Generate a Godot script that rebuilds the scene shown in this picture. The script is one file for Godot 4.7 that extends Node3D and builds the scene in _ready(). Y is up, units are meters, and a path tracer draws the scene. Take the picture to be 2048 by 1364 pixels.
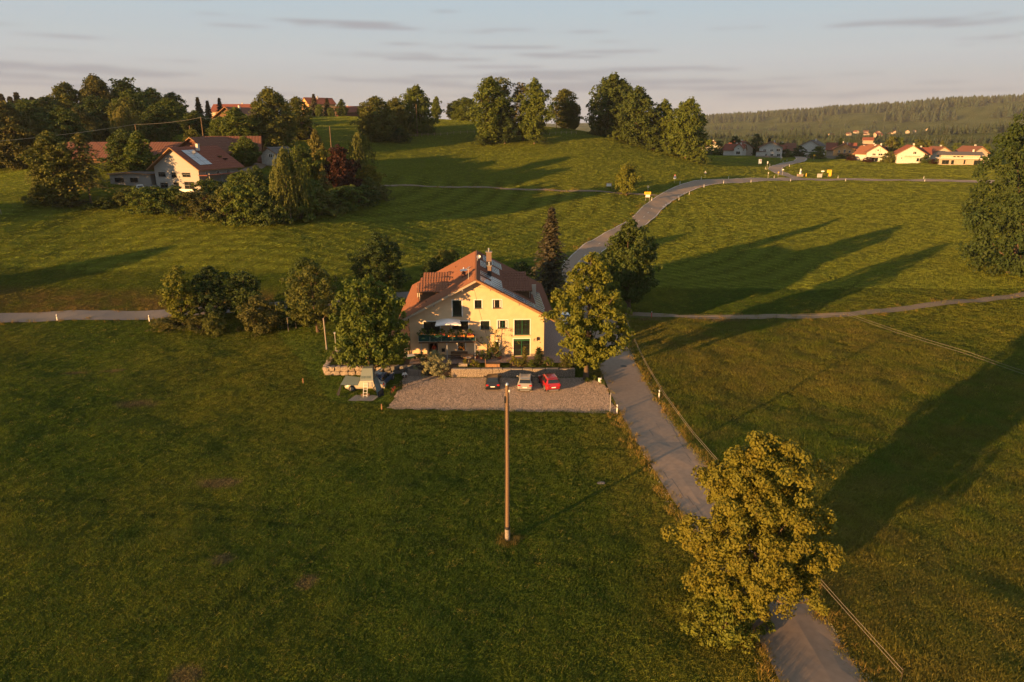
extends Node3D
# A farmhouse among summer meadows at low evening sun, seen from the air. Units are metres, y is up, the view goes towards -z.

var rng := RandomNumberGenerator.new()
var M := {}
var taken := {}
var SUN_DIR := Vector3.ZERO

# ---------------------------------------------------------------- mesh building
class MB:
	var v := PackedVector3Array()
	var n := PackedVector3Array()
	var c := PackedColorArray()
	var col := Color(1, 1, 1)
	var xf := Transform3D()
	func tri(a: Vector3, b: Vector3, d: Vector3) -> void:   # counter-clockwise seen from outside
		a = xf * a
		b = xf * b
		d = xf * d
		var nn := (b - a).cross(d - a).normalized()
		v.append(a); v.append(d); v.append(b)
		n.append(nn); n.append(nn); n.append(nn)
		c.append(col); c.append(col); c.append(col)
	func quad(a: Vector3, b: Vector3, d: Vector3, e: Vector3) -> void:
		tri(a, b, d)
		tri(a, d, e)
	func box(p: Vector3, s: Vector3) -> void:
		var h := s * 0.5
		hexa([p + Vector3(-h.x, -h.y, h.z), p + Vector3(h.x, -h.y, h.z), p + Vector3(h.x, -h.y, -h.z), p + Vector3(-h.x, -h.y, -h.z),
			p + Vector3(-h.x, h.y, h.z), p + Vector3(h.x, h.y, h.z), p + Vector3(h.x, h.y, -h.z), p + Vector3(-h.x, h.y, -h.z)])
	func hexa(q: Array) -> void:   # four corners below counter-clockwise from above, then the four above them
		quad(q[3], q[2], q[1], q[0])
		quad(q[4], q[5], q[6], q[7])
		for i in 4:
			var j := (i + 1) % 4
			quad(q[i], q[j], q[j + 4], q[i + 4])
	func prism(poly: PackedVector2Array, z0: float, z1: float) -> void:   # polygon in x, y, pulled along z
		if Geometry2D.is_polygon_clockwise(poly):
			poly.reverse()
		var t := Geometry2D.triangulate_polygon(poly)
		for i in range(0, t.size(), 3):
			var a := poly[t[i]]; var b := poly[t[i + 1]]; var d := poly[t[i + 2]]
			if (b - a).cross(d - a) < 0.0:
				var w := b; b = d; d = w
			tri(Vector3(a.x, a.y, z1), Vector3(b.x, b.y, z1), Vector3(d.x, d.y, z1))
			tri(Vector3(a.x, a.y, z0), Vector3(d.x, d.y, z0), Vector3(b.x, b.y, z0))
		for i in poly.size():
			var a := poly[i]; var b := poly[(i + 1) % poly.size()]
			quad(Vector3(a.x, a.y, z0), Vector3(b.x, b.y, z0), Vector3(b.x, b.y, z1), Vector3(a.x, a.y, z1))
	func loft(rings: Array, closed := true, caps := true) -> void:   # rings of equal length, smooth
		var m: int = rings[0].size()
		var k := rings.size()
		var nor := []
		for i in k:
			var row := PackedVector3Array()
			for j in m:
				var jp: int = (j + 1) % m if closed else mini(j + 1, m - 1)
				var jm: int = (j + m - 1) % m if closed else maxi(j - 1, 0)
				var du: Vector3 = rings[i][jp] - rings[i][jm]
				var dv: Vector3 = rings[mini(i + 1, k - 1)][j] - rings[maxi(i - 1, 0)][j]
				var x := du.cross(dv)
				row.append(x.normalized() if x.length() > 1e-9 else Vector3.UP)
			nor.append(row)
		for i in k - 1:
			for j in (m if closed else m - 1):
				var q := (j + 1) % m
				for t in [[i, j], [i + 1, q], [i, q], [i, j], [i + 1, j], [i + 1, q]]:
					v.append(xf * rings[t[0]][t[1]])
					n.append((xf.basis * nor[t[0]][t[1]]).normalized())
					c.append(col)
		if caps and closed:
			for e in [0, k - 1]:
				var mid := Vector3.ZERO
				for p in rings[e]:
					mid += p
				mid /= m
				for j in m:
					var q := (j + 1) % m
					if e == 0:
						tri(mid, rings[e][q], rings[e][j])
					else:
						tri(mid, rings[e][j], rings[e][q])
	func tube(pts: Array, radii: Array, sides := 8) -> void:
		var rings := []
		var side := Vector3.RIGHT
		for i in pts.size():
			var d: Vector3 = (pts[mini(i + 1, pts.size() - 1)] - pts[maxi(i - 1, 0)]).normalized()
			if absf(d.dot(side)) > 0.9:
				side = Vector3.FORWARD if absf(d.dot(Vector3.FORWARD)) < 0.9 else Vector3.UP
			var a := (side - d * d.dot(side)).normalized()
			side = a
			var b := d.cross(a)
			var ring := PackedVector3Array()
			for j in sides:
				var t := TAU * j / sides
				ring.append(pts[i] + (a * cos(t) + b * sin(t)) * radii[i])
			rings.append(ring)
		loft(rings)
	func lathe(profile: Array, sides := 12, at := Vector3.ZERO) -> void:   # profile of (radius, height), from below upwards
		var rings := []
		for p in profile:
			var ring := PackedVector3Array()
			for j in sides:
				var t := -TAU * j / sides
				ring.append(at + Vector3(cos(t) * p[0], p[1], sin(t) * p[0]))
			rings.append(ring)
		loft(rings)
	func rock(at: Vector3, s: Vector3, r: RandomNumberGenerator, dent := 0.16) -> void:   # a rough block: a dented, bevelled box of 26 corners
		var pts := {}
		for x in [-1, 0, 1]:
			for y in [-1, 0, 1]:
				for z in [-1, 0, 1]:
					var p := Vector3(x, y, z)
					var l := p.length()
					if l > 0.5:
						var q := p * (1.0 if l < 1.1 else 1.0 - dent * 0.6 if l < 1.5 else 1.0 - dent * 1.35)
						q += Vector3(r.randf_range(-dent, dent), r.randf_range(-dent, dent), r.randf_range(-dent, dent))
						pts[Vector3i(x, y, z)] = at + q * s * 0.5
		for ax in 3:
			for sg in [-1, 1]:
				for i in [-1, 0]:
					for j in [-1, 0]:
						var cs := []
						for o in [[0, 0], [1, 0], [1, 1], [0, 1]]:
							var k := Vector3i.ZERO
							k[ax] = sg
							k[(ax + 1) % 3] = i + o[0]
							k[(ax + 2) % 3] = j + o[1]
							cs.append(pts[k])
						if sg < 0:
							cs.reverse()
						quad(cs[0], cs[1], cs[2], cs[3])
	func mesh(m: Material) -> ArrayMesh:
		var a := []
		a.resize(Mesh.ARRAY_MAX)
		a[Mesh.ARRAY_VERTEX] = v
		a[Mesh.ARRAY_NORMAL] = n
		a[Mesh.ARRAY_COLOR] = c
		var o := ArrayMesh.new()
		o.add_surface_from_arrays(Mesh.PRIMITIVE_TRIANGLES, a)
		o.surface_set_material(0, m)
		return o

# ---------------------------------------------------------------- objects
func numbered(called: String) -> String:
	var k: int = taken.get(called, 0)
	taken[called] = k + 1
	return called if k == 0 else "%s_%03d" % [called, k]

func tag(o: Node3D, label: String, category := "", group := "", kind := "") -> Node3D:
	if label: o.set_meta("label", label)
	if category: o.set_meta("category", category)
	if group: o.set_meta("group", group)
	if kind: o.set_meta("kind", kind)
	return o

func thing(called: String, label: String, category: String, at := Vector3.ZERO, turn := 0.0, group := "") -> Node3D:
	var o := Node3D.new()
	o.name = numbered(called)
	add_child(o)
	o.position = at
	o.rotation.y = turn
	tag(o, label, category, group)
	return o

func part(parent: Node, called: String, mb: MB, m: Material, label := "") -> MeshInstance3D:
	var o := MeshInstance3D.new()
	o.name = called
	o.mesh = mb.mesh(m)
	parent.add_child(o, true)
	if label: o.set_meta("label", label)
	return o

func share(parent: Node, called: String, mesh: Mesh, at := Transform3D()) -> MeshInstance3D:
	var o := MeshInstance3D.new()
	o.name = called
	o.mesh = mesh
	o.transform = at
	parent.add_child(o, true)
	return o

func struct(called: String, mb: MB, m: Material, label := "") -> MeshInstance3D:
	var o := MeshInstance3D.new()
	o.name = numbered(called)
	o.mesh = mb.mesh(m)
	add_child(o)
	tag(o, label, "", "", "structure")
	return o

func single(called: String, mb: MB, m: Material, label: String, category: String, at := Vector3.ZERO, turn := 0.0, group := "") -> MeshInstance3D:
	var o := MeshInstance3D.new()
	o.name = numbered(called)
	o.mesh = mb.mesh(m)
	add_child(o)
	o.position = at
	o.rotation.y = turn
	tag(o, label, category, group)
	return o

func bx(p: Vector3, s: Vector3) -> MB:
	var b := MB.new()
	b.box(p, s)
	return b

func rod(a: Vector3, b: Vector3, r: float, sides := 6) -> MB:
	var m := MB.new()
	m.tube([a, b], [r, r], sides)
	return m

# ---------------------------------------------------------------- materials
func lin(r: float, g: float, b: float) -> Color:
	return Color(r, g, b).linear_to_srgb()

func noise_tex(freq: float, lo: float, hi: float, seed_: int, size := 512, octaves := 4, type := FastNoiseLite.TYPE_SIMPLEX_SMOOTH) -> NoiseTexture2D:
	var t := NoiseTexture2D.new()
	t.width = size
	t.height = size
	t.seamless = true
	var f := FastNoiseLite.new()
	f.seed = seed_
	f.noise_type = type
	f.frequency = freq
	f.fractal_octaves = octaves
	t.noise = f
	var g := Gradient.new()
	g.set_color(0, Color(lo, lo, lo))
	g.set_color(1, Color(hi, hi, hi))
	t.color_ramp = g
	return t

func bump_tex(freq: float, strength: float, seed_: int, size := 512, octaves := 4, type := FastNoiseLite.TYPE_SIMPLEX_SMOOTH) -> NoiseTexture2D:
	var t := NoiseTexture2D.new()
	t.width = size
	t.height = size
	t.seamless = true
	t.as_normal_map = true
	t.bump_strength = strength
	var f := FastNoiseLite.new()
	f.seed = seed_
	f.noise_type = type
	f.frequency = freq
	f.fractal_octaves = octaves
	t.noise = f
	return t

func mat(key: String, c: Color, rough := 0.85, tex: Texture2D = null, scale := 1.0, bump: Texture2D = null, bump_scale := 1.0, world := true) -> StandardMaterial3D:
	var m := StandardMaterial3D.new()
	m.resource_name = key
	m.albedo_color = c
	m.roughness = rough
	m.metallic_specular = 0.35
	if tex or bump:
		m.uv1_triplanar = true
		m.uv1_world_triplanar = world
		m.uv1_scale = Vector3.ONE * scale
	if tex:
		m.albedo_texture = tex
	if bump:
		m.normal_enabled = true
		m.normal_texture = bump
		m.normal_scale = bump_scale
	M[key] = m
	return m

func make_materials() -> void:
	var mottled := noise_tex(0.02, 0.72, 1.0, 3)
	var fine := noise_tex(0.09, 0.66, 1.0, 4)
	var grit := noise_tex(0.16, 0.5, 1.0, 5, 512, 3)
	var grit_n := bump_tex(0.12, 6.0, 6)
	var soft_n := bump_tex(0.05, 3.0, 7)
	var clumps := noise_tex(0.05, 0.8, 1.0, 8, 1024, 5)
	var clumps_n := bump_tex(0.05, 22.0, 9, 1024, 5)
	# the ground
	var g := mat("grass_ground", Color.WHITE, 0.95, clumps, 0.3, clumps_n, 3.5)
	g.vertex_color_use_as_albedo = true
	g.metallic_specular = 0.1
	var gb := mat("grass_blades", Color.WHITE, 0.8)
	gb.vertex_color_use_as_albedo = true
	gb.metallic_specular = 0.15
	gb.backlight_enabled = true
	gb.backlight = lin(0.42, 0.5, 0.12)
	mat("asphalt_old", lin(0.19, 0.172, 0.165), 0.9, fine, 0.3)
	mat("asphalt", lin(0.225, 0.172, 0.135), 0.9, noise_tex(0.03, 0.9, 1.0, 12, 1024, 7), 0.05)
	mat("asphalt_patch", lin(0.15, 0.135, 0.125), 0.9, fine, 0.5, grit_n, 0.35)
	mat("gravel", lin(0.50, 0.40, 0.325), 0.95, noise_tex(0.22, 0.5, 1.0, 14, 1024, 4), 0.22, bump_tex(0.2, 14.0, 15, 1024, 3), 3.0)
	mat("pebble", Color.WHITE, 0.9).vertex_color_use_as_albedo = true
	mat("gravel_track", lin(0.30, 0.235, 0.17), 0.95, grit, 0.35, grit_n, 1.0)
	mat("paint_white", lin(0.72, 0.70, 0.66), 0.7, fine, 0.8)
	mat("soil", lin(0.12, 0.085, 0.06), 0.95, grit, 0.5, grit_n, 1.0)
	mat("paving", lin(0.33, 0.24, 0.21), 0.9, mottled, 0.4, soft_n, 0.6)
	# walls and roofs
	mat("render_yellow", lin(0.63, 0.45, 0.28), 0.92, noise_tex(0.012, 0.93, 1.0, 21, 512, 6), 0.15, soft_n, 0.06)
	mat("render_white", lin(0.62, 0.60, 0.57), 0.92, mottled, 0.2)
	mat("render_cream", lin(0.55, 0.48, 0.38), 0.92, mottled, 0.2)
	mat("render_orange", lin(0.72, 0.42, 0.18), 0.92, mottled, 0.2)
	mat("render_beige", lin(0.42, 0.35, 0.28), 0.92, mottled, 0.2)
	mat("plinth", lin(0.30, 0.24, 0.20), 0.95, mottled, 0.5, grit_n, 0.5)
	mat("trim_white", lin(0.62, 0.60, 0.57), 0.8)
	mat("timber_pale", lin(0.42, 0.40, 0.38), 0.85, noise_tex(0.02, 0.75, 1.0, 29), 0.6)
	mat("timber_grey", lin(0.30, 0.285, 0.27), 0.85, noise_tex(0.02, 0.7, 1.0, 23), 0.6)
	mat("timber_brown", lin(0.16, 0.09, 0.05), 0.85, mottled, 0.6)
	mat("timber_warm", lin(0.36, 0.20, 0.10), 0.85, mottled, 0.6)
	mat("timber_dark", lin(0.055, 0.04, 0.03), 0.85, mottled, 0.6)
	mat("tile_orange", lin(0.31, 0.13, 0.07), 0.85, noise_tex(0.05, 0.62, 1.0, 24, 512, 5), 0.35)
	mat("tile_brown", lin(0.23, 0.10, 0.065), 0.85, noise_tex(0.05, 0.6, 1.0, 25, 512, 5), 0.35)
	mat("tile_red", lin(0.25, 0.08, 0.05), 0.85, noise_tex(0.05, 0.66, 1.0, 26, 512, 5), 0.3)
	mat("tile_grey", lin(0.12, 0.11, 0.11), 0.8, mottled, 0.3)
	mat("tile_rust", lin(0.19, 0.082, 0.055), 0.85, noise_tex(0.05, 0.62, 1.0, 27, 512, 5), 0.3)
	mat("verge_board", lin(0.50, 0.40, 0.30), 0.85, mottled, 0.8)
	mat("soffit", lin(0.50, 0.34, 0.20), 0.9, mottled, 0.8)
	var pv := mat("solar_panel", lin(0.30, 0.32, 0.36), 0.14)
	pv.metallic = 0.6
	mat("frame_metal", lin(0.55, 0.55, 0.55), 0.35).metallic = 0.9
	mat("steel_dull", lin(0.42, 0.42, 0.43), 0.5).metallic = 0.7
	mat("copper", lin(0.34, 0.22, 0.16), 0.45).metallic = 0.7
	mat("black_metal", lin(0.02, 0.02, 0.022), 0.5)
	var gl := mat("window_glass", lin(0.012, 0.016, 0.018), 0.06)
	gl.metallic_specular = 0.6
	mat("green_paint", lin(0.016, 0.075, 0.035), 0.55)
	mat("green_dark", lin(0.012, 0.055, 0.035), 0.55)
	mat("frame_white", lin(0.7, 0.69, 0.66), 0.6)
	mat("frame_dark", lin(0.05, 0.04, 0.035), 0.6)
	mat("curtain", lin(0.55, 0.5, 0.46), 0.95)
	mat("room_wall", lin(0.45, 0.40, 0.34), 0.95)
	var pane := mat("window_pane", Color(lin(0.03, 0.035, 0.035), 0.25), 0.03)
	pane.transparency = BaseMaterial3D.TRANSPARENCY_ALPHA
	pane.metallic_specular = 0.5
	mat("parasol_cloth", lin(0.72, 0.72, 0.74), 0.9)
	mat("balcony_screen", lin(0.01, 0.05, 0.045), 0.75)
	mat("flower_box", lin(0.62, 0.20, 0.05), 0.8)
	mat("flower_red", lin(0.55, 0.03, 0.05), 0.8)
	mat("flower_orange", lin(0.75, 0.30, 0.05), 0.8)
	mat("stone", lin(0.48, 0.40, 0.33), 0.92, noise_tex(0.03, 0.55, 1.0, 31, 512, 5), 0.4, grit_n, 0.9)
	mat("stone_grey", lin(0.27, 0.255, 0.24), 0.92, noise_tex(0.03, 0.5, 1.0, 32, 512, 5), 0.4, grit_n, 0.9)
	mat("stone_wall", lin(0.42, 0.345, 0.275), 0.92, noise_tex(0.02, 0.5, 1.0, 33, 512, 6), 0.5, grit_n, 0.8)
	mat("concrete", lin(0.36, 0.315, 0.27), 0.92, noise_tex(0.03, 0.6, 1.0, 34, 512, 5), 0.5, soft_n, 0.3)
	mat("bark", lin(0.16, 0.115, 0.08), 0.95, fine, 0.8, bump_tex(0.06, 10.0, 35), 1.0)
	mat("bark_pale", lin(0.34, 0.29, 0.24), 0.9, fine, 0.8)
	mat("pole_wood", lin(0.31, 0.205, 0.125), 0.85, noise_tex(0.05, 0.45, 1.0, 36, 512, 5), 0.7, soft_n, 0.6)
	mat("pole_fence", lin(0.42, 0.34, 0.25), 0.9, fine, 0.9)
	mat("rope_white", lin(0.27, 0.235, 0.19), 0.8)
	mat("wire_pale", lin(0.5, 0.42, 0.3), 0.7)
	mat("cable_black", lin(0.03, 0.028, 0.026), 0.7)
	mat("plastic_white", lin(0.68, 0.67, 0.64), 0.55)
	mat("plastic_black", lin(0.02, 0.02, 0.02), 0.6)
	mat("sign_yellow", lin(0.80, 0.46, 0.03), 0.5)
	mat("sign_red", lin(0.55, 0.02, 0.02), 0.5)
	mat("sign_blue", lin(0.03, 0.12, 0.42), 0.5)
	mat("sign_white", lin(0.78, 0.77, 0.74), 0.5)
	mat("sign_grey", lin(0.33, 0.33, 0.33), 0.5)
	# vehicles
	for k in [["car_black", 0.012, 0.012, 0.013], ["car_silver", 0.24, 0.23, 0.215], ["car_red", 0.28, 0.012, 0.016], ["car_beige", 0.40, 0.36, 0.29], ["car_blue", 0.03, 0.06, 0.13], ["car_white", 0.7, 0.7, 0.7], ["car_wine", 0.10, 0.01, 0.015]]:
		var p := mat(k[0], lin(k[1], k[2], k[3]), 0.28)
		p.clearcoat_enabled = true
		p.clearcoat = 0.45
		p.clearcoat_roughness = 0.06
		p.metallic_specular = 0.5
	mat("tyre", lin(0.02, 0.02, 0.02), 0.85)
	mat("rim", lin(0.5, 0.5, 0.5), 0.35).metallic = 0.8
	mat("tail_red", lin(0.42, 0.015, 0.012), 0.2)
	mat("lamp_clear", lin(0.6, 0.6, 0.6), 0.15)
	mat("plate", lin(0.75, 0.74, 0.70), 0.5)
	mat("plastic_grey", lin(0.05, 0.05, 0.05), 0.7)
	mat("tent_grey", lin(0.20, 0.235, 0.22), 0.9, noise_tex(0.03, 0.85, 1.0, 41), 1.5)
	mat("tent_awning", lin(0.115, 0.15, 0.145), 0.9, noise_tex(0.03, 0.85, 1.0, 42), 1.5)
	mat("tent_beige", lin(0.40, 0.36, 0.27), 0.9)
	mat("tent_black", lin(0.015, 0.015, 0.016), 0.9)
	mat("mat_pale", lin(0.42, 0.38, 0.34), 0.95, noise_tex(0.05, 0.35, 1.0, 43, 512, 2), 1.2)
	mat("skin", lin(0.45, 0.26, 0.18), 0.6)
	mat("cloth_red", lin(0.55, 0.07, 0.03), 0.9)
	mat("cloth_white", lin(0.72, 0.68, 0.66), 0.9)
	mat("cloth_black", lin(0.015, 0.015, 0.018), 0.9)
	mat("hair_dark", lin(0.02, 0.014, 0.01), 0.8)
	# leaves: vertex colours vary around white, the material gives the hue
	for k in [["leaf_linden", 0.125, 0.14, 0.02], ["leaf_maple", 0.145, 0.138, 0.019], ["leaf_mid", 0.085, 0.115, 0.02], ["leaf_dark", 0.06, 0.085, 0.02], ["leaf_deep", 0.042, 0.066, 0.018], ["leaf_olive", 0.092, 0.104, 0.023], ["leaf_grey", 0.10, 0.095, 0.045],
			["leaf_yellow", 0.17, 0.16, 0.022], ["leaf_copper", 0.045, 0.018, 0.014], ["leaf_spruce", 0.075, 0.068, 0.042], ["leaf_gold", 0.13, 0.122, 0.03], ["leaf_silver", 0.27, 0.26, 0.145], ["leaf_brown", 0.085, 0.086, 0.024], ["leaf_far", 0.036, 0.055, 0.03]]:
		var l := mat(k[0], lin(k[1], k[2], k[3]), 0.6)
		l.vertex_color_use_as_albedo = true
		l.metallic_specular = 0.25
		l.backlight_enabled = true
		l.backlight = lin(0.45, 0.5, 0.14)

# ---------------------------------------------------------------- camera, sky, sun
func sky_image() -> ImageTexture:
	# air and thin evening clouds; rows run from the zenith down
	var w := 2048
	var h := 1024
	var data := PackedByteArray()
	data.resize(w * h * 3)
	var wisp := FastNoiseLite.new()
	wisp.seed = 71
	wisp.noise_type = FastNoiseLite.TYPE_SIMPLEX_SMOOTH
	wisp.frequency = 1.0
	wisp.fractal_octaves = 4
	var big := FastNoiseLite.new()
	big.seed = 72
	big.frequency = 1.0
	big.noise_type = FastNoiseLite.TYPE_SIMPLEX_SMOOTH
	big.fractal_octaves = 2
	var stops := [[-90.0, Color(0.28, 0.28, 0.27)], [-1.0, Color(0.40, 0.375, 0.37)], [0.0, Color(0.41, 0.385, 0.38)], [2.5, Color(0.44, 0.42, 0.41)], [5.0, Color(0.47, 0.49, 0.495)], [9.0, Color(0.42, 0.505, 0.555)], [16.0, Color(0.42, 0.49, 0.53)], [35.0, Color(0.42, 0.47, 0.495)], [90.0, Color(0.42, 0.455, 0.475)]]
	for j in h:
		var e := 90.0 - (j + 0.5) * 180.0 / h
		var c: Color = stops[0][1]
		for k in stops.size() - 1:
			if e >= stops[k][0] and e <= stops[k + 1][0]:
				c = stops[k][1].lerp(stops[k + 1][1], (e - stops[k][0]) / (stops[k + 1][0] - stops[k][0]))
		var row := j * w * 3
		var clouds := e > 0.3 and e < 40.0
		for i in w:
			var q := c
			if clouds:
				var a := i * TAU / w
				var ca := cos(a) * 3.0
				var sa_ := sin(a) * 3.0
				var n := wisp.get_noise_3d(ca * 0.9, e * 1.7, sa_ * 0.9)
				var b := big.get_noise_3d(ca * 0.6, e * 0.22 + 4.0, sa_ * 0.6)
				var cover := smoothstep(0.14, 0.42, n + b * 0.45 + 0.26 * exp(-pow((e - 3.4) / 0.9, 2.0)) - 0.14)
				q = q.lerp(Color(0.33, 0.325, 0.345), cover * 0.78 * smoothstep(40.0, 15.0, e))
			q = q.linear_to_srgb()
			data[row] = int(q.r * 255.0 + 0.5)
			data[row + 1] = int(q.g * 255.0 + 0.5)
			data[row + 2] = int(q.b * 255.0 + 0.5)
			row += 3
	return ImageTexture.create_from_image(Image.create_from_data(w, h, false, Image.FORMAT_RGB8, data))

func make_light() -> void:
	var cam := Camera3D.new()
	cam.name = "camera"
	cam.position = Vector3(0, 30, 0)
	cam.rotation_degrees = Vector3(-17.4, 0, 0)
	cam.fov = 53.1
	cam.near = 0.5
	cam.far = 20000.0
	add_child(cam)
	cam.current = true
	var sky := Sky.new()
	var sm := PanoramaSkyMaterial.new()
	sm.panorama = sky_image()
	sky.sky_material = sm
	var env := Environment.new()
	env.background_mode = Environment.BG_SKY
	env.sky = sky
	env.tonemap_mode = Environment.TONE_MAPPER_LINEAR
	env.tonemap_exposure = 3.1
	env.background_energy_multiplier = 0.365
	env.fog_enabled = true
	env.fog_light_color = Color(0.76, 0.80, 0.86)
	env.fog_density = 0.000045
	env.sdfgi_enabled = true
	env.ssao_enabled = true
	env.ssil_enabled = true
	var we := WorldEnvironment.new()
	we.name = "environment"
	we.environment = env
	add_child(we)
	# a low evening sun, behind the viewer on the left
	var az := deg_to_rad(47.5)
	var el := deg_to_rad(5.8)
	SUN_DIR = Vector3(sin(az) * cos(el), -sin(el), -cos(az) * cos(el))
	var sun := DirectionalLight3D.new()
	sun.name = "sun"
	sun.light_color = lin(1.0, 0.52, 0.17)
	sun.light_energy = 1.6
	sun.light_angular_distance = 0.55
	sun.shadow_enabled = true
	add_child(sun)
	sun.look_at_from_position(Vector3.ZERO, SUN_DIR, Vector3.UP)

# ---------------------------------------------------------------- the lie of the land
# Survey points x, height, z; the ground between them is a thin-plate surface over direction and log distance.
const SURVEY := [
	-29.0,0.00,-31.1, -14.5,0.00,-31.1, 0.0,0.00,-31.1, 14.5,0.00,-31.1, 29.0,0.00,-31.1, -35.9,0.00,-40.8, -18.0,0.00,-40.8,
	0.0,0.00,-40.8, 18.0,0.00,-40.8, 35.9,0.00,-40.8, -46.3,0.00,-55.2, -23.1,0.00,-55.2, 0.0,0.00,-55.2, 23.1,0.00,-55.2,
	46.3,0.00,-55.2, -59.0,0.00,-73.0, -30.2,0.00,-73.0, -22.1,0.00,-73.0, 13.0,0.00,-73.0, 33.2,0.00,-73.0, 59.0,0.00,-73.0,
	-83.7,0.30,-107.6, -58.0,0.20,-110.2, -26.3,0.10,-91.2, -18.2,0.60,-118.2, 17.4,0.30,-106.1, 56.0,0.30,-109.2, 93.7,0.50,-121.7,
	14.2,1.50,-151.8, 65.9,1.00,-154.5, 110.8,1.20,-153.4, 48.0,2.50,-174.0, -96.6,10.90,-161.7, -52.6,9.26,-150.7, -40.8,10.07,-174.0,
	-41.2,12.46,-217.7, 31.9,10.02,-226.4, 43.7,8.43,-228.0, -86.2,15.12,-175.6, 181.6,10.63,-268.5, 114.0,10.52,-292.6, 158.8,12.99,-382.4,
	131.1,13.63,-435.0, 187.2,12.85,-374.0, 223.2,12.47,-350.8, 244.1,7.60,-726.5, 513.4,10.00,-832.1, 312.1,14.78,-1043.2, 686.6,18.06,-2301.8,
	905.1,56.83,-3047.5, 504.5,15.57,-1148.2, 917.2,26.13,-2094.7, 1192.4,75.87,-2739.1, 665.6,17.88,-1149.0, 1119.5,29.01,-1938.4, 1452.3,94.15,-2535.2,
	787.7,19.90,-1097.2, 1312.8,31.51,-1834.4, 1725.4,112.38,-2436.1, -5.0,23.87,-296.7, 13.5,30.52,-346.0, 36.6,27.59,-334.6, 56.3,22.08,-311.9,
	83.1,16.83,-320.7, -34.5,33.78,-399.4, -49.2,27.74,-313.7, -106.8,34.48,-473.0, -97.9,27.13,-271.6, -68.0,19.41,-206.3, -150.0,16.61,-205.4,
	-121.7,19.94,-196.0, 24.2,19.79,-271.4, -23.2,18.28,-263.6, 20.0,22.00,-470.0, 55.0,14.00,-450.0, 0.0,15.00,-700.0, -200.0,30.00,-600.0,
	-350.0,26.00,-450.0, -200.0,30.00,-900.0, -1500.0,10.00,-3000.0, 0.0,5.00,-3000.0, 300.0,5.00,-1500.0, 900.0,60.00,-4600.0, 1900.0,90.00,-3800.0,
	2700.0,110.00,-2700.0, 600.0,12.00,-500.0, 300.0,4.00,-100.0, 600.0,10.00,-50.0, -120.0,12.00,-150.0, -260.0,17.00,-250.0, -150.0,3.00,-60.0,
	-600.0,24.00,-100.0, -1500.0,30.00,-600.0, 0.0,0.00,-6.0, 30.0,0.00,60.0, -100.0,0.00,80.0, 200.0,0.00,200.0, -400.0,0.00,400.0,
	0.0,0.00,1500.0, -2500.0,30.00,500.0, 2500.0,20.00,500.0,
]
var sa := PackedFloat64Array()
var sb := PackedFloat64Array()
var sw := PackedFloat64Array()
const T0 := -1.12
const DT := 0.016
const NT := 141
const B0 := 2.9
const DB := 0.036
const NB := 166
var cache := PackedFloat32Array()
var swell := FastNoiseLite.new()
var hummock := FastNoiseLite.new()
var folds := FastNoiseLite.new()
var patches := FastNoiseLite.new()
var specks := FastNoiseLite.new()

func solve_ground() -> void:
	for k in [[swell, 0.045, 51], [hummock, 0.16, 52], [folds, 0.004, 53], [patches, 0.02, 54], [specks, 0.22, 55]]:
		k[0].frequency = k[1]
		k[0].seed = k[2]
		k[0].noise_type = FastNoiseLite.TYPE_SIMPLEX_SMOOTH
		k[0].fractal_octaves = 3
	var n: int = SURVEY.size() / 3
	var hs := PackedFloat64Array()
	for i in n:
		var x: float = SURVEY[i * 3]
		var f: float = -SURVEY[i * 3 + 2]
		sa.append(atan2(x, f))
		sb.append(log(maxf(sqrt(x * x + f * f), 1.0)))
		hs.append(SURVEY[i * 3 + 1])
	var m := n + 3
	var rows: Array[PackedFloat64Array] = []
	for i in m:
		var r := PackedFloat64Array()
		r.resize(m + 1)
		if i < n:
			for j in n:
				r[j] = phi((sa[i] - sa[j]) ** 2 + (sb[i] - sb[j]) ** 2) + (0.002 if i == j else 0.0)
			r[n] = 1.0; r[n + 1] = sa[i]; r[n + 2] = sb[i]; r[m] = hs[i]
		else:
			for j in n:
				r[j] = [1.0, sa[j], sb[j]][i - n]
		rows.append(r)
	for i in m:
		var best := i
		for j in range(i + 1, m):
			if absf(rows[j][i]) > absf(rows[best][i]):
				best = j
		var t := rows[i]; rows[i] = rows[best]; rows[best] = t
		var pivot := rows[i]
		for j in range(i + 1, m):
			var w := rows[j]
			var q := w[i] / pivot[i]
			if q != 0.0:
				for k in range(i, m + 1):
					w[k] -= q * pivot[k]
				rows[j] = w
	sw.resize(m)
	for i in range(m - 1, -1, -1):
		var s := rows[i][m]
		for k in range(i + 1, m):
			s -= rows[i][k] * sw[k]
		sw[i] = s / rows[i][i]
	cache.resize(NT * NB)
	for i in NT:
		for j in NB:
			cache[i * NB + j] = plate(T0 + DT * i, B0 + DB * j)

func phi(d2: float) -> float:
	return d2 * log(d2) if d2 > 1e-12 else 0.0

func plate(a: float, b: float) -> float:
	var n := sa.size()
	var s := sw[n] + sw[n + 1] * a + sw[n + 2] * b
	for i in n:
		var d2 := (a - sa[i]) ** 2 + (b - sb[i]) ** 2
		if d2 > 1e-12:
			s += sw[i] * d2 * log(d2)
	return s

func cub(p0: float, p1: float, p2: float, p3: float, t: float) -> float:
	return p1 + 0.5 * t * (p2 - p0 + t * (2.0 * p0 - 5.0 * p1 + 4.0 * p2 - p3 + t * (3.0 * (p1 - p2) + p3 - p0)))

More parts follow.
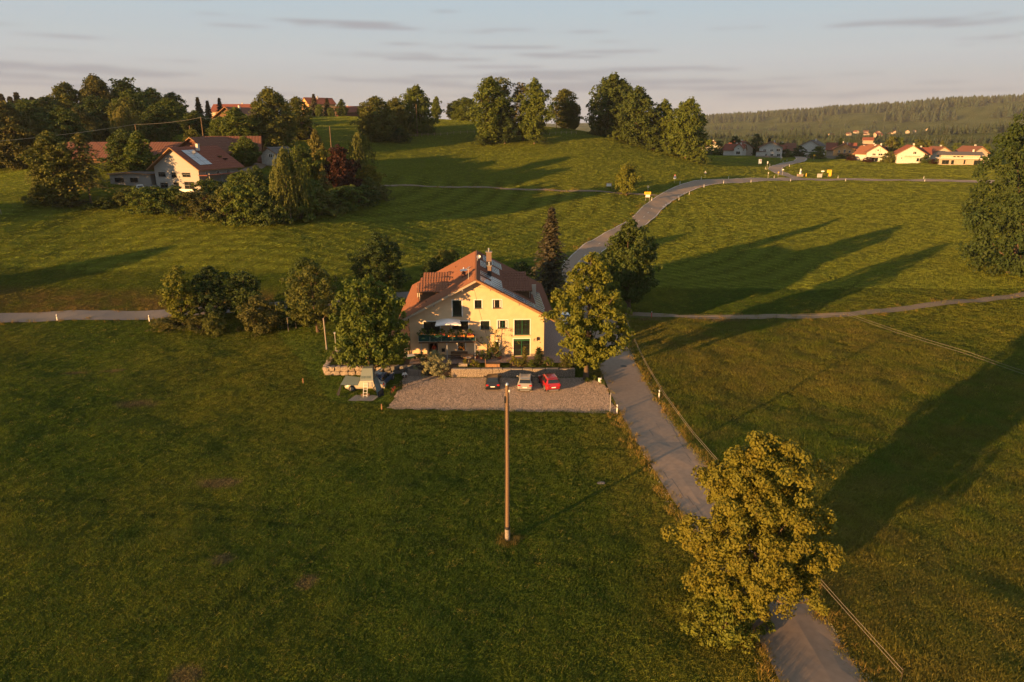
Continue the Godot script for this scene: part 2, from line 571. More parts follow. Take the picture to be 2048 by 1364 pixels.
func H(x: float, z: float) -> float:
	var r := sqrt(x * x + z * z)
	var a := atan2(x, -z)
	var b := log(maxf(r, 1.0))
	var i := (a - T0) / DT
	var j := (b - B0) / DB
	var h := 0.0
	if i < 1.0 or j < 1.0 or i >= NT - 3.0 or j >= NB - 3.0:
		h = plate(a, b)
	else:
		var i0 := int(i)
		var j0 := int(j)
		var u := i - i0
		var w := j - j0
		var o := (i0 - 1) * NB + j0
		h = cub(cub(cache[o - 1], cache[o], cache[o + 1], cache[o + 2], w),
			cub(cache[o + NB - 1], cache[o + NB], cache[o + NB + 1], cache[o + NB + 2], w),
			cub(cache[o + 2 * NB - 1], cache[o + 2 * NB], cache[o + 2 * NB + 1], cache[o + 2 * NB + 2], w),
			cub(cache[o + 3 * NB - 1], cache[o + 3 * NB], cache[o + 3 * NB + 1], cache[o + 3 * NB + 2], w), u)
	var yard := smoothstep(20.0, 34.0, Vector2(x + 5.0, z + 84.0).length())
	h += yard * (swell.get_noise_2d(x, z) * 0.42 + hummock.get_noise_2d(x, z) * 0.09)
	if r > 600.0:
		h += folds.get_noise_2d(x, z) * minf((r - 600.0) * 0.008, 8.0)
	return h

func P(x: float, z: float, up := 0.0) -> Vector3:
	return Vector3(x, H(x, z) + up, z)

# roads: centre lines as x, z
const NEAR_ROAD := [17.4, -20.0, 17.6, -31.1, 17.5, -37.2, 16.8, -44.4, 15.6, -55.0, 14.5, -67.4, 13.9, -80.3, 13.9, -91.1, 14.2, -102.0, 14.4, -113.3, 14.2, -123.9, 13.7, -134.0]
const MAIN_ROAD := [14.1, -126.0, 13.4, -143.0, 16.1, -154.2, 20.9, -166.2, 28.4, -179.7, 37.0, -196.4, 44.4, -214.9, 50.0, -226.1, 56.1, -236.7, 62.3, -244.7, 70.1, -252.3, 83.5, -261.8, 96.0, -270.8, 110.5, -280.6, 123.3, -284.0, 137.7, -283.0, 158.6, -275.3, 178.3, -263.5, 198.1, -254.0, 260.0, -225.0]
const LEFT_ROAD := [-130.0, -98.0, -96.0, -103.2, -83.5, -107.3, -72.3, -109.0, -58.0, -110.1, -45.9, -111.6, -33.2, -114.7, -20.2, -119.8, -2.2, -124.8, 8.2, -127.0, 14.3, -126.0]
const VILLAGE_ROAD := [117.0, -283.3, 115.7, -289.9, 115.0, -300.1, 116.5, -311.2, 123.8, -326.8, 135.8, -346.5, 148.0, -364.3, 162.8, -396.9, 172.0, -425.0]
const FIELD_TRACK := [-43.6, -214.2, -35.6, -222.0, -20.1, -225.9, -3.9, -225.6, 12.3, -224.5, 31.8, -226.1, 43.9, -229.0, 49.4, -228.5]
const EAST_TRACK := [14.8, -110.9, 18.0, -109.9, 22.0, -109.2, 35.0, -108.1, 44.0, -108.1, 56.4, -110.1, 71.8, -115.0, 83.9, -119.0, 94.8, -123.2, 114.2, -129.7, 140.0, -138.0]
const FARM_LANE := [-106.0, -290.0, -102.6, -282.1, -89.9, -250.9, -77.6, -222.2, -72.4, -202.4, -74.1, -188.0]
const PARKING := [-14.1, -70.4, -7.0, -70.0, -1.3, -69.8, 5.0, -69.4, 11.6, -69.0, 11.5, -73.0, 11.3, -78.1, 9.0, -80.15, 7.9, -80.15, -7.4, -80.15, -11.7, -81.2, -13.9, -81.9, -13.3, -76.9]
const PASTURE := [19.0, -31.0, 18.9, -40.0, 17.0, -57.0, 16.6, -70.0, 16.4, -80.0, 16.6, -93.0, 17.4, -105.0, 22.0, -107.3, 35.0, -106.2, 45.0, -106.3, 54.9, -108.2, 57.0, -98.5, 60.8, -89.9, 63.9, -79.9, 66.6, -71.6, 75.0, -50.0, 75.0, -20.0, 20.0, -20.0]

func line(flat: Array) -> PackedVector2Array:   # a smooth line through the points, about 1.5 m a step
	var c := Curve2D.new()
	var n: int = flat.size() / 2
	for i in n:
		var p := Vector2(flat[i * 2], flat[i * 2 + 1])
		var a := Vector2(flat[maxi(i - 1, 0) * 2], flat[maxi(i - 1, 0) * 2 + 1])
		var b := Vector2(flat[mini(i + 1, n - 1) * 2], flat[mini(i + 1, n - 1) * 2 + 1])
		var t := (b - a).normalized()
		c.add_point(p, -t * p.distance_to(a) * 0.33, t * p.distance_to(b) * 0.33)
	var out := PackedVector2Array()
	var l := c.get_baked_length()
	var k := int(l / 1.5)
	for i in k + 1:
		out.append(c.sample_baked(l * i / k))
	return out

func area(flat: Array) -> PackedVector2Array:
	var out := PackedVector2Array()
	for i in range(0, flat.size(), 2):
		out.append(Vector2(flat[i], flat[i + 1]))
	return out

var roads := []   # [line, half width, lift, box]
var park := PackedVector2Array()
var pasture := PackedVector2Array()
var terrace := PackedVector2Array()

func ribbon(mb: MB, pts: PackedVector2Array, from: float, to: float, lift: float, crown := 0.0) -> void:
	var cols := 5 if absf(to - from) > 1.0 else 1
	for i in pts.size() - 1:
		var d0 := (pts[mini(i + 1, pts.size() - 1)] - pts[maxi(i - 1, 0)]).normalized()
		var d1 := (pts[mini(i + 2, pts.size() - 1)] - pts[i]).normalized()
		var n0 := Vector2(-d0.y, d0.x)
		var n1 := Vector2(-d1.y, d1.x)
		for k in cols:
			var s0 := lerpf(from, to, float(k) / cols)
			var s1 := lerpf(from, to, float(k + 1) / cols)
			var q := []
			for e in [[pts[i], n0, s0], [pts[i + 1], n1, s0], [pts[i + 1], n1, s1], [pts[i], n0, s1]]:
				var w: Vector2 = e[0] + e[1] * e[2]
				var far := Vector2(w.x, w.y).length()
				q.append(P(w.x, w.y, lift + far * 0.00035))
			mb.quad(q[3], q[2], q[1], q[0])

func road_gap(p: Vector2) -> float:   # distance from the edge of the nearest road, negative on it
	var best := 1e9
	for r in roads:
		if not r[3].has_point(p):
			continue
		var l: PackedVector2Array = r[0]
		var d := 1e9
		for i in range(0, l.size(), 2):
			d = minf(d, p.distance_squared_to(l[i]))
		best = minf(best, sqrt(d) - r[1])
	return best

func make_roads() -> void:
	for k in [["near_road", NEAR_ROAD, 2.45, 0.045, "asphalt", "narrow asphalt lane running past the house"], ["main_road", MAIN_ROAD, 3.0, 0.05, "asphalt", "two lane country road with white edge lines"], ["side_road", LEFT_ROAD, 2.0, 0.04, "asphalt_old", "asphalt side road coming in from the left"],
			["village_road", VILLAGE_ROAD, 2.9, 0.06, "asphalt", "curving road leading into the village"], ["field_track", FIELD_TRACK, 0.9, 0.04, "gravel_track", "thin pale field track below the hill"], ["gravel_track", EAST_TRACK, 1.15, 0.035, "gravel_track", "pale gravel track crossing the right meadow"], ["farm_lane", FARM_LANE, 1.9, 0.06, "asphalt", "grey lane climbing past the farm"]]:
		var l := line(k[1])
		var box := Rect2(l[0], Vector2.ZERO)
		for p in l:
			box = box.expand(p)
		roads.append([l, k[2], k[3], box.grow(6.0)])
		var mb := MB.new()
		ribbon(mb, l, -k[2], k[2], k[3])
		struct(k[0], mb, M[k[4]], k[5])
	var paint := MB.new()
	var ml := line(MAIN_ROAD)
	ribbon(paint, ml.slice(4), 2.7, 2.85, 0.058)
	ribbon(paint, ml.slice(4), -2.85, -2.7, 0.058)
	var vl := line(VILLAGE_ROAD)
	ribbon(paint, vl.slice(4), 2.6, 2.75, 0.068)
	ribbon(paint, vl.slice(4), -2.75, -2.6, 0.068)
	for i in range(4, 64, 4):   # the broken line between the lanes
		ribbon(paint, ml.slice(i, i + 2), -0.07, 0.07, 0.058)
	for i in range(64, 84, 2):
		ribbon(paint, ml.slice(i, i + 2), 2.3, 2.5, 0.06)
	struct("road_marking", paint, M["paint_white"], "white painted edge lines and lane dashes")
	var tar := MB.new()   # tar filled cracks wandering along and across the lane
	rng.seed = 45
	var nl := line(NEAR_ROAD)
	for k in 6:
		var i0 := rng.randi_range(4, nl.size() - 14)
		var off := rng.randf_range(-1.9, 1.9)
		var drift := rng.randf_range(-0.25, 0.25) if k % 3 else rng.randf_range(0.9, 1.6) * (1.0 if off < 0.0 else -1.0)
		for i in (9 if k % 3 else 3):
			var wob := off + drift * i + rng.randfn(0.0, 0.05)
			if absf(wob) < 2.2:
				ribbon(tar, PackedVector2Array([nl[i0 + i] + Vector2(drift * 0.0, 0), nl[i0 + i + 1]]), wob, wob + 0.05, 0.05)
	struct("road_crack", tar, M["asphalt_patch"], "tar filled cracks in the lane")
	var lid := MB.new()
	lid.lathe([[0.0, 0.0], [0.42, 0.0], [0.42, 0.02], [0.36, 0.03], [0.0, 0.03]], 20)
	single("manhole_cover", lid, M["plastic_grey"], "dark round manhole cover in the lane beside the house", "manhole cover", P(14.6, -84.2, 0.06))
	# the gravel yard
	# the border of the gravel is ragged: grass grows into it
	var rough := area(PARKING)
	rng.seed = 46
	for i in rough.size():
		var e0 := rough[i]
		var e1 := rough[(i + 1) % rough.size()]
		var steps := maxi(int(e0.distance_to(e1) / 0.55), 1)
		var out := Vector2(e1.y - e0.y, e0.x - e1.x).normalized()
		for k in steps:
			var q := e0.lerp(e1, float(k) / steps)
			park.append(q + out * (rng.randf_range(-0.22, 0.22) if q.y > -79.5 else 0.0))
	pasture = area(PASTURE)
	var yard := MB.new()
	var t := Geometry2D.triangulate_polygon(park)
	for i in range(0, t.size(), 3):
		var a := park[t[i]]; var b := park[t[i + 1]]; var d := park[t[i + 2]]
		if (b - a).cross(d - a) > 0.0:
			var w := b; b = d; d = w
		yard.tri(P(a.x, a.y, 0.05), P(b.x, b.y, 0.05), P(d.x, d.y, 0.05))
	struct("gravel_yard", yard, M["gravel"], "pale gravel car park in front of the house")

func ground_color(x: float, z: float) -> Color:
	# kinds of grass, not light: mown meadow, dry bank, pasture, straw by the roads
	var r := sqrt(x * x + z * z)
	var p := patches.get_noise_2d(x, z)
	var q := specks.get_noise_2d(x, z)
	var c := Color(0.071, 0.104, 0.015)
	c = c.lerp(Color(0.12, 0.13, 0.018), clampf(0.5 + p * 1.3, 0.0, 1.0))
	c = c.lerp(Color(0.05, 0.082, 0.014), clampf(q * 0.9, 0.0, 1.0))
	if r < 140.0 and x > 14.0 and Geometry2D.is_point_in_polygon(Vector2(x, z), pasture):
		c = c.lerp(Color(0.14, 0.118, 0.028), clampf(0.42 + p * 0.6 + q * 0.5, 0.0, 0.9))
	if z < -128.0 and r < 700.0:   # mown hay fields are a little yellower
		c = c.lerp(Color(0.165, 0.195, 0.027), 0.85)
		if z > -235.0 and x < 70.0:   # swaths left by the mower
			var sw_ := sin((x * 0.55 - z * 0.83 + 0.0035 * (x - 20.0) * (x - 20.0)) * 2.2 + p * 1.5)
			c = c * (1.0 + 0.28 * sw_)
	if z > -70.0 and x < 18.0 and x > 4.0:   # poorer, yellower grass beside the lane
		var edge: float = (17.6 if z > -40.0 else lerpf(17.6, 14.5, (-z - 40.0) / 28.0)) - 2.5 - x
		c = c.lerp(Color(0.155, 0.145, 0.024), smoothstep(7.5, 0.5, edge + q * 3.0) * 0.7)
	if z < -72.0 and z > -104.0 and x < -14.0 and x > -37.0 + maxf(0.0, (z + 90.0) * -0.1) and x > -38.0 + (z + 104.0) * 0.55:   # the short lawn left of the house
		c = c.lerp(Color(0.10, 0.15, 0.022), 0.75)
	for w in WHEELS:   # grass pressed down by tractor wheels, two lines 1.8 m apart
		var d := absf(Vector2(x, z).distance_to(Vector2(w[0], w[1])) - w[2])
		if absf(d - 0.9) < 0.45 and r < 130.0 and x < 12.0:
			c = c.lerp(Color(0.03, 0.05, 0.013), clampf(0.3 + q * 1.2, 0.0, 0.6) * smoothstep(0.45, 0.15, absf(d - 0.9)))
	if x < -42.0 and z < -109.5 and z > -122.0:   # dry bank above the side road
		c = c.lerp(Color(0.15, 0.10, 0.035), clampf(0.6 + q * 0.6, 0.0, 0.85) * smoothstep(-122.0, -117.0, z))
	if r > 700.0:
		c = c.lerp(Color(0.17, 0.20, 0.06), clampf(0.7 + folds.get_noise_2d(x * 3.0, z * 3.0) * 1.3, 0.0, 1.0))
	for b in BARE:
		var d := Vector2((x - b[0]) / b[2], (z - b[1]) / b[3]).length() + q * 0.35
		if d < 1.0:
			c = c.lerp(Color(0.14, 0.10, 0.06), smoothstep(1.0, 0.5, d) * 0.75)
	return c

const WHEELS := [[-140.0, -190.0, 150.0], [60.0, -230.0, 176.0], [-40.0, 90.0, 140.0], [90.0, 10.0, 118.0]]   # centre x, z and radius of the wheel tracks
const BARE := [[-26.0, -54.0, 2.2, 1.0], [-57.0, -83.5, 2.0, 0.9], [-52.0, -84.0, 2.3, 0.8], [-14.2, -40.0, 0.8, 1.1], [-43.0, -72.0, 3.4, 1.3], [-21.0, -42.5, 1.1, 0.9], [-18.5, -31.6, 1.4, 1.0], [22.0, -106.2, 3.0, 0.8], [34.0, -106.0, 4.5, 1.0]]

func make_ground() -> void:
	# one sheet in rings round the viewpoint, fine in front and near, coarse far off and behind
	var angles := PackedFloat64Array()
	var a := -PI
	while a < PI - 0.02:
		angles.append(a)
		a += 0.0036 if absf(a + 0.0018) < 0.82 else 0.02 if absf(a) < 1.05 else 0.14
	angles.append(PI)
	var radii := PackedFloat64Array([3.0, 10.0, 18.0])
	var r := 24.0
	while r < 5600.0:
		radii.append(r)
		r *= 1.0145 if r < 480.0 else 1.03
	var na := angles.size()
	var v := PackedVector3Array()
	var c := PackedColorArray()
	for i in radii.size():
		for j in na:
			var x := sin(angles[j]) * radii[i]
			var z := -cos(angles[j]) * radii[i]
			v.append(P(x, z))
			c.append(ground_color(x, z))
	var idx := PackedInt32Array()
	for i in radii.size() - 1:
		for j in na - 1:
			var o := i * na + j
			idx.append_array([o, o + na, o + na + 1, o, o + na + 1, o + 1])
	var nor := PackedVector3Array()
	nor.resize(v.size())
	for i in range(0, idx.size(), 3):
		var w := (v[idx[i + 2]] - v[idx[i]]).cross(v[idx[i + 1]] - v[idx[i]])
		for k in 3:
			nor[idx[i + k]] += w
	for i in nor.size():
		nor[i] = nor[i].normalized()
		if nor[i].y < 0.0:
			nor[i] = -nor[i]
	var arr := []
	arr.resize(Mesh.ARRAY_MAX)
	arr[Mesh.ARRAY_VERTEX] = v
	arr[Mesh.ARRAY_NORMAL] = nor
	arr[Mesh.ARRAY_COLOR] = c
	arr[Mesh.ARRAY_INDEX] = idx
	var m := ArrayMesh.new()
	m.add_surface_from_arrays(Mesh.PRIMITIVE_TRIANGLES, arr)
	m.surface_set_material(0, M["grass_ground"])
	var o := MeshInstance3D.new()
	o.name = "ground"
	o.mesh = m
	add_child(o)
	tag(o, "rolling green meadows up to the far hills", "", "", "structure")

# ---------------------------------------------------------------- grass
func tuft(blades: int, spread: float, high: float, wide: float, seed_: int) -> ArrayMesh:
	rng.seed = seed_
	var mb := MB.new()
	for i in blades:
		var t := rng.randf() * TAU
		var q := sqrt(rng.randf()) * spread
		var p := Vector3(cos(t) * q, -0.02, sin(t) * q)
		var lean := Vector3(rng.randfn(0.0, 0.45), 1.0, rng.randfn(0.0, 0.45)) * high * rng.randf_range(0.5, 1.2)
		var s := rng.randf() * TAU
		var w := Vector3(cos(s), 0.0, sin(s)) * wide * rng.randf_range(0.6, 1.3)
		var k := rng.randf_range(0.75, 1.15)
		mb.col = Color(k, k * rng.randf_range(0.95, 1.05), k)
		var mid := p + lean * 0.55 + w * rng.randf_range(-0.4, 0.4)
		mb.tri(p - w, p + w, mid + w * 0.8)
		mb.tri(p - w, mid + w * 0.8, mid - w * 0.8)
		mb.tri(mid - w * 0.8, mid + w * 0.8, p + lean + Vector3(lean.x, -0.2 * high, lean.z) * 0.5)
	return mb.mesh(M["grass_blades"])

func scatter(called: String, label: String, mesh: Mesh, places: Array, colors: PackedColorArray) -> void:
	var mm := MultiMesh.new()
	mm.transform_format = MultiMesh.TRANSFORM_3D
	mm.use_colors = not colors.is_empty()
	mm.mesh = mesh
	mm.instance_count = places.size()
	for i in places.size():
		mm.set_instance_transform(i, places[i])
		if mm.use_colors:
			mm.set_instance_color(i, colors[i])
	var o := MultiMeshInstance3D.new()
	o.name = numbered(called)
	o.multimesh = mm
	add_child(o)
	tag(o, label, called.replace("_", " "), "", "stuff")

func make_grass(amount: float) -> void:
	var kinds := [tuft(15, 0.26, 0.13, 0.016, 61), tuft(17, 0.30, 0.24, 0.015, 62), tuft(11, 0.24, 0.42, 0.012, 63)]
	var spots := [[], [], []]
	var cols := [PackedColorArray(), PackedColorArray(), PackedColorArray()]
	rng.seed = 64
	var near := 26.0 * amount
	var r := 27.0
	while r < 440.0:
		var dr := r * 0.01
		var dens := near if r < 45.0 else near * pow(45.0 / r, 1.62)
		var count := int(dens * r * dr * 1.58 + rng.randf())
		for i in count:
			var a := rng.randf_range(-0.79, 0.79)
			var d := r + rng.randf() * dr
			var x := sin(a) * d
			var z := -cos(a) * d
			var p := Vector2(x, z)
			if Geometry2D.is_point_in_polygon(p, park) or Geometry2D.is_point_in_polygon(p, terrace):
				continue
			var gap := road_gap(p)
			if gap < rng.randf_range(-0.3, 0.3):
				continue
			var kind := 0
			var c := ground_color(x, z) * 1.25
			var k := lerpf(rng.randf_range(0.75, 1.3), 1.0, smoothstep(60.0, 160.0, d) * 0.7)
			c = Color(c.r * k, c.g * k * rng.randf_range(0.92, 1.06), c.b * k)
			var q := specks.get_noise_2d(x * 0.6, z * 0.6)
			var tall := rng.randf_range(0.7, 1.2)
			if z > -112.0 and x > 15.0 and Geometry2D.is_point_in_polygon(p, pasture):
				kind = 1
				tall *= 0.8 + maxf(q, 0.0)
			elif q > 0.25 and rng.randf() < 0.4:
				kind = 1
				tall *= 0.7
			var straw := clampf((1.5 + q * 1.5 - gap) * 0.75, 0.0, 1.0)
			if rng.randf() < straw * 0.5 and d < 260.0 and (x < 20.0 or rng.randf() < 0.35):
				kind = 2
				c = c.lerp(Color(0.30, 0.19, 0.06) * rng.randf_range(0.6, 1.2), rng.randf_range(0.35, 0.95))
			elif rng.randf() < 0.035 and d < 130.0:
				c = c.lerp(Color(0.30, 0.25, 0.06), 0.7)
			var s := rng.randf_range(0.8, 1.3) * (1.0 + minf(d / 160.0, 1.6))
			var b := Basis(Vector3.UP, rng.randf() * TAU).scaled(Vector3(s, tall * (1.0 + minf(d / 400.0, 0.6)), s))
			spots[kind].append(Transform3D(b, P(x, z)))
			cols[kind].append(c)
		r += dr
	# the stalks left standing at the foot of the pole and along the front of the yard
	for i in 70:
		var t := rng.randf() * TAU
		var q := sqrt(rng.randf()) * 0.9
		spots[2].append(Transform3D(Basis(Vector3.UP, t).scaled(Vector3(1, rng.randf_range(0.5, 1.0), 1)), P(-0.3 + cos(t) * q, -45.2 + sin(t) * q)))
		cols[2].append(Color(0.16, 0.12, 0.035) * rng.randf_range(0.7, 1.3))
	for i in 420:
		var x := rng.randf_range(-14.0, 11.0)
		spots[1].append(Transform3D(Basis(Vector3.UP, rng.randf() * TAU).scaled(Vector3(1, rng.randf_range(0.8, 1.5), 1)), P(x, -69.6 + rng.randf_range(0.0, 1.0) - x * -0.02)))
		cols[1].append(Color(0.075, 0.10, 0.02) * rng.randf_range(0.7, 1.3))
	scatter("meadow_grass", "short mown grass of the meadows", kinds[0], spots[0], cols[0])
	scatter("pasture_grass", "longer yellowish grass of the pasture", kinds[1], spots[1], cols[1])
	scatter("verge_grass", "dry straw coloured grass along the road edges", kinds[2], spots[2], cols[2])

# ---------------------------------------------------------------- trees
var trees := {}   # kind -> [crown mesh, trunk mesh, height, radius]
const TONE := {"leafy": "leaf_mid"}

func leaf(mb: MB, p: Vector3, nrm: Vector3, size: float, col: Color) -> void:
	var t := nrm.cross(Vector3(rng.randf() - 0.5, rng.randf() - 0.5, rng.randf() - 0.5)).normalized()
	var s := nrm.cross(t)
	t *= size
	s *= size * 0.62
	var dip := nrm * size * 0.18
	var a := p - t
	var b := p + s + dip
	var c := p + t
	var d := p - s + dip
	var n1 := (b - a).cross(c - a).normalized()
	var n2 := (c - a).cross(d - a).normalized()
	mb.v.append_array([a, c, b, a, d, c])
	mb.n.append_array([n1, n1, n1, n2, n2, n2])
	mb.c.append_array([col, col, col, col, col, col])

func outline(shape: String, t: float) -> float:   # radius of the crown over its height, 0 to 1
	match shape:
		"oval": return pow(maxf(sin(PI * pow(t, 0.8)), 0.0), 0.62)
		"dome": return pow(maxf(1.0 - pow(absf(t * 1.12 - 0.28) / 0.86, 2.3), 0.0), 0.55)
		"tall": return pow(maxf(sin(PI * pow(t, 0.95) * 0.985 + 0.03), 0.0), 0.45)
		"cone": return pow(1.0 - t, 0.7) * minf(1.0, t * 6.0 + 0.45)
		"pear": return pow(maxf(sin(PI * pow(t, 0.62)), 0.0), 0.7)
		"bush": return pow(maxf(1.0 - pow(t, 2.6), 0.0), 0.6)
	return 1.0

func leafy(kind: String, seed_: int, shape: String, high: float, wide: float, foot: float, clumps: int, each: int, size: float, clump: float, lobes := 0.28, bark := "bark") -> void:
	rng.seed = seed_
	var lump := FastNoiseLite.new()
	lump.seed = seed_
	lump.frequency = 1.0
	lump.noise_type = FastNoiseLite.TYPE_SIMPLEX
	lump.fractal_octaves = 2
	var mb := MB.new()
	var wood := MB.new()
	var tops := []
	var base := foot * high
	var lean := Vector3(rng.randfn(0.0, 0.03), 0, rng.randfn(0.0, 0.03)) * high
	for i in clumps:
		var t := 0.0
		var rr := 0.0
		for tries in 12:
			t = rng.randf()
			rr = outline(shape, t)
			if rng.randf() < rr:
				break
		var a := rng.randf() * TAU
		var out := pow(rng.randf(), 0.36)
		var lob := 1.0 + lobes * 2.2 * lump.get_noise_3d(cos(a) * 1.1, t * 3.2, sin(a) * 1.1)
		var rad := maxf(wide * rr * lob * out * 0.93 - clump * 0.35, 0.0)
		var y := base + (high - base) * (0.02 + 0.95 * t) + rng.randfn(0.0, 0.25)
		var c := Vector3(cos(a) * rad, minf(y, high - clump * 0.4), sin(a) * rad) + lean * (y / high)
		tops.append(c)
		var cs := clump * rng.randf_range(0.65, 1.3)
		var tint := rng.randf_range(0.82, 1.16)
		var warm := rng.randf_range(0.93, 1.1)
		var away := Vector3(c.x - lean.x, (c.y - base - (high - base) * 0.35) * 0.6, c.z - lean.z)
		away = away.normalized() if away.length() > 0.2 else Vector3.UP
		for j in each:
			var d := Vector3(rng.randfn(), rng.randfn(), rng.randfn()).normalized()
			d = (d + away * 0.55 + Vector3.UP * 0.15).normalized()
			var p := c + d * cs * Vector3(1.0, 0.78, 1.0) * pow(rng.randf(), 0.4)
			var nrm := (d * 0.8 + Vector3.UP * 0.35 + Vector3(rng.randfn(), rng.randfn(), rng.randfn()) * 0.55).normalized()
			var k := tint * rng.randf_range(0.8, 1.22)
			leaf(mb, p, nrm, size * rng.randf_range(0.65, 1.25), Color(k * warm, k, k * rng.randf_range(0.8, 1.1)))
	if shape != "bush":
		var up := high * 0.8
		var th := 0.012 * high + 0.08
		var spine := []
		var rads := []
		for i in 8:
			var f := i / 7.0
			spine.append(Vector3(sin(f * 3.0 + seed_) * 0.02 * high * f, up * f - 0.25, cos(f * 2.3 + seed_) * 0.02 * high * f) + lean * f)
			rads.append(th * lerpf(1.25, 0.16, pow(f, 0.75)))
		rads[0] *= 1.35
		wood.tube(spine, rads, 9)
		for i in 16:
			var to: Vector3 = tops[rng.randi() % tops.size()]
			var f := clampf((to.y / up) * rng.randf_range(0.45, 0.75), foot * 0.9, 0.92)
			var k := int(f * 7.0)
			var from: Vector3 = spine[k].lerp(spine[mini(k + 1, 7)], f * 7.0 - k)
			if to.y < from.y + 0.3:
				continue
			var mid := from.lerp(to, 0.5) + Vector3(0, -0.08, 0) * from.distance_to(to)
			wood.tube([from, mid, to], [rads[k] * 0.55, rads[k] * 0.34, 0.03], 6)
	else:
		for i in 7:
			var to: Vector3 = tops[rng.randi() % tops.size()]
			wood.tube([Vector3(rng.randfn(0, 0.1), -0.2, rng.randfn(0, 0.1)), to * 0.55, to], [0.07, 0.045, 0.015], 5)
	trees[kind] = [mb.mesh(M["leaf_mid"]), wood.mesh(M[bark]), high, wide]

func conifer(kind: String, seed_: int, high: float, wide: float, whorls: int, per: int, sprays: int, size: float, power := 0.85, foot := 0.06, droop := 0.35) -> void:
	rng.seed = seed_
	var mb := MB.new()
	var wood := MB.new()
	wood.tube([Vector3(0, -0.2, 0), Vector3(0, high * 0.5, 0), Vector3(0, high * 0.98, 0)], [0.013 * high + 0.05, 0.007 * high + 0.03, 0.02], 8)
	for w in whorls:
		var t := (w + rng.randf() * 0.7) / whorls
		var y := high * (foot + (0.97 - foot) * t)
		var reach := wide * pow(1.0 - t, power) * rng.randf_range(0.72, 1.12) + 0.12
		for b in per:
			var a := TAU * (b + rng.randf() * 0.8) / per + w * 0.7
			var l := reach * rng.randf_range(0.65, 1.15)
			var dir := Vector3(cos(a), 0, sin(a))
			var side := Vector3(-sin(a), 0, cos(a))
			var tint := rng.randf_range(0.75, 1.2)
			if l > wide * 0.4:
				wood.tube([Vector3(0, y, 0), Vector3(0, y - l * droop * 0.4, 0) + dir * l * 0.9], [0.035, 0.012], 4)
			for s in sprays:
				var f := (s + 0.6) / sprays
				var p := Vector3(0, y - l * droop * f * f + l * 0.08 * sin(f * 5.0), 0) + dir * l * f + side * rng.randfn(0.0, 0.10 + 0.16 * l * f * (1.2 - f))
				p.y += rng.randfn(0.0, 0.10)
				var nrm := (Vector3.UP * 0.9 + dir * rng.randf_range(-0.1, 0.9) + Vector3(rng.randfn(), 0.3 * rng.randfn(), rng.randfn()) * 0.5).normalized()
				var k := tint * rng.randf_range(0.75, 1.25)
				leaf(mb, p, nrm, size * rng.randf_range(0.7, 1.3), Color(k, k, k))
	trees[kind] = [mb.mesh(M["leaf_spruce"]), wood.mesh(M["bark"]), high, wide]

func weeping(kind: String, seed_: int, high: float, wide: float, strands: int, size: float) -> void:
	rng.seed = seed_
	var mb := MB.new()
	var wood := MB.new()
	wood.tube([Vector3(0, -0.2, 0), Vector3(0.1, high * 0.3, 0.05), Vector3(-0.15, high * 0.6, 0.1), Vector3(0.05, high * 0.93, 0)], [0.26, 0.2, 0.12, 0.03], 8)
	for i in strands:
		var t := pow(rng.randf(), 0.8)
		var y := high * (0.3 + 0.68 * t)
		var a := rng.randf() * TAU
		var reach := wide * pow(maxf(sin(PI * (0.2 + 0.78 * t)), 0.0), 0.6) * pow(rng.randf(), 0.4) * (1.0 + 0.3 * sin(a * 3.0 + seed_))
		var p := Vector3(cos(a) * reach, y, sin(a) * reach)
		if i % 9 == 0:
			wood.tube([Vector3(0, y * 0.72, 0), p * Vector3(0.6, 0.98, 0.6), p], [0.06, 0.03, 0.012], 5)
		var n := rng.randi_range(8, 18)
		var tint := rng.randf_range(0.8, 1.2)
		var out := Vector3(cos(a), 0.3, sin(a))
		for k in n:
			p += Vector3(rng.randfn(0.0, 0.10) + cos(a) * 0.02, -size * 0.85, rng.randfn(0.0, 0.10) + sin(a) * 0.02)
			if p.y < high * 0.07:
				break
			var q := tint * rng.randf_range(0.8, 1.25)
			leaf(mb, p, (out + Vector3(rng.randfn(), rng.randfn(), rng.randfn()) * 0.6).normalized(), size * rng.randf_range(0.7, 1.2), Color(q, q, q * 0.9))
	trees[kind] = [mb.mesh(M["leaf_olive"]), wood.mesh(M["bark_pale"]), high, wide]

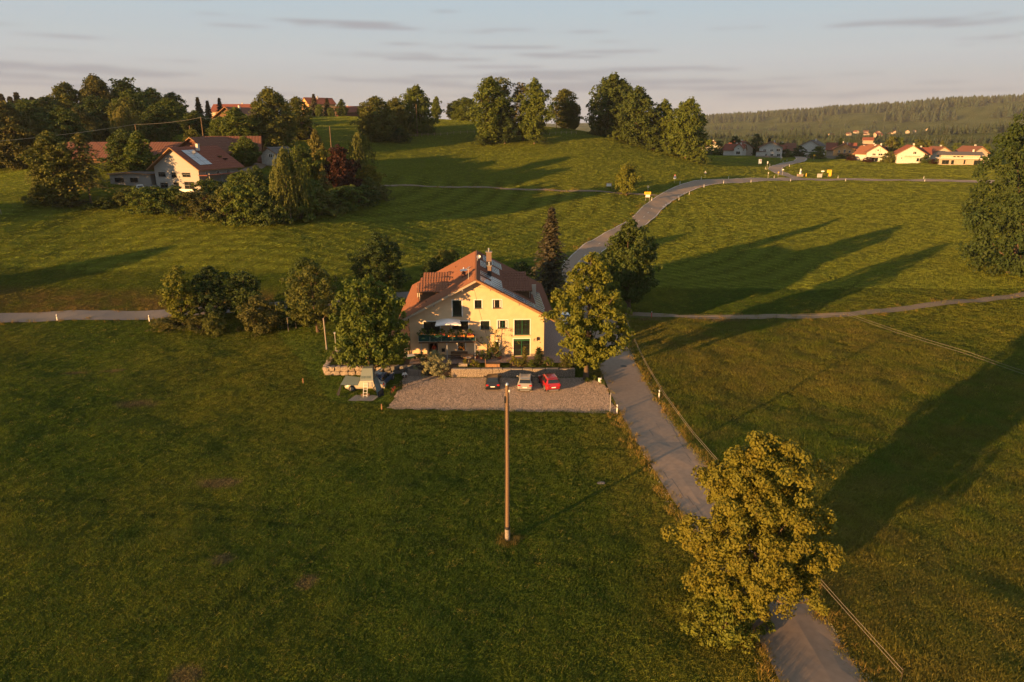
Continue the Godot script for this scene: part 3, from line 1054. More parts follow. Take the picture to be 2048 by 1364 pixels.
func make_kinds() -> void:
	leafy("maple", 101, "oval", 12.8, 5.2, 0.06, 520, 150, 0.112, 0.62, 0.26)
	leafy("linden", 102, "pear", 15.8, 4.6, 0.12, 300, 60, 0.20, 0.72, 0.38)
	leafy("ash", 103, "oval", 15.5, 5.1, 0.10, 300, 46, 0.24, 0.85, 0.28)
	leafy("lime", 104, "dome", 11.5, 4.6, 0.22, 290, 56, 0.19, 0.68, 0.26)
	leafy("garden", 105, "dome", 10.0, 4.2, 0.16, 210, 46, 0.19, 0.66, 0.4)
	leafy("garden_b", 106, "oval", 9.5, 3.3, 0.08, 190, 46, 0.19, 0.6, 0.36)
	leafy("tall", 107, "tall", 24.0, 6.0, 0.02, 340, 34, 0.42, 1.5, 0.3)
	leafy("tall_b", 108, "tall", 23.0, 6.5, 0.04, 340, 34, 0.42, 1.5, 0.34)
	leafy("broad", 109, "dome", 22.0, 9.0, 0.02, 430, 34, 0.46, 1.65, 0.26)
	leafy("broad_near", 128, "dome", 24.0, 9.0, 0.01, 440, 60, 0.27, 1.3, 0.26)
	leafy("broad_b", 110, "oval", 22.0, 8.0, 0.01, 400, 34, 0.46, 1.65, 0.3)
	leafy("loose", 111, "tall", 22.0, 5.5, 0.10, 170, 32, 0.38, 1.3, 0.5)
	leafy("small", 112, "oval", 9.0, 3.4, 0.08, 190, 34, 0.27, 0.85, 0.28)
	leafy("small_b", 113, "pear", 10.0, 3.0, 0.05, 180, 34, 0.27, 0.85, 0.34)
	leafy("bush", 114, "bush", 5.0, 3.4, 0.0, 130, 40, 0.19, 0.62, 0.35)
	leafy("bush_b", 115, "bush", 6.0, 3.2, 0.0, 130, 38, 0.21, 0.66, 0.5)
	leafy("shrub", 116, "bush", 2.8, 2.3, 0.0, 150, 46, 0.085, 0.34, 0.4)
	leafy("herb", 117, "bush", 1.0, 0.7, 0.0, 34, 26, 0.055, 0.2, 0.5)
	leafy("far_broad", 118, "dome", 12.0, 5.0, 0.02, 130, 18, 0.5, 1.2, 0.3)
	leafy("climber", 119, "pear", 3.6, 2.0, 0.3, 46, 20, 0.07, 0.3, 0.9)
	leafy("bottom_branch", 120, "bush", 4.2, 3.0, 0.0, 120, 60, 0.14, 0.6, 0.5)
	conifer("spruce", 121, 16.5, 3.4, 36, 9, 10, 0.30)
	conifer("spruce_far", 122, 14.0, 3.0, 22, 9, 6, 0.62, 0.75)
	conifer("larch", 123, 16.0, 5.6, 24, 7, 12, 0.36, 0.5, 0.22, 0.12)
	conifer("golden", 124, 9.0, 2.9, 24, 9, 7, 0.28, 0.8, 0.03, 0.1)
	conifer("thuja", 125, 2.4, 0.8, 22, 9, 5, 0.10, 0.6, 0.0, -0.3)
	weeping("weeping", 126, 16.0, 4.6, 620, 0.26)
	weeping("birch", 127, 16.0, 4.4, 420, 0.28)

func plant(called: String, kind: String, tone: String, x: float, z: float, high: float, wide: float, label: String, category := "tree", group := "", up := 0.0, turn := -1.0) -> Node3D:
	var k: Array = trees[kind]
	if turn < 0.0:
		turn = fposmod(x * 1.37 + z * 2.11, TAU)
	var o := thing(called, label, category, P(x, z, up), turn, group)
	var s := Vector3(wide / k[3], high / k[2], wide / k[3])
	var t := share(o, "trunk" if category == "tree" else "stem", k[1], Transform3D(Basis.from_scale(s), Vector3.ZERO))
	t.name = "trunk" if category == "tree" else "stem"
	var c := share(o, "crown" if category == "tree" else "foliage", k[0], Transform3D(Basis.from_scale(s), Vector3.ZERO))
	c.material_override = M[tone]
	return o

func make_trees() -> void:
	# near the house and in the foreground
	plant("maple_tree", "maple", "leaf_maple", 15.2, -36.8, 13.2, 4.75, "large sunlit golden green tree beside the lane in the foreground", "tree", "", 0.0, 0.8)
	plant("roadside_bush", "bottom_branch", "leaf_linden", 13.2, -35.2, 3.4, 2.3, "low green bush at the foot of the large foreground tree", "bush")
	plant("linden_tree", "linden", "leaf_linden", 9.2, -79.5, 16.4, 4.6, "tall slender sunlit linden between the car park and the lane", "tree", "", 0.0, 2.2)
	plant("ash_tree", "ash", "leaf_dark", 19.7, -111.2, 15.7, 5.1, "big dark round tree at the start of the gravel track")
	plant("spruce_tree", "spruce", "leaf_spruce", 7.0, -121.5, 16.8, 4.8, "pointed reddish spruce right behind the yellow house")
	plant("lime_tree", "lime", "leaf_mid", -17.5, -79.0, 13.0, 4.6, "dense green tree behind the roof tent left of the yellow house", "tree", "", 0.0, 1.4)
	plant("beech_tree", "ash", "leaf_deep", -22.5, -117.0, 11.9, 4.7, "dark tree behind the left end of the yellow house")
	plant("willow_tree", "garden", "leaf_olive", -29.6, -99.9, 10.3, 4.2, "olive green tree with a forked trunk on the left lawn")
	plant("maple_tree", "garden_b", "leaf_linden", -52.2, -104.2, 9.6, 3.1, "bright green tree, leftmost beside the side road")
	plant("maple_tree", "garden_b", "leaf_deep", -47.6, -106.4, 8.8, 3.3, "dark tree right behind the leftmost roadside tree", "tree", "", 0.0, 2.0)
	plant("maple_tree", "small", "leaf_dark", -43.6, -107.4, 7.6, 3.0, "smaller dark tree in front of the side road, right of two others")
	plant("elder_tree", "garden", "leaf_dark", -33.6, -108.0, 9.4, 3.4, "dark tree half hidden behind the olive tree on the lawn", "tree", "", 0.0, 4.0)
	plant("hedge_bush", "bush", "leaf_brown", -38.8, -101.8, 5.4, 3.6, "broad brownish green bush at the edge of the left lawn", "bush")
	plant("hedge_bush", "bush_b", "leaf_deep", -34.4, -104.2, 4.0, 2.8, "dark bush squeezed between the brownish bush and the lawn tree", "bush")
	plant("hedge_bush", "bush", "leaf_olive", -45.4, -100.4, 3.3, 2.1, "low olive bush below the three roadside trees", "bush")
	plant("hedge_bush", "bush_b", "leaf_gold", -54.0, -103.0, 1.8, 2.4, "low dry yellow bush under the leftmost roadside tree", "bush")
	plant("hedge_bush", "bush", "leaf_brown", -49.0, -102.4, 2.0, 2.6, "low brown scrub at the meadow edge under the roadside trees", "bush")
	plant("garden_bush", "bush_b", "leaf_olive", -12.6, -133.0, 5.6, 2.6, "sunlit golden bush rising behind the left roof slope", "bush")
	plant("garden_bush", "bush", "leaf_deep", -15.0, -130.0, 4.2, 2.6, "dark bush behind the left roof slope", "bush")
	plant("garden_bush", "bush", "leaf_deep", 2.1, -129.3, 4.4, 3.6, "dark bushes seen over the right roof slope", "bush")
	plant("garden_bush", "bush_b", "leaf_deep", -24.0, -112.0, 3.4, 3.0, "dark low bush in front of the dark tree behind the house", "bush")
	plant("edge_tree", "broad_near", "leaf_deep", 104.5, -141.0, 35.0, 10.8, "huge dark tree cut off by the right picture edge")
	plant("junction_tree", "small", "leaf_linden", 37.1, -225.2, 10.4, 3.7, "single round tree at the road junction below the hill")
	plant("silver_shrub", "shrub", "leaf_silver", -9.7, -81.4, 3.1, 2.3, "pale silvery shrub between the car park and the balcony", "shrub", "", 0.0)
	# the hill in the middle
	var hill := "trees on the hilltop"
	for k in [["tall", "leaf_mid", -9.5, -293.4, 24.9, 6.4, "tallest tree at the left of the hilltop pair"], ["tall_b", "leaf_deep", -2.9, -294.3, 16.0, 4.2, "dark narrow tree between the two tall hilltop trees"], ["loose", "leaf_grey", 4.8, -301.0, 22.4, 5.6, "thin pale tree with bare boughs on the hilltop"], ["tall_b", "leaf_mid", 9.4, -293.1, 24.0, 5.8, "tall dense tree at the right of the hilltop pair"],
			["loose", "leaf_olive", -6.0, -304.0, 24.0, 6.0, "loose tall tree behind the hilltop pair"], ["tall", "leaf_olive", 24.5, -340.0, 17.0, 5.6, "medium tree on the ridge right of the hilltop pair"], ["broad_b", "leaf_mid", 29.0, -341.0, 12.0, 3.8, "low rounded tree at the end of the ridge line"],
			["broad", "leaf_dark", 45.5, -329.0, 26.0, 9.6, "broadest tree at the left of the dark hillside grove"], ["broad_b", "leaf_dark", 55.5, -312.7, 23.2, 8.6, "brownish domed tree in the middle of the dark grove"], ["tall_b", "leaf_mid", 66.5, -312.4, 20.6, 5.4, "narrow tree with a spiky top in the dark grove"], ["broad", "leaf_mid", 73.8, -299.9, 23.0, 8.0, "rounded tree at the right end of the dark grove"], ["broad_b", "leaf_deep", 50.0, -328.0, 24.5, 8.0, "dark tree behind the middle of the grove"]]:
		plant("hill_tree", k[0], k[1], k[2], k[3], k[4] * 1.04, k[5] * 1.15, k[6], "tree", hill)
	for k in [["bush", 47.0, -319.0, 6.0, 5.0, "leaf_mid"], ["bush_b", 61.0, -307.0, 7.0, 5.0, "leaf_dark"], ["bush", 67.0, -303.0, 6.0, 5.0, "leaf_mid"], ["bush_b", -12.0, -291.5, 4.0, 3.4, "leaf_dark"], ["bush", 12.0, -291.0, 3.4, 3.0, "leaf_dark"], ["bush", 39.0, -325.0, 5.0, 4.0, "leaf_dark"], ["bush", 77.0, -294.0, 6.0, 4.4, "leaf_mid"]]:
		plant("undergrowth_bush", k[0], k[5], k[1], k[2], k[3], k[4], "bush growing under the hilltop trees", "bush", "bushes under the hilltop trees")
	plant("ridge_tree", "broad", "leaf_mid", -24.1, -375.0, 11.5, 8.0, "low wide tree on the ridge behind the hilltop pair")
	plant("ridge_tree", "small_b", "leaf_mid", -40.5, -385.0, 11.5, 3.4, "small egg shaped tree alone on the left ridge")
	plant("ridge_tree", "broad_b", "leaf_olive", -31.5, -395.0, 10.0, 5.4, "low tree on the ridge left of the hilltop pair")
	plant("slope_tree", "broad", "leaf_mid", -41.7, -314.0, 19.5, 8.2, "tall domed tree left of the hill pasture")
	plant("slope_tree", "broad_b", "leaf_olive", -54.7, -284.8, 17.0, 8.0, "wide tree at the left end of the pasture fence")
	plant("slope_tree", "broad", "leaf_olive", -49.2, -303.0, 15.0, 6.4, "bushy tree between the domed tree and the wide tree")
	plant("slope_bush", "bush", "leaf_deep", -46.0, -290.0, 5.0, 5.0, "dark bush at the left end of the pasture fence", "bush")
	# around the farm
	plant("village_tree", "broad", "leaf_olive", -82.8, -246.8, 18.4, 8.4, "largest tree behind the farm, beside the climbing lane")
	plant("village_tree", "broad_b", "leaf_olive", -80.6, -268.0, 15.0, 6.0, "tree right of the largest tree behind the farm")
	plant("village_tree", "broad_b", "leaf_mid", -91.0, -238.1, 12.0, 6.4, "low wide tree left of the lane behind the farm")
	plant("village_tree", "broad", "leaf_mid", -98.0, -241.0, 9.0, 5.0, "bushy tree above the farm barns")
	for k in [[-122.2, -445.9, 14.5, 4.0, "taller spruce beside the yellow building on the ridge"], [-113.5, -443.0, 12.0, 3.8, "second spruce on the ridge right of the yellow building"]]:
		plant("ridge_spruce", "spruce_far", "leaf_spruce", k[0], k[1], k[2], k[3], k[4])
	plant("ridge_tree", "small_b", "leaf_dark", -104.6, -441.0, 10.8, 3.6, "dark round tree on the ridge before the brick building")
	plant("ridge_tree", "small", "leaf_mid", -117.4, -438.0, 8.0, 2.8, "small green tree between the two ridge spruces")
	plant("ridge_tree", "small", "leaf_mid", -110.0, -438.0, 6.2, 2.6, "smallest tree right of the two ridge spruces")
	plant("weeping_birch", "weeping", "leaf_olive", -49.8, -155.0, 17.0, 3.7, "weeping birch towering over the farm hedge")
	plant("weeping_birch", "birch", "leaf_olive", -44.7, -207.0, 16.4, 3.8, "slim weeping birch at the right end of the farm garden")
	plant("garden_tree", "small", "leaf_yellow", -41.9, -206.3, 7.4, 3.7, "bright yellow green tree at the right end of the farm garden")
	plant("golden_conifer", "golden", "leaf_gold", -48.2, -178.6, 9.4, 2.9, "small golden conifer in the farm garden")
	plant("copper_beech", "small", "leaf_copper", -46.6, -191.2, 12.8, 4.2, "dark red copper beech in the farm garden")
	plant("copper_beech", "bush", "leaf_copper", -42.5, -184.0, 7.0, 4.0, "low dark red tree right of the copper beech")
	plant("garden_tree", "small_b", "leaf_gold", -54.9, -198.7, 14.0, 3.1, "slender golden tree left of the copper beech")
	plant("garden_tree", "small", "leaf_mid", -56.5, -188.1, 11.0, 4.0, "green tree in front of the slender golden tree")
	plant("garden_tree", "small", "leaf_yellow", -52.0, -192.0, 10.6, 3.0, "yellowish tree just left of the copper beech")
	plant("garden_conifer", "spruce_far", "leaf_deep", -72.0, -209.0, 6.5, 2.6, "small dark conifer beside the white shed")
	plant("larch_tree", "larch", "leaf_gold", -100.4, -165.2, 16.8, 6.0, "spreading larch with a sunlit trunk left of the farmhouse")
	plant("birch_tree", "tall", "leaf_olive", -106.0, -163.4, 16.6, 5.2, "olive green tree at the left end of the farm garden")
	plant("birch_tree", "weeping", "leaf_olive", -111.5, -168.5, 9.5, 4.0, "lower drooping tree at the left edge of the farm garden")
	plant("garden_tree", "small_b", "leaf_mid", -97.0, -184.8, 11.4, 4.0, "upright tree directly left of the farmhouse gable")
	plant("garden_tree", "small", "leaf_olive", -93.0, -206.5, 8.0, 2.8, "sunlit tree growing above the farmhouse ridge")
	plant("garden_tree", "broad", "leaf_dark", -103.0, -189.0, 10.5, 6.0, "dark tree between the larch and the long barn")
	plant("garden_tree", "broad_b", "leaf_mid", -75.0, -199.0, 8.0, 4.2, "rounded tree right of the farmhouse roof")
	var hedge := "shrubs of the farm hedge"
	var tones := ["leaf_olive", "leaf_mid", "leaf_dark", "leaf_mid", "leaf_olive", "leaf_mid", "leaf_dark", "leaf_brown"]
	var spots := [[-91.7, -166.6, 3.4, 3.6], [-84.1, -160.9, 5.6, 4.0], [-78.4, -160.8, 5.2, 4.4], [-71.4, -158.3, 5.0, 4.4], [-65.1, -155.2, 6.2, 4.0], [-59.2, -153.4, 8.2, 4.4], [-54.0, -152.2, 7.2, 3.9], [-48.5, -158.3, 8.4, 4.0], [-45.5, -164.0, 5.4, 4.2], [-41.8, -173.0, 5.6, 4.6], [-38.9, -181.1, 4.6, 4.0], [-37.6, -190.0, 3.8, 3.4], [-40.0, -197.0, 4.6, 3.6], [-66.2, -168.8, 6.6, 3.8], [-60.2, -166.0, 8.0, 4.0], [-73.2, -169.0, 4.6, 3.8], [-54.0, -168.0, 8.0, 4.2], [-50.0, -172.0, 6.0, 4.0], [-97.0, -164.0, 2.0, 3.0], [-104.0, -163.0, 2.2, 3.2], [-111.0, -163.6, 3.0, 3.4]]
	for i in spots.size():
		var s: Array = spots[i]
		plant("hedge_shrub", ["bush", "bush_b"][i % 2], tones[(i * 5) % 8], s[0], s[1], s[2] * 1.1, s[3] * 1.15, "leafy shrub in the tall hedge around the farm garden", "shrub", hedge)
	plant("hedge_shrub", "bush_b", "leaf_copper", -68.2, -157.6, 4.6, 2.4, "dark red shrub in the middle of the farm hedge", "shrub")
	plant("hedge_shrub", "bush", "leaf_copper", -56.2, -156.6, 6.0, 2.4, "dark red shrub in the farm hedge left of the weeping birch", "shrub")
	# the wood on the left
	var wood := "trees of the wood on the left"
	var wl := [["broad", -191.2, -273.3, 15.0, 9.0], ["broad_b", -197.7, -294.6, 15.0, 9.0], ["broad", -179.8, -278.0, 15.5, 9.5], ["broad_b", -190.1, -311.0, 19.5, 9.0], ["broad", -180.4, -314.4, 21.5, 8.5], ["loose", -171.7, -322.2, 20.5, 8.0], ["broad", -184.1, -345.7, 19.0, 8.3], ["broad_b", -175.8, -352.2, 16.0, 8.7], ["broad", -156.2, -332.3, 13.5, 6.9], ["broad_b", -143.7, -306.3, 11.0, 5.4], ["broad", -164.0, -216.0, 18.0, 8.6], ["broad_b", -150.0, -214.8, 17.0, 8.0], ["broad", -139.0, -222.0, 14.0, 7.4], ["weeping", -129.6, -240.1, 12.5, 4.4], ["broad", -158.9, -300.9, 15.5, 8.0], ["broad_b", -170.0, -255.0, 15.0, 9.0], ["broad", -155.0, -268.0, 15.0, 8.6], ["broad_b", -140.0, -262.0, 14.0, 8.0], ["broad", -150.0, -248.0, 12.0, 7.4], ["broad", -125.0, -252.0, 11.0, 6.0], ["broad_b", -178.0, -236.0, 18.0, 9.0], ["broad", -136.0, -285.0, 12.0, 7.0], ["broad_b", -118.0, -268.0, 8.0, 6.0], ["loose", -188.0, -330.0, 22.0, 7.0], ["broad", -205.0, -260.0, 16.0, 9.0]]
	var wt := ["leaf_mid", "leaf_dark", "leaf_olive", "leaf_dark", "leaf_mid", "leaf_brown", "leaf_deep"]
	for i in wl.size():
		var s: Array = wl[i]
		plant("wood_tree", s[0], wt[(i * 3) % 7] if s[0] != "weeping" else "leaf_gold", s[1], s[2], s[3] * 1.12, s[4], "broad leafy tree in the dark wood on the left skyline", "tree", wood)
	for k in [[-138.2, -317.8, 13.0, 3.2], [-147.2, -349.0, 11.0, 3.0], [-141.4, -349.2, 12.0, 3.0], [-153.0, -352.0, 10.0, 3.0], [-151.0, -425.0, 10.0, 3.6], [-178.0, -372.0, 14.0, 3.4], [-187.0, -378.0, 16.0, 3.6], [-194.0, -380.0, 17.0, 3.8], [-171.0, -366.0, 12.0, 3.4]]:
		plant("wood_spruce", "spruce_far", "leaf_spruce", k[0], k[1], k[2], k[3], "dark spruce standing above the wood on the left", "tree", "spruces above the wood")
	for k in 9:
		plant("far_spruce", "spruce_far", "leaf_spruce", -338.0 + k * 4.6, -440.0 - (k % 3) * 7.0, 21.0 + (k * 5) % 4, 6.4, "dark spruce in the clump on the far left skyline", "tree", "spruces on the far left skyline")
	# gardens of the village
	var vt := "garden trees of the village"
	for k in [["far_broad", "leaf_dark", 127.5, -438.5, 8.6, 3.8], ["far_broad", "leaf_deep", 138.0, -440.2, 11.4, 4.0], ["far_broad", "leaf_deep", 155.7, -452.0, 13.2, 4.4], ["spruce_far", "leaf_spruce", 163.8, -452.4, 11.6, 3.2], ["far_broad", "leaf_mid", 171.4, -396.2, 6.8, 4.0], ["spruce_far", "leaf_deep", 199.2, -430.8, 11.6, 3.4], ["far_broad", "leaf_olive", 229.5, -430.0, 13.0, 4.4], ["far_broad", "leaf_mid", 237.2, -434.0, 12.6, 5.0], ["far_broad", "leaf_olive", 246.5, -430.7, 11.6, 5.2], ["far_broad", "leaf_olive", 253.6, -432.8, 11.0, 5.0], ["small_b", "leaf_olive", 261.2, -430.4, 11.0, 2.6], ["far_broad", "leaf_mid", 268.0, -428.8, 9.6, 3.6], ["far_broad", "leaf_mid", 274.6, -410.3, 9.2, 3.6], ["far_broad", "leaf_olive", 193.4, -361.8, 5.4, 3.6], ["far_broad", "leaf_mid", 160.8, -415.2, 4.4, 4.5], ["far_broad", "leaf_deep", 172.0, -424.0, 6.5, 4.0], ["far_broad", "leaf_dark", 181.0, -420.0, 6.0, 4.0], ["far_broad", "leaf_olive", 167.0, -440.0, 8.0, 4.0], ["far_broad", "leaf_mid", 243.0, -372.0, 4.6, 3.6], ["far_broad", "leaf_dark", 206.5, -352.0, 4.0, 2.6], ["far_broad", "leaf_olive", 236.0, -346.0, 3.6, 3.2], ["far_broad", "leaf_mid", 121.0, -430.0, 5.6, 4.2]]:
		plant("village_tree", k[0], k[1], k[2], k[3], k[4], k[5], "garden tree among the houses of the village", "tree", vt)
	# trees left of the picture whose long shadows reach into the meadow
	for k in [[-152.0, -120.0, 15.0, 6.5], [-143.0, -128.0, 13.0, 5.0], [-162.0, -112.0, 16.0, 6.5], [-131.0, -84.0, 12.0, 5.0]]:
		plant("field_tree", "broad", "leaf_mid", k[0], k[1], k[2], k[3], "field tree beyond the left picture edge", "tree", "field trees on the left")
	# the woods of the far hills
	far_woods()

func far_woods() -> void:
	var low := MB.new()
	rng.seed = 130
	for t in 6:   # a shaggy spire in tiers
		var y := 0.04 + t * 0.155
		var rr := 0.24 * pow(1.0 - t / 6.4, 0.9)
		for j in 7:
			var a0 := TAU * j / 7.0 + t * 0.4
			var a1 := a0 + TAU / 7.0
			var k := rng.randf_range(0.75, 1.2)
			low.col = Color(k, k, k)
			var w0 := rr * rng.randf_range(0.8, 1.25)
			low.tri(Vector3(cos(a1) * rr, y, sin(a1) * rr), Vector3(cos(a0) * w0, y - 0.05 * rng.randf(), sin(a0) * w0), Vector3(0, y + 0.26, 0))
	for t in 26:   # and a bushy half of leaf clumps, so that the spires are not all alike
		var d := Vector3(rng.randfn(), absf(rng.randfn()), rng.randfn()).normalized()
		var c := Vector3(d.x * 0.16 + 0.12, 0.12 + d.y * 0.5, d.z * 0.16)
		var k := rng.randf_range(0.8, 1.3)
		leaf(low, c, d, 0.11, Color(k, k, k))
	var mesh := low.mesh(M["leaf_far"])
	var spots := []
	var cols := PackedColorArray()
	rng.seed = 131
	var tries := 0
	while tries < 60000 and spots.size() < 11000:
		tries += 1
		var a := rng.randf_range(0.24, 0.72)
		var d := exp(rng.randf_range(log(620.0), log(5200.0)))
		var x := sin(a) * d
		var z := -cos(a) * d
		var n := folds.get_noise_2d(x * 0.75 + 90.0, z * 0.75) + 0.35 * folds.get_noise_2d(x * 3.0, z * 3.0)
		var crest := lerpf(3250.0, 2990.0, smoothstep(0.28, 0.6, a))   # how far the ridge is in that direction
		var up := d / crest
		var want := 0.0
		if up < 0.42:
			want = 0.13 * smoothstep(780.0, 860.0, d) * smoothstep(0.40, 0.33, up) * smoothstep(0.05, 0.14, n)
		elif up < 0.80:
			want = smoothstep(0.26, 0.3, n) * 0.1
		else:
			want = smoothstep(-0.03, 0.03, n + (up - 1.0) * 1.6) * smoothstep(1.2, 1.08, up)
		if want < rng.randf():
			continue
		var s := rng.randf_range(17.0, 30.0)
		if d < 1300.0:
			s *= 0.3
		elif up < 0.80:
			s *= 0.6
		spots.append(Transform3D(Basis(Vector3.UP, rng.randf() * TAU).scaled(Vector3(s * rng.randf_range(0.9, 1.7), s, s * rng.randf_range(0.9, 1.7))), P(x, z, -0.5)))
		var k := rng.randf_range(0.7, 1.3)
		cols.append(Color(k * rng.randf_range(0.95, 1.25), k, k * 0.95))
	scatter("far_forest", "dark mixed woods covering the far hills", mesh, spots, cols)

# ---------------------------------------------------------------- the yellow house
func tiles(mb: MB, o: Vector3, along: Vector3, up: Vector3, la: float, lu: float, rib := 0.32, course := 0.42) -> void:
	# a slope of interlocking tiles: ribs run up the slope, every course overlaps the one below
	var n := along.cross(up).normalized()
	if n.y < 0.0:
		n = -n
	var na := maxi(int(la / rib), 1)
	var nu := maxi(int(lu / course), 1)
	for j in nu:
		var a := o + up * (lu * j / nu)
		var b := o + up * (lu * (j + 1) / nu)
		for i in na:
			var k := rng.randf_range(0.82, 1.12)
			mb.col = Color(k, k, k)
			var s0 := along * (la * i / na)
			var s1 := along * (la * (i + 0.45) / na)
			var s2 := along * (la * (i + 0.7) / na)
			var s3 := along * (la * (i + 1) / na)
			var lo := n * 0.035
			var q := [[s0, 0.0], [s1, 0.0], [s2, 0.06], [s3, 0.0]]
			for w in 3:
				var p0: Vector3 = a + q[w][0] + lo + n * q[w][1]
				var p1: Vector3 = a + q[w + 1][0] + lo + n * q[w + 1][1]
				var p2: Vector3 = b + q[w + 1][0] + n * q[w + 1][1]
				var p3: Vector3 = b + q[w][0] + n * q[w][1]
				if (p1 - p0).cross(p3 - p0).dot(n) > 0.0:
					mb.quad(p0, p1, p2, p3)
					mb.quad(a + q[w][0], a + q[w + 1][0], p1, p0)
				else:
					mb.quad(p1, p0, p3, p2)
					mb.quad(a + q[w + 1][0], a + q[w][0], p0, p1)
	mb.col = Color(1, 1, 1)

func window(parent: Node3D, x: float, y: float, w: float, h: float, z: float, frame: String, across := 1, down := 1, surround := true, called := "window", curtain := false, label := "", glass := "window_pane") -> Node3D:
	# frame set into the wall opening, panes behind it; thing > window > pane, sill, surround
	var f := MB.new()
	var t := 0.07
	f.box(Vector3(x - w / 2 + t / 2, y + h / 2, z - 0.10), Vector3(t, h, 0.09))
	f.box(Vector3(x + w / 2 - t / 2, y + h / 2, z - 0.10), Vector3(t, h, 0.09))
	f.box(Vector3(x, y + t / 2, z - 0.10), Vector3(w - 2 * t, t, 0.09))
	f.box(Vector3(x, y + h - t / 2, z - 0.10), Vector3(w - 2 * t, t, 0.09))
	for i in range(1, across):
		var thick := 0.10 if across % 2 == 0 and i == across / 2 else 0.03
		f.box(Vector3(x - w / 2 + w * i / across, y + h / 2, z - 0.105), Vector3(thick, h - 2 * t, 0.07))
	for i in range(1, down):
		f.box(Vector3(x, y + h * i / down, z - 0.108), Vector3(w - 2 * t, 0.025, 0.06))
	var o := part(parent, called, f, M[frame], label)
	for i in across:
		for j in down:
			part(o, "pane", bx(Vector3(x - w / 2 + w * (i + 0.5) / across, y + h * (j + 0.5) / down, z - 0.135), Vector3(w / across - 0.02, h / down - 0.02, 0.02)), M[glass])
	if curtain:
		var c := MB.new()
		c.box(Vector3(x - w * 0.36, y + h / 2, z - 0.118), Vector3(w * 0.16, h - 0.16, 0.01))
		c.box(Vector3(x + w * 0.36, y + h / 2, z - 0.118), Vector3(w * 0.16, h - 0.16, 0.01))
		part(o, "curtain", c, M["curtain"])
	if surround:
		var s := MB.new()
		var b := 0.13
		s.box(Vector3(x - w / 2 - b / 2, y + h / 2, z + 0.005), Vector3(b, h + 2 * b, 0.03))
		s.box(Vector3(x + w / 2 + b / 2, y + h / 2, z + 0.005), Vector3(b, h + 2 * b, 0.03))
		s.box(Vector3(x, y + h + b / 2, z + 0.005), Vector3(w, b, 0.03))
		part(o, "surround", s, M["trim_white"])
		if called == "window":
			part(o, "sill", bx(Vector3(x, y - 0.03, z + 0.04), Vector3(w + 0.12, 0.05, 0.16)), M["frame_dark"])
	return o

const HOUSE_W := 17.5
const HOUSE_L := 19.0
const EAVE := 5.55
const RIDGE := 10.2

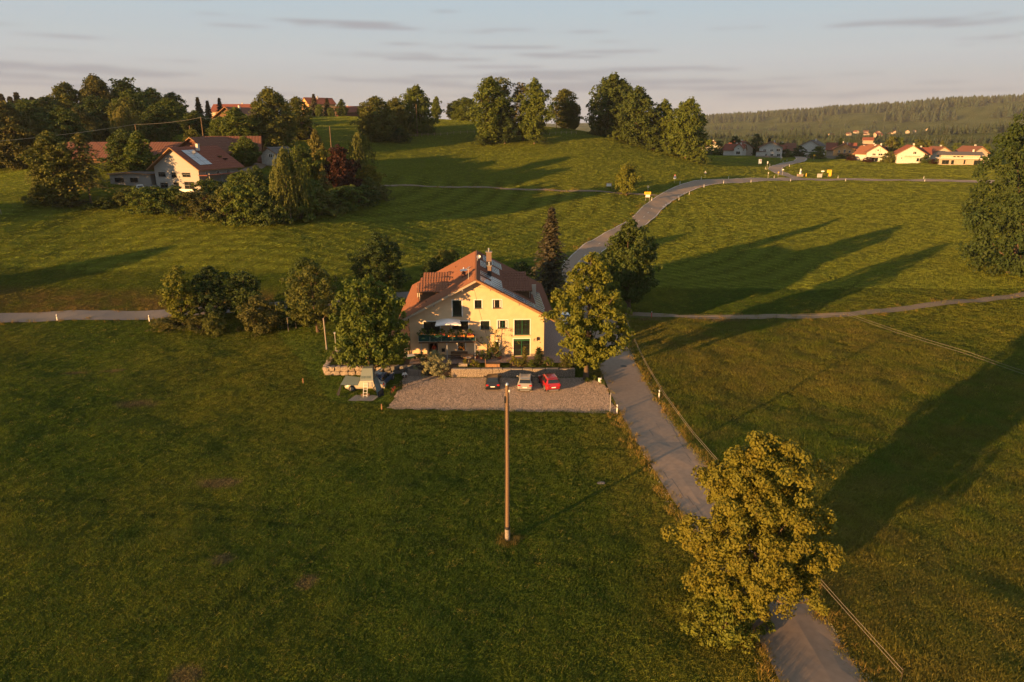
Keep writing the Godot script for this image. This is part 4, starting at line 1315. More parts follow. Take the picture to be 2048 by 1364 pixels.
func make_house() -> void:
	rng.seed = 201
	var at := Vector3(-4.55, 1.08, -85.3)
	var yaw := 0.047
	var h := thing("yellow_house", "large yellow rendered house with terracotta gabled roof and dormers", "house", at, yaw)
	var hw := HOUSE_W / 2
	var m := (RIDGE - EAVE) / hw
	# front wall with its openings
	var holes := [[-2.52, 5.6, 1.17, 2.1], [0.19, 6.6, 0.9, 1.1], [2.64, 6.6, 1.1, 1.1], [-5.86, 2.75, 2.1, 2.15], [-2.18, 3.8, 2.1, 1.1], [1.05, 3.8, 1.14, 1.1], [3.33, 3.9, 1.27, 1.05], [5.88, 2.95, 2.04, 2.05], [5.84, 0.05, 2.15, 2.35], [2.62, 0.25, 0.6, 1.85], [-5.77, 0.02, 1.0, 2.05], [-2.08, 1.05, 0.9, 0.98]]
	var csg := CSGCombiner3D.new()
	csg.name = "front_wall"
	var gable := CSGPolygon3D.new()
	gable.polygon = PackedVector2Array([Vector2(-hw, -0.1), Vector2(hw, -0.1), Vector2(hw, EAVE), Vector2(0, RIDGE), Vector2(-hw, EAVE)])
	gable.depth = 0.4
	gable.material = M["render_yellow"]
	csg.add_child(gable)
	gable.position.z = 0.0
	for k in holes:
		var b := CSGBox3D.new()
		b.operation = CSGShape3D.OPERATION_SUBTRACTION
		b.size = Vector3(k[2], k[3], 1.2)
		b.position = Vector3(k[0], k[1] + k[3] / 2, -0.2)
		b.material = M["render_yellow"]
		csg.add_child(b)
	h.add_child(csg)
	var walls := MB.new()
	walls.box(Vector3(-hw + 0.2, EAVE / 2 - 0.05, -HOUSE_L / 2 - 0.2), Vector3(0.4, EAVE + 0.08, HOUSE_L - 0.4))
	walls.box(Vector3(hw - 0.2, EAVE / 2 - 0.05, -HOUSE_L / 2 - 0.2), Vector3(0.4, EAVE + 0.08, HOUSE_L - 0.4))
	walls.prism(PackedVector2Array([Vector2(-hw, -0.1), Vector2(hw, -0.1), Vector2(hw, EAVE), Vector2(0, RIDGE), Vector2(-hw, EAVE)]), -HOUSE_L - 0.4, -HOUSE_L)
	part(h, "wall", walls, M["render_yellow"])
	var inner := MB.new()   # dark rooms behind the openings
	inner.box(Vector3(0, 2.7, -4.0), Vector3(HOUSE_W - 1.0, 0.2, 7.0))
	inner.box(Vector3(0, 5.4, -4.0), Vector3(HOUSE_W - 1.0, 0.2, 7.0))
	inner.box(Vector3(0, 4.0, -7.4), Vector3(HOUSE_W - 1.0, 8.0, 0.2))
	inner.box(Vector3(-0.6, 2.7, -3.9), Vector3(0.15, 5.4, 6.8))
	inner.box(Vector3(4.2, 2.7, -3.9), Vector3(0.15, 5.4, 6.8))
	inner.box(Vector3(0, -0.04, -4.0), Vector3(HOUSE_W - 1.0, 0.06, 7.0))
	part(h, "inner_wall", inner, M["room_wall"])
	var pl := MB.new()
	pl.box(Vector3(3.9, 0.12, 0.02), Vector3(1.8, 0.42, 0.05))
	pl.box(Vector3(7.85, 0.12, 0.02), Vector3(1.75, 0.42, 0.05))
	pl.box(Vector3(-7.5, 0.12, 0.02), Vector3(2.3, 0.42, 0.05))
	pl.box(Vector3(-1.4, 0.12, 0.02), Vector3(7.2, 0.42, 0.05))
	part(h, "plinth", pl, M["plinth"])
	# windows and doors
	window(h, -2.52, 5.6, 1.17, 2.1, 0.0, "green_dark", 1, 1)
	window(h, 0.19, 6.6, 0.9, 1.1, 0.0, "green_dark", 1, 1)
	window(h, 2.64, 6.6, 1.1, 1.1, 0.0, "frame_dark", 1, 1, true, "window", true, "small upper window with pale curtains")
	window(h, -5.86, 2.75, 2.1, 2.15, 0.0, "frame_dark", 2, 1, true, "balcony_door")
	window(h, -2.18, 3.8, 2.1, 1.1, 0.0, "frame_dark", 2, 1)
	window(h, 1.05, 3.8, 1.14, 1.1, 0.0, "green_dark", 1, 2)
	window(h, 3.33, 3.9, 1.27, 1.05, 0.0, "green_dark", 2, 2, true, "window", true)
	window(h, 5.88, 2.95, 2.04, 2.05, 0.0, "green_paint", 4, 3, true, "window", false, "big green framed window with glazing bars")
	window(h, 5.84, 0.05, 2.15, 2.35, 0.0, "green_paint", 2, 3, true, "terrace_door", false, "wide green glazed double door")
	window(h, 2.62, 0.25, 0.6, 1.85, 0.0, "frame_white", 1, 1, true, "side_door")
	window(h, -2.08, 1.05, 0.9, 0.98, 0.0, "frame_dark", 1, 1)
	var jamb := MB.new()
	for s in [-1, 1]:
		jamb.box(Vector3(-5.77 + s * 0.55, 1.05, 0.01), Vector3(0.1, 2.15, 0.04))
	part(h, "door_frame", jamb, M["frame_dark"])
	part(h, "door_lintel", bx(Vector3(5.84, 2.25, -0.06), Vector3(2.0, 0.28, 0.06)), M["green_paint"])
	# roof slopes: tiles over a board deck, verge boards, ridge caps
	var oh := 1.15
	var zf := 1.15
	var zb := -HOUSE_L - 1.0
	var low := EAVE - oh * m
	var lu := sqrt(pow(hw + oh, 2.0) + pow(RIDGE - low, 2.0))
	for s in [-1.0, 1.0]:
		var up := Vector3(-s * (hw + oh), RIDGE - low, 0).normalized()
		var nrm := Vector3(s * (RIDGE - low), hw + oh, 0).normalized()
		var deck := MB.new()
		var e := Vector3(s * (hw + oh), low, 0)
		var r := Vector3(0, RIDGE, 0)
		var lift := nrm * 0.10
		var thick := nrm * 0.20
		var q := []
		for z in [zf, zb]:
			q.append([e + lift + Vector3(0, 0, z), r + Vector3(0, 0.113, z), r + Vector3(0, 0.34, z), e + lift + thick + Vector3(0, 0, z)])
		if s > 0:
			deck.hexa([q[0][0], q[1][0], q[1][1], q[0][1], q[0][3], q[1][3], q[1][2], q[0][2]])
		else:
			deck.hexa([q[1][0], q[0][0], q[0][1], q[1][1], q[1][3], q[0][3], q[0][2], q[1][2]])
		var rp := part(h, "roof_slope", deck, M["soffit"], "sunlit left roof slope" if s < 0 else "shaded right roof slope with solar panels")
		var tm := MB.new()
		tiles(tm, Vector3(s * (hw + oh + 0.08), low + 0.06, zb - 0.05) + nrm * 0.30, Vector3(0, 0, 1), up, zf - zb + 0.1, lu + 0.05)
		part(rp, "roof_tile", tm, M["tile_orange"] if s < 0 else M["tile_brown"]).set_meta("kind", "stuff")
		var vb := MB.new()
		var a := Vector3(s * (hw + oh + 0.06), low - 0.02, zf + 0.04)
		var b := Vector3(0, RIDGE + 0.12, zf + 0.04)
		vb.quad(a + nrm * 0.06, a + nrm * 0.36, b + Vector3(0, 0.29, 0), b)
		vb.quad(a + nrm * 0.06 - Vector3(0, 0, 0.05), b - Vector3(0, 0, 0.05), b + Vector3(0, 0.29, -0.05), a + nrm * 0.36 - Vector3(0, 0, 0.05))
		vb.quad(a + nrm * 0.06, b, b - Vector3(0, 0, 0.05), a + nrm * 0.06 - Vector3(0, 0, 0.05))
		vb.quad(a + nrm * 0.36, a + nrm * 0.36 - Vector3(0, 0, 0.05), b + Vector3(0, 0.29, -0.05), b + Vector3(0, 0.29, 0))
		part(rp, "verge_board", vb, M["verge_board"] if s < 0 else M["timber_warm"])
		var gut := MB.new()
		gut.tube([Vector3(s * (hw + oh + 0.2), low + 0.12, zf), Vector3(s * (hw + oh + 0.2), low + 0.12, zb)], [0.08, 0.08], 8)
		part(rp, "gutter", gut, M["copper"])
		var rafters := MB.new()
		for k in [0.18, 0.55, 0.9]:
			var p := r.lerp(e, k)
			rafters.box(Vector3(p.x, p.y - 0.02, zf * 0.5 + 0.02), Vector3(0.14, 0.2, zf - 0.06))
		part(rp, "purlin", rafters, M["timber_grey"])
		dormers(h, s, m)
	var ridge := MB.new()
	ridge.tube([Vector3(0, RIDGE + 0.36, zf + 0.05), Vector3(0, RIDGE + 0.36, zb - 0.05)], [0.13, 0.13], 8)
	part(h, "ridge_cap", ridge, M["tile_orange"])
	solar(h, m, low)
	roof_bits(h, m)
	balcony(h)
	var pipe := MB.new()
	pipe.tube([Vector3(-hw - 0.9, low + 0.1, 0.7), Vector3(-hw - 0.12, low - 0.5, 0.12), Vector3(-hw + 0.02, 3.9, 0.12), Vector3(-hw + 0.02, 0.0, 0.12)], [0.05, 0.05, 0.05, 0.05], 7)
	part(h, "downpipe", pipe, M["copper"])
	var lamp := MB.new()
	lamp.box(Vector3(7.9, 2.35, 0.12), Vector3(0.2, 0.3, 0.2))
	lamp.prism(PackedVector2Array([Vector2(7.75, 2.5), Vector2(8.05, 2.5), Vector2(7.9, 2.66)]), 0.02, 0.24)
	part(h, "wall_lamp", lamp, M["black_metal"])
	part(h, "letter_box", bx(Vector3(-4.45, 1.05, 0.12), Vector3(0.42, 0.42, 0.2)), M["black_metal"])
	part(h, "meter_box", bx(Vector3(8.25, 1.9, 0.03), Vector3(0.1, 0.1, 0.06)), M["plastic_grey"])

func dormers(h: Node3D, s: float, m: float) -> void:
	for k in 3:
		var zc: float = [-4.7, -8.1, -11.6][k]
		var xo := (7.9 if s < 0 else 7.4) - k * 0.15
		var top := 8.85
		var eave := 8.15
		var half := 1.66
		var d := MB.new()
		var foot := RIDGE - m * xo
		# cheeks and the gable end
		var xi := (RIDGE - eave) / m
		var g := [Vector3(s * (xo - 0.35), foot, zc + half - 0.2), Vector3(s * (xo - 0.35), foot, zc - half + 0.2), Vector3(s * (xo - 0.35), eave, zc - half + 0.2), Vector3(s * (xo - 0.35), top - 0.1, zc), Vector3(s * (xo - 0.35), eave, zc + half - 0.2)]
		d.tri(g[0], g[1], g[2]); d.tri(g[0], g[2], g[4]); d.tri(g[4], g[2], g[3])
		for e in [1.0, -1.0]:
			var z: float = zc + e * (half - 0.2)
			d.tri(Vector3(s * (xo - 0.35), foot, z), Vector3(s * (xo - 0.35), eave, z), Vector3(s * (xi - 0.2), eave, z))
		var o := part(h, "dormer", d, M["timber_brown"])
		var inner_top := (RIDGE - top) / m - 0.3
		for e in [1.0, -1.0]:
			var t := MB.new()
			var z0: float = zc + e * (half + 0.06)
			var x_in := (RIDGE - eave) / m - 0.4
			var up := Vector3(0, top - eave + 0.12, -e * half).normalized()
			var l := sqrt(pow(top - eave + 0.12, 2.0) + half * half) + 0.04
			if s < 0:
				tiles(t, Vector3(-xo, eave, z0), Vector3(1, 0, 0), up, xo - inner_top, l, 0.36, 0.42)
			else:
				tiles(t, Vector3(inner_top, eave, z0), Vector3(1, 0, 0), up, xo - inner_top, l, 0.36, 0.42)
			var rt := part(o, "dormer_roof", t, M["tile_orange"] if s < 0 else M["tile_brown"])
			rt.set_meta("kind", "stuff")
			var bd := MB.new()
			bd.box(Vector3(s * (xo + inner_top) / 2, eave - 0.06, z0 - e * 0.02), Vector3(xo - inner_top, 0.14, 0.06))
			part(o, "fascia", bd, M["timber_brown"])
		window(o, 0.0, 0.0, 1.5, 1.0, 0.0, "frame_white", 2, 1, false, "dormer_window", false, "", "window_glass").transform = Transform3D(Basis(Vector3.UP, s * PI / 2), Vector3(s * (xo - 0.2), foot + 0.75, zc))
		var pipe := MB.new()
		pipe.tube([Vector3(s * (xo - 0.2), eave - 0.1, zc + half - 0.1), Vector3(s * (xo - 0.3), foot - 0.1, zc + half - 0.1)], [0.05, 0.05], 6)
		part(o, "rain_pipe", pipe, M["black_metal"])

func solar(h: Node3D, m: float, low: float) -> void:
	var down := Vector3(1, -m, 0).normalized()
	var nrm := Vector3(m, 1, 0).normalized()
	var origin := Vector3(0, RIDGE + 0.34, 0)
	var proto := {}
	# [first z, s from the ridge, columns back, rows down, panel depth in z, panel length down]
	for k in [[0.6, 0.5, 5, 2, 1.22, 1.62], [0.6, 3.85, 2, 4, 1.05, 1.5], [-8.9, 0.5, 4, 2, 1.05, 1.55], [-14.2, 1.0, 4, 2, 1.02, 1.55], [-1.7, 8.75, 6, 1, 1.5, 1.35]]:
		for i in k[2]:
			for j in k[3]:
				if k[1] < 1.0 and k[0] > 0.0 and i == 2 and j == 0:
					continue
				var key := "%.2f" % k[4]
				if not proto.has(key):
					var p := MB.new()
					p.box(Vector3.ZERO, Vector3(k[5] - 0.05, 0.04, k[4] - 0.05))
					var f := MB.new()
					for e in [-1, 1]:
						f.box(Vector3(e * (k[5] - 0.05) / 2, 0.005, 0), Vector3(0.035, 0.05, k[4] - 0.05))
						f.box(Vector3(0, 0.005, e * (k[4] - 0.05) / 2), Vector3(k[5] - 0.08, 0.05, 0.035))
					proto[key] = [p.mesh(M["solar_panel"]), f.mesh(M["frame_metal"])]
				var c: Vector3 = origin + down * (k[1] + k[5] * (j + 0.5)) + nrm * 0.16 + Vector3(0, 0, k[0] - k[4] * (i + 0.5))
				var b := Basis(down, nrm, Vector3(0, 0, 1))
				var o := share(h, "solar_panel", proto[key][0], Transform3D(b, c))
				share(o, "panel_frame", proto[key][1])
	var rail := MB.new()
	for z in [0.68, -1.55]:
		var a: Vector3 = origin + down * 0.4 + nrm * 0.13 + Vector3(0, 0, z)
		rail.tube([a, a + down * 9.6], [0.03, 0.03], 5)
	part(h, "panel_rail", rail, M["frame_metal"])

func roof_bits(h: Node3D, m: float) -> void:
	var r := RIDGE + 0.3
	# chimneys on the right slope
	for k in [[1.75, -9.0, 0.78, 1.5, 1.25], [1.75, -5.4, 0.56, 0.85, 0.65]]:
		var y: float = r - m * k[0]
		var low := MB.new()
		low.box(Vector3(k[0], y + k[3] / 2 - 0.4, k[1]), Vector3(k[2], k[3] + 0.8, k[2]))
		var c := part(h, "chimney", low, M["black_metal"], "chimney clad black below and copper above")
		var up := MB.new()
		up.box(Vector3(k[0], y + k[3] + k[4] / 2, k[1]), Vector3(k[2] - 0.06, k[4], k[2] - 0.06))
		part(c, "chimney_cladding", up, M["copper"])
		part(c, "chimney_cap", bx(Vector3(k[0], y + k[3] + k[4] + 0.05, k[1]), Vector3(k[2] + 0.14, 0.10, k[2] + 0.14)), M["concrete"])
		var pot := MB.new()
		pot.lathe([[0.09, 0.0], [0.09, 0.3], [0.16, 0.34], [0.02, 0.48]], 10, Vector3(k[0], y + k[3] + k[4] + 0.1, k[1]))
		part(c, "chimney_pot", pot, M["steel_dull"])
	# steel flue, mast and roof ladder on the left slope
	var fl := MB.new()
	fl.lathe([[0.28, -0.5], [0.26, 0.6], [0.26, 0.85], [0.2, 0.87]], 12, Vector3(-1.7, r - m * 1.7, -4.6))
	var flo := part(h, "flue", fl, M["tile_rust"])
	var cap := MB.new()
	cap.lathe([[0.08, 0.85], [0.08, 1.05], [0.5, 1.06], [0.5, 1.12], [0.1, 1.16], [0.1, 1.4], [0.02, 1.5]], 14, Vector3(-1.7, r - m * 1.7, -4.6))
	part(flo, "flue_cap", cap, M["frame_metal"])
	var mast := MB.new()
	mast.tube([Vector3(-1.0, r - m - 0.4, -1.3), Vector3(-1.0, r - m + 1.7, -1.3)], [0.035, 0.025], 6)
	mast.box(Vector3(-1.0, r - m + 1.5, -1.3), Vector3(0.5, 0.05, 0.05))
	part(h, "antenna_mast", mast, M["steel_dull"])
	var plank := MB.new()
	plank.xf = Transform3D(Basis(Vector3(1, m, 0).normalized(), Vector3(-m, 1, 0).normalized(), Vector3(0, 0, 1)), Vector3(-1.55, r - m * 1.55 + 0.42, -8.2))
	plank.box(Vector3.ZERO, Vector3(1.5, 0.05, 0.3))
	part(h, "roof_step", plank, M["frame_metal"])
	for k in [[-6.6, -1.5], [-5.0, -2.8], [-3.2, -15.0], [-8.0, -6.5]]:
		var hook := MB.new()
		hook.lathe([[0.1, 0.0], [0.1, 0.35], [0.13, 0.37], [0.02, 0.42]], 8, Vector3(k[0], r - m * absf(k[0]), k[1]))
		part(h, "roof_vent", hook, M["tile_orange"])
	var dish := MB.new()
	dish.tube([Vector3(0.15, r, -11.5), Vector3(0.15, r + 0.7, -11.5)], [0.03, 0.03], 6)
	dish.xf = Transform3D(Basis(Vector3.RIGHT, 1.25), Vector3(0.3, r + 0.75, -11.3))
	dish.lathe([[0.02, 0.0], [0.16, 0.03], [0.27, 0.1], [0.28, 0.11], [0.17, 0.05], [0.02, 0.02]], 14)
	part(h, "satellite_dish", dish, M["steel_dull"])

func balcony(h: Node3D) -> void:
	var x0 := -7.5
	var x1 := -0.2
	var y := 2.62
	var d := 1.55
	part(h, "balcony_floor", bx(Vector3((x0 + x1) / 2, y - 0.09, d / 2 + 0.02), Vector3(x1 - x0, 0.16, d)), M["timber_brown"])
	for x in [x0 + 0.3, -3.9, x1 - 0.1]:
		part(h, "balcony_post", bx(Vector3(x, (y - 0.17) / 2 - 0.05, d - 0.15), Vector3(0.12, y - 0.07, 0.12)), M["steel_dull"])
	var rail := MB.new()
	rail.box(Vector3((x0 + x1) / 2, y + 1.0, d), Vector3(x1 - x0, 0.05, 0.06))
	rail.box(Vector3((x0 + x1) / 2, y + 0.08, d), Vector3(x1 - x0, 0.04, 0.05))
	for e in [x0, x1]:
		rail.box(Vector3(e, y + 1.0, d / 2), Vector3(0.05, 0.05, d))
	part(h, "balcony_rail", rail, M["frame_metal"])
	for i in 6:   # framed screens between the rail posts
		var a := x0 + (x1 - x0) * i / 5.0
		part(h, "rail_post", bx(Vector3(a, y + 0.5, d), Vector3(0.04, 0.98, 0.04)), M["steel_dull"])
		if i < 5:
			part(h, "rail_screen", bx(Vector3(a + (x1 - x0) / 10.0, y + 0.53, d), Vector3((x1 - x0) / 5.0 - 0.06, 0.82, 0.015)), M["balcony_screen"])
	for e in [x0, x1]:
		part(h, "rail_screen", bx(Vector3(e, y + 0.53, d / 2), Vector3(0.015, 0.82, d - 0.1)), M["balcony_screen"])

# ---------------------------------------------------------------- terrace, walls, things around the house
func wall_stones(o: Node3D, a: Vector3, b: Vector3, rows: int, size: float, m: String, seed_: int, high: float) -> void:
	rng.seed = seed_
	var l := a.distance_to(b)
	var dir := (b - a).normalized()
	var turn := atan2(-dir.z, dir.x)
	for r in rows:
		var s := -0.2 * (r % 2)
		while s < l - 0.2:
			var w := minf(size * rng.randf_range(0.75, 1.35), l - s)
			var mb := MB.new()
			mb.xf = Transform3D(Basis(Vector3.UP, turn) * Basis(Vector3(0, 0, 1), rng.randfn(0.0, 0.08)), a + dir * (s + w / 2) + Vector3(0, high / rows * (r + 0.5), 0) - o.position)
			mb.rock(Vector3(0, 0, rng.randfn(0.0, 0.06)), Vector3(w * 1.02, high / rows * rng.randf_range(1.0, 1.18), size * rng.randf_range(0.75, 1.0)), rng)
			part(o, "stone", mb, M[m])
			s += w

func foliage_ball(parent: Node3D, kind: String, tone: String, at: Vector3, high: float, wide: float, called := "foliage") -> void:
	var k: Array = trees[kind]
	var c := share(parent, called, k[0], Transform3D(Basis(Vector3.UP, at.x * 3.0).scaled(Vector3(wide / k[3], high / k[2], wide / k[3])), at))
	c.material_override = M[tone]

func make_terrace() -> void:
	var y := 1.08
	# raised ground of the house: x, z outline
	terrace = area([-23.6, -81.6, -12.2, -82.2, -11.8, -80.9, 7.8, -80.7, 8.0, -84.0, 10.2, -90.0, 10.2, -107.0, -14.5, -107.0, -17.0, -98.0, -23.6, -94.0])
	var mb := MB.new()
	var t := Geometry2D.triangulate_polygon(terrace)
	for i in range(0, t.size(), 3):
		var a := terrace[t[i]]; var b := terrace[t[i + 1]]; var d := terrace[t[i + 2]]
		if (b - a).cross(d - a) > 0.0:
			var w := b; b = d; d = w
		mb.tri(Vector3(a.x, y - 0.02, a.y), Vector3(b.x, y - 0.02, b.y), Vector3(d.x, y - 0.02, d.y))
	for i in terrace.size():
		var a := terrace[i]; var b := terrace[(i + 1) % terrace.size()]
		mb.quad(Vector3(a.x, -1.0, a.y), Vector3(b.x, -1.0, b.y), Vector3(b.x, y - 0.02, b.y), Vector3(a.x, y - 0.02, a.y))
	struct("terrace", mb, M["soil"], "raised garden terrace under the house")
	var pave := MB.new()
	pave.quad(Vector3(-13.2, y, -82.6), Vector3(8.0, y, -82.6), Vector3(9.8, y, -106.6), Vector3(-13.2, y, -106.6))
	struct("paving", pave, M["paving"], "reddish paving along the house front")
	rng.seed = 221
	var lawn := MB.new()
	lawn.box(Vector3(-18.6, y, -88.0), Vector3(9.4, 0.03, 11.5))
	lawn.box(Vector3(-3.6, y + 0.015, -82.0), Vector3(6.6, 0.04, 1.7))
	lawn.box(Vector3(4.6, y + 0.015, -81.9), Vector3(6.0, 0.04, 1.9))
	var gm := lawn
	gm.c.fill(Color(0.06, 0.08, 0.018))
	struct("lawn", gm, M["grass_ground"], "strips of lawn on the terrace")
	var spots := []
	var cols := PackedColorArray()
	for i in 1500:
		var x := rng.randf_range(-23.2, -14.0)
		var z := rng.randf_range(-93.6, -82.4)
		if i % 4 == 0:
			x = rng.randf_range(-6.8, -0.4) if i % 8 == 0 else rng.randf_range(1.7, 7.5)
			z = rng.randf_range(-82.7, -81.2)
		spots.append(Transform3D(Basis(Vector3.UP, rng.randf() * TAU).scaled(Vector3(1, rng.randf_range(0.6, 1.2), 1)), Vector3(x, y + 0.02, z)))
		cols.append(Color(0.065, 0.09, 0.018) * rng.randf_range(0.7, 1.3))
	scatter("lawn_grass", "short grass of the terrace lawn", tuft(16, 0.24, 0.12, 0.015, 65), spots, cols)
	# retaining walls
	var w := thing("retaining_wall", "pale weathered stone retaining wall behind the parked cars", "wall", Vector3(0, 0, -80.6))
	rng.seed = 222
	var x := -7.6
	while x < 7.8:
		var l := minf(rng.randf_range(1.1, 1.9), 7.9 - x)
		for r in 2:
			var b := MB.new()
			b.rock(Vector3(x + l / 2, 0.28 + r * 0.5, rng.randfn(0.0, 0.03)), Vector3(l * 1.03, 0.56, 0.5), rng, 0.05)
			part(w, "stone_block", b, M["stone_wall"])
		var cs_ := MB.new()
		cs_.rock(Vector3(x + l / 2, 1.07, rng.randfn(0.0, 0.03)), Vector3(l * 1.0, rng.randf_range(0.12, 0.2), 0.56), rng, 0.1)
		part(w, "coping_stone", cs_, M["concrete"])
		x += l
	var bw := thing("boulder_wall", "wall of big pale boulders at the front of the terrace left", "wall", Vector3(-20, 0, -81.3))
	wall_stones(bw, Vector3(-23.7, 0, -81.3), Vector3(-16.4, 0, -81.5), 2, 0.86, "stone", 223, 1.15)
	wall_stones(bw, Vector3(-23.7, 0, -88.0), Vector3(-23.7, 0, -81.6), 2, 0.8, "stone", 224, 1.1)
	var gw := thing("boulder_row", "row of grey boulders behind the camper car", "wall", Vector3(-14, 0, -81.9))
	wall_stones(gw, Vector3(-16.2, 0, -81.7), Vector3(-12.1, 0, -82.2), 2, 0.9, "stone_grey", 225, 1.05)
	var pal := thing("stone_palisade", "row of upright stone posts left of the silvery shrub", "wall", Vector3(-12.4, 0, -81.0))
	for i in 5:
		part(pal, "post", bx(Vector3(-0.6 + i * 0.36, 0.48 - i * 0.02, 0.1 + i * 0.06), Vector3(0.32, 0.96, 0.3)), M["plinth"])
	# planters and small things along the terrace edge
	var pl := thing("planter_trough", "wooden planter box standing on the retaining wall", "planter", Vector3(-2.4, 1.15, -81.3))
	part(pl, "box", bx(Vector3(0, 0.2, 0), Vector3(1.7, 0.4, 0.5)), M["timber_warm"])
	part(pl, "rim", bx(Vector3(0, 0.42, 0), Vector3(1.76, 0.05, 0.56)), M["timber_brown"])
	part(pl, "soil", bx(Vector3(0, 0.44, 0), Vector3(1.6, 0.02, 0.42)), M["soil"])
	var stake := MB.new()
	stake.box(Vector3(-0.95, 0.5, 0.15), Vector3(0.06, 1.1, 0.06))
	part(pl, "corner_post", stake, M["timber_warm"])
	var tr := thing("stone_trough", "pale stone trough with a small plant on the terrace edge", "trough", Vector3(-6.2, 1.09, -81.6))
	part(tr, "basin", bx(Vector3(0, 0.2, 0), Vector3(1.1, 0.4, 0.5)), M["stone"])
	foliage_ball(tr, "herb", "leaf_yellow", Vector3(0.25, 0.36, 0), 0.6, 0.4, "plant")
	var bath := MB.new()
	bath.lathe([[0.22, 0.0], [0.2, 0.08], [0.08, 0.2], [0.07, 0.75], [0.12, 0.82], [0.36, 0.9], [0.38, 0.98], [0.3, 0.97], [0.02, 0.9]], 14)
	single("bird_bath", bath, M["stone"], "stone bird bath beside the silvery shrub", "bird bath", Vector3(-5.5, 1.09, -82.2))
	var tb := thing("garden_table", "round wooden garden table below the balcony", "table", Vector3(-5.8, 1.08, -83.4))
	var top := MB.new()
	top.lathe([[0.0, 0.72], [0.82, 0.72], [0.84, 0.75], [0.82, 0.78], [0.0, 0.78]], 20)
	part(tb, "table_top", top, M["timber_warm"])
	for k in 3:
		part(tb, "leg", rod(Vector3(cos(k * 2.1) * 0.5, 0, sin(k * 2.1) * 0.5), Vector3(cos(k * 2.1) * 0.15, 0.72, sin(k * 2.1) * 0.15), 0.03), M["timber_brown"])
	var bench := thing("garden_bench", "dark bench against the wall under the balcony", "bench", Vector3(-6.9, 1.08, -84.5))
	part(bench, "seat", bx(Vector3(0, 0.45, 0), Vector3(2.2, 0.06, 0.45)), M["timber_brown"])
	part(bench, "backrest", bx(Vector3(0, 0.78, -0.2), Vector3(2.2, 0.35, 0.05)), M["timber_brown"])
	for s in [-1, 1]:
		part(bench, "leg", bx(Vector3(s * 0.95, 0.21, 0), Vector3(0.07, 0.42, 0.4)), M["timber_brown"])
	for k in [[-3.9, -84.3, "leaf_mid", 1.0, "potted plant with red pot left of the climbing tree"], [-4.6, -84.6, "leaf_dark", 0.8, "small potted plant beside the balcony post"], [-1.6, -84.4, "leaf_dark", 0.7, "dark potted plant under the climbing tree"]]:
		var pot := thing("flower_pot", k[4], "plant pot", Vector3(k[0], 1.08, k[1]))
		var pm := MB.new()
		pm.lathe([[0.16, 0.0], [0.24, 0.34], [0.26, 0.36], [0.22, 0.36], [0.2, 0.3], [0.0, 0.3]], 12)
		part(pot, "pot", pm, M["tile_red"])
		foliage_ball(pot, "herb", k[2], Vector3(0, 0.3, 0), k[3], 0.35, "plant")
	# beds in front of the house, right part
	for k in [["herb", "leaf_yellow", 0.3, -81.9, 1.2, 0.9, "yellow green cushion plant on the wall behind the silver car"], ["herb", "leaf_olive", 1.0, -81.7, 1.0, 0.8, "low olive plant left of the tall yellow shrub"], ["thuja", "leaf_gold", 1.6, -81.9, 2.5, 0.55, "tall narrow golden shrub on the terrace edge"], ["thuja", "leaf_deep", 3.4, -82.1, 2.3, 0.95, "dark cone shaped shrub on the terrace edge"], ["herb", "leaf_mid", 4.7, -81.8, 1.1, 1.0, "green bed plant right of the dark cone shrub"], ["herb", "leaf_brown", 6.6, -81.6, 1.2, 0.9, "reddish bed plant near the linden trunk"], ["herb", "leaf_yellow", -4.7, -81.6, 0.8, 0.9, "low yellowish plants on the wall left of the wooden planter"], ["herb", "leaf_mid", 2.4, -81.5, 0.9, 0.7, "small plant between the golden and the dark shrub"], ["bush", "leaf_olive", 7.3, -81.9, 1.6, 1.0, "bush under the linden at the wall end"]]:
		plant("bed_plant", k[0], k[1], k[2], k[3], k[4], k[5], k[6], "plant", "", 1.08 - H(k[2], k[3]))
	for k in [[10.3, -79.2, 0.7, 0.6, "low green plants at the foot of the linden"], [9.3, -78.7, 0.6, 0.7, "ground cover in front of the linden trunk"], [11.0, -78.0, 0.6, 0.5, "small plant around the white stone by the lane"]]:
		plant("ground_plant", "herb", "leaf_mid", k[0], k[1], k[2], k[3], k[4], "plant")
	var ws := MB.new()
	rng.seed = 226
	ws.rock(Vector3(0, 0.3, 0), Vector3(0.4, 0.65, 0.35), rng)
	single("white_stone", ws, M["plastic_white"], "small white stone figure beside the lane entrance", "stone", P(10.8, -78.6))
	plant("climbing_tree", "climber", "leaf_linden", -2.3, -84.7, 4.2, 2.1, "small sparse tree trained against the yellow wall", "tree", "", 1.08 - H(-2.3, -84.7))
	plant("wall_shrub", "herb", "leaf_dark", -2.8, -84.6, 1.5, 1.2, "dark shrub at the foot of the trained wall tree", "shrub", "", 1.08 - H(-2.8, -84.6))
	plant("garden_shrub", "herb", "leaf_olive", -11.6, -83.4, 1.2, 1.0, "yellowish low shrub left of the silvery shrub", "shrub", "", 1.08 - H(-11.6, -83.4))
	# balcony: parasol and flower boxes
	var up := 1.08 + 2.62
	var ps := thing("parasol", "white square parasol open over the balcony", "parasol", Vector3(-8.2, up, -84.4), 0.08)
	part(ps, "pole", rod(Vector3(0, 0, 0), Vector3(0, 2.8, 0), 0.03), M["steel_dull"])
	var cl := MB.new()
	var tip := Vector3(0, 2.86, 0)
	var cs := []
	for i in 4:
		var a := TAU * (i + 0.5) / 4.0
		cs.append(Vector3(cos(a) * 2.3, 2.42, -sin(a) * 2.0))
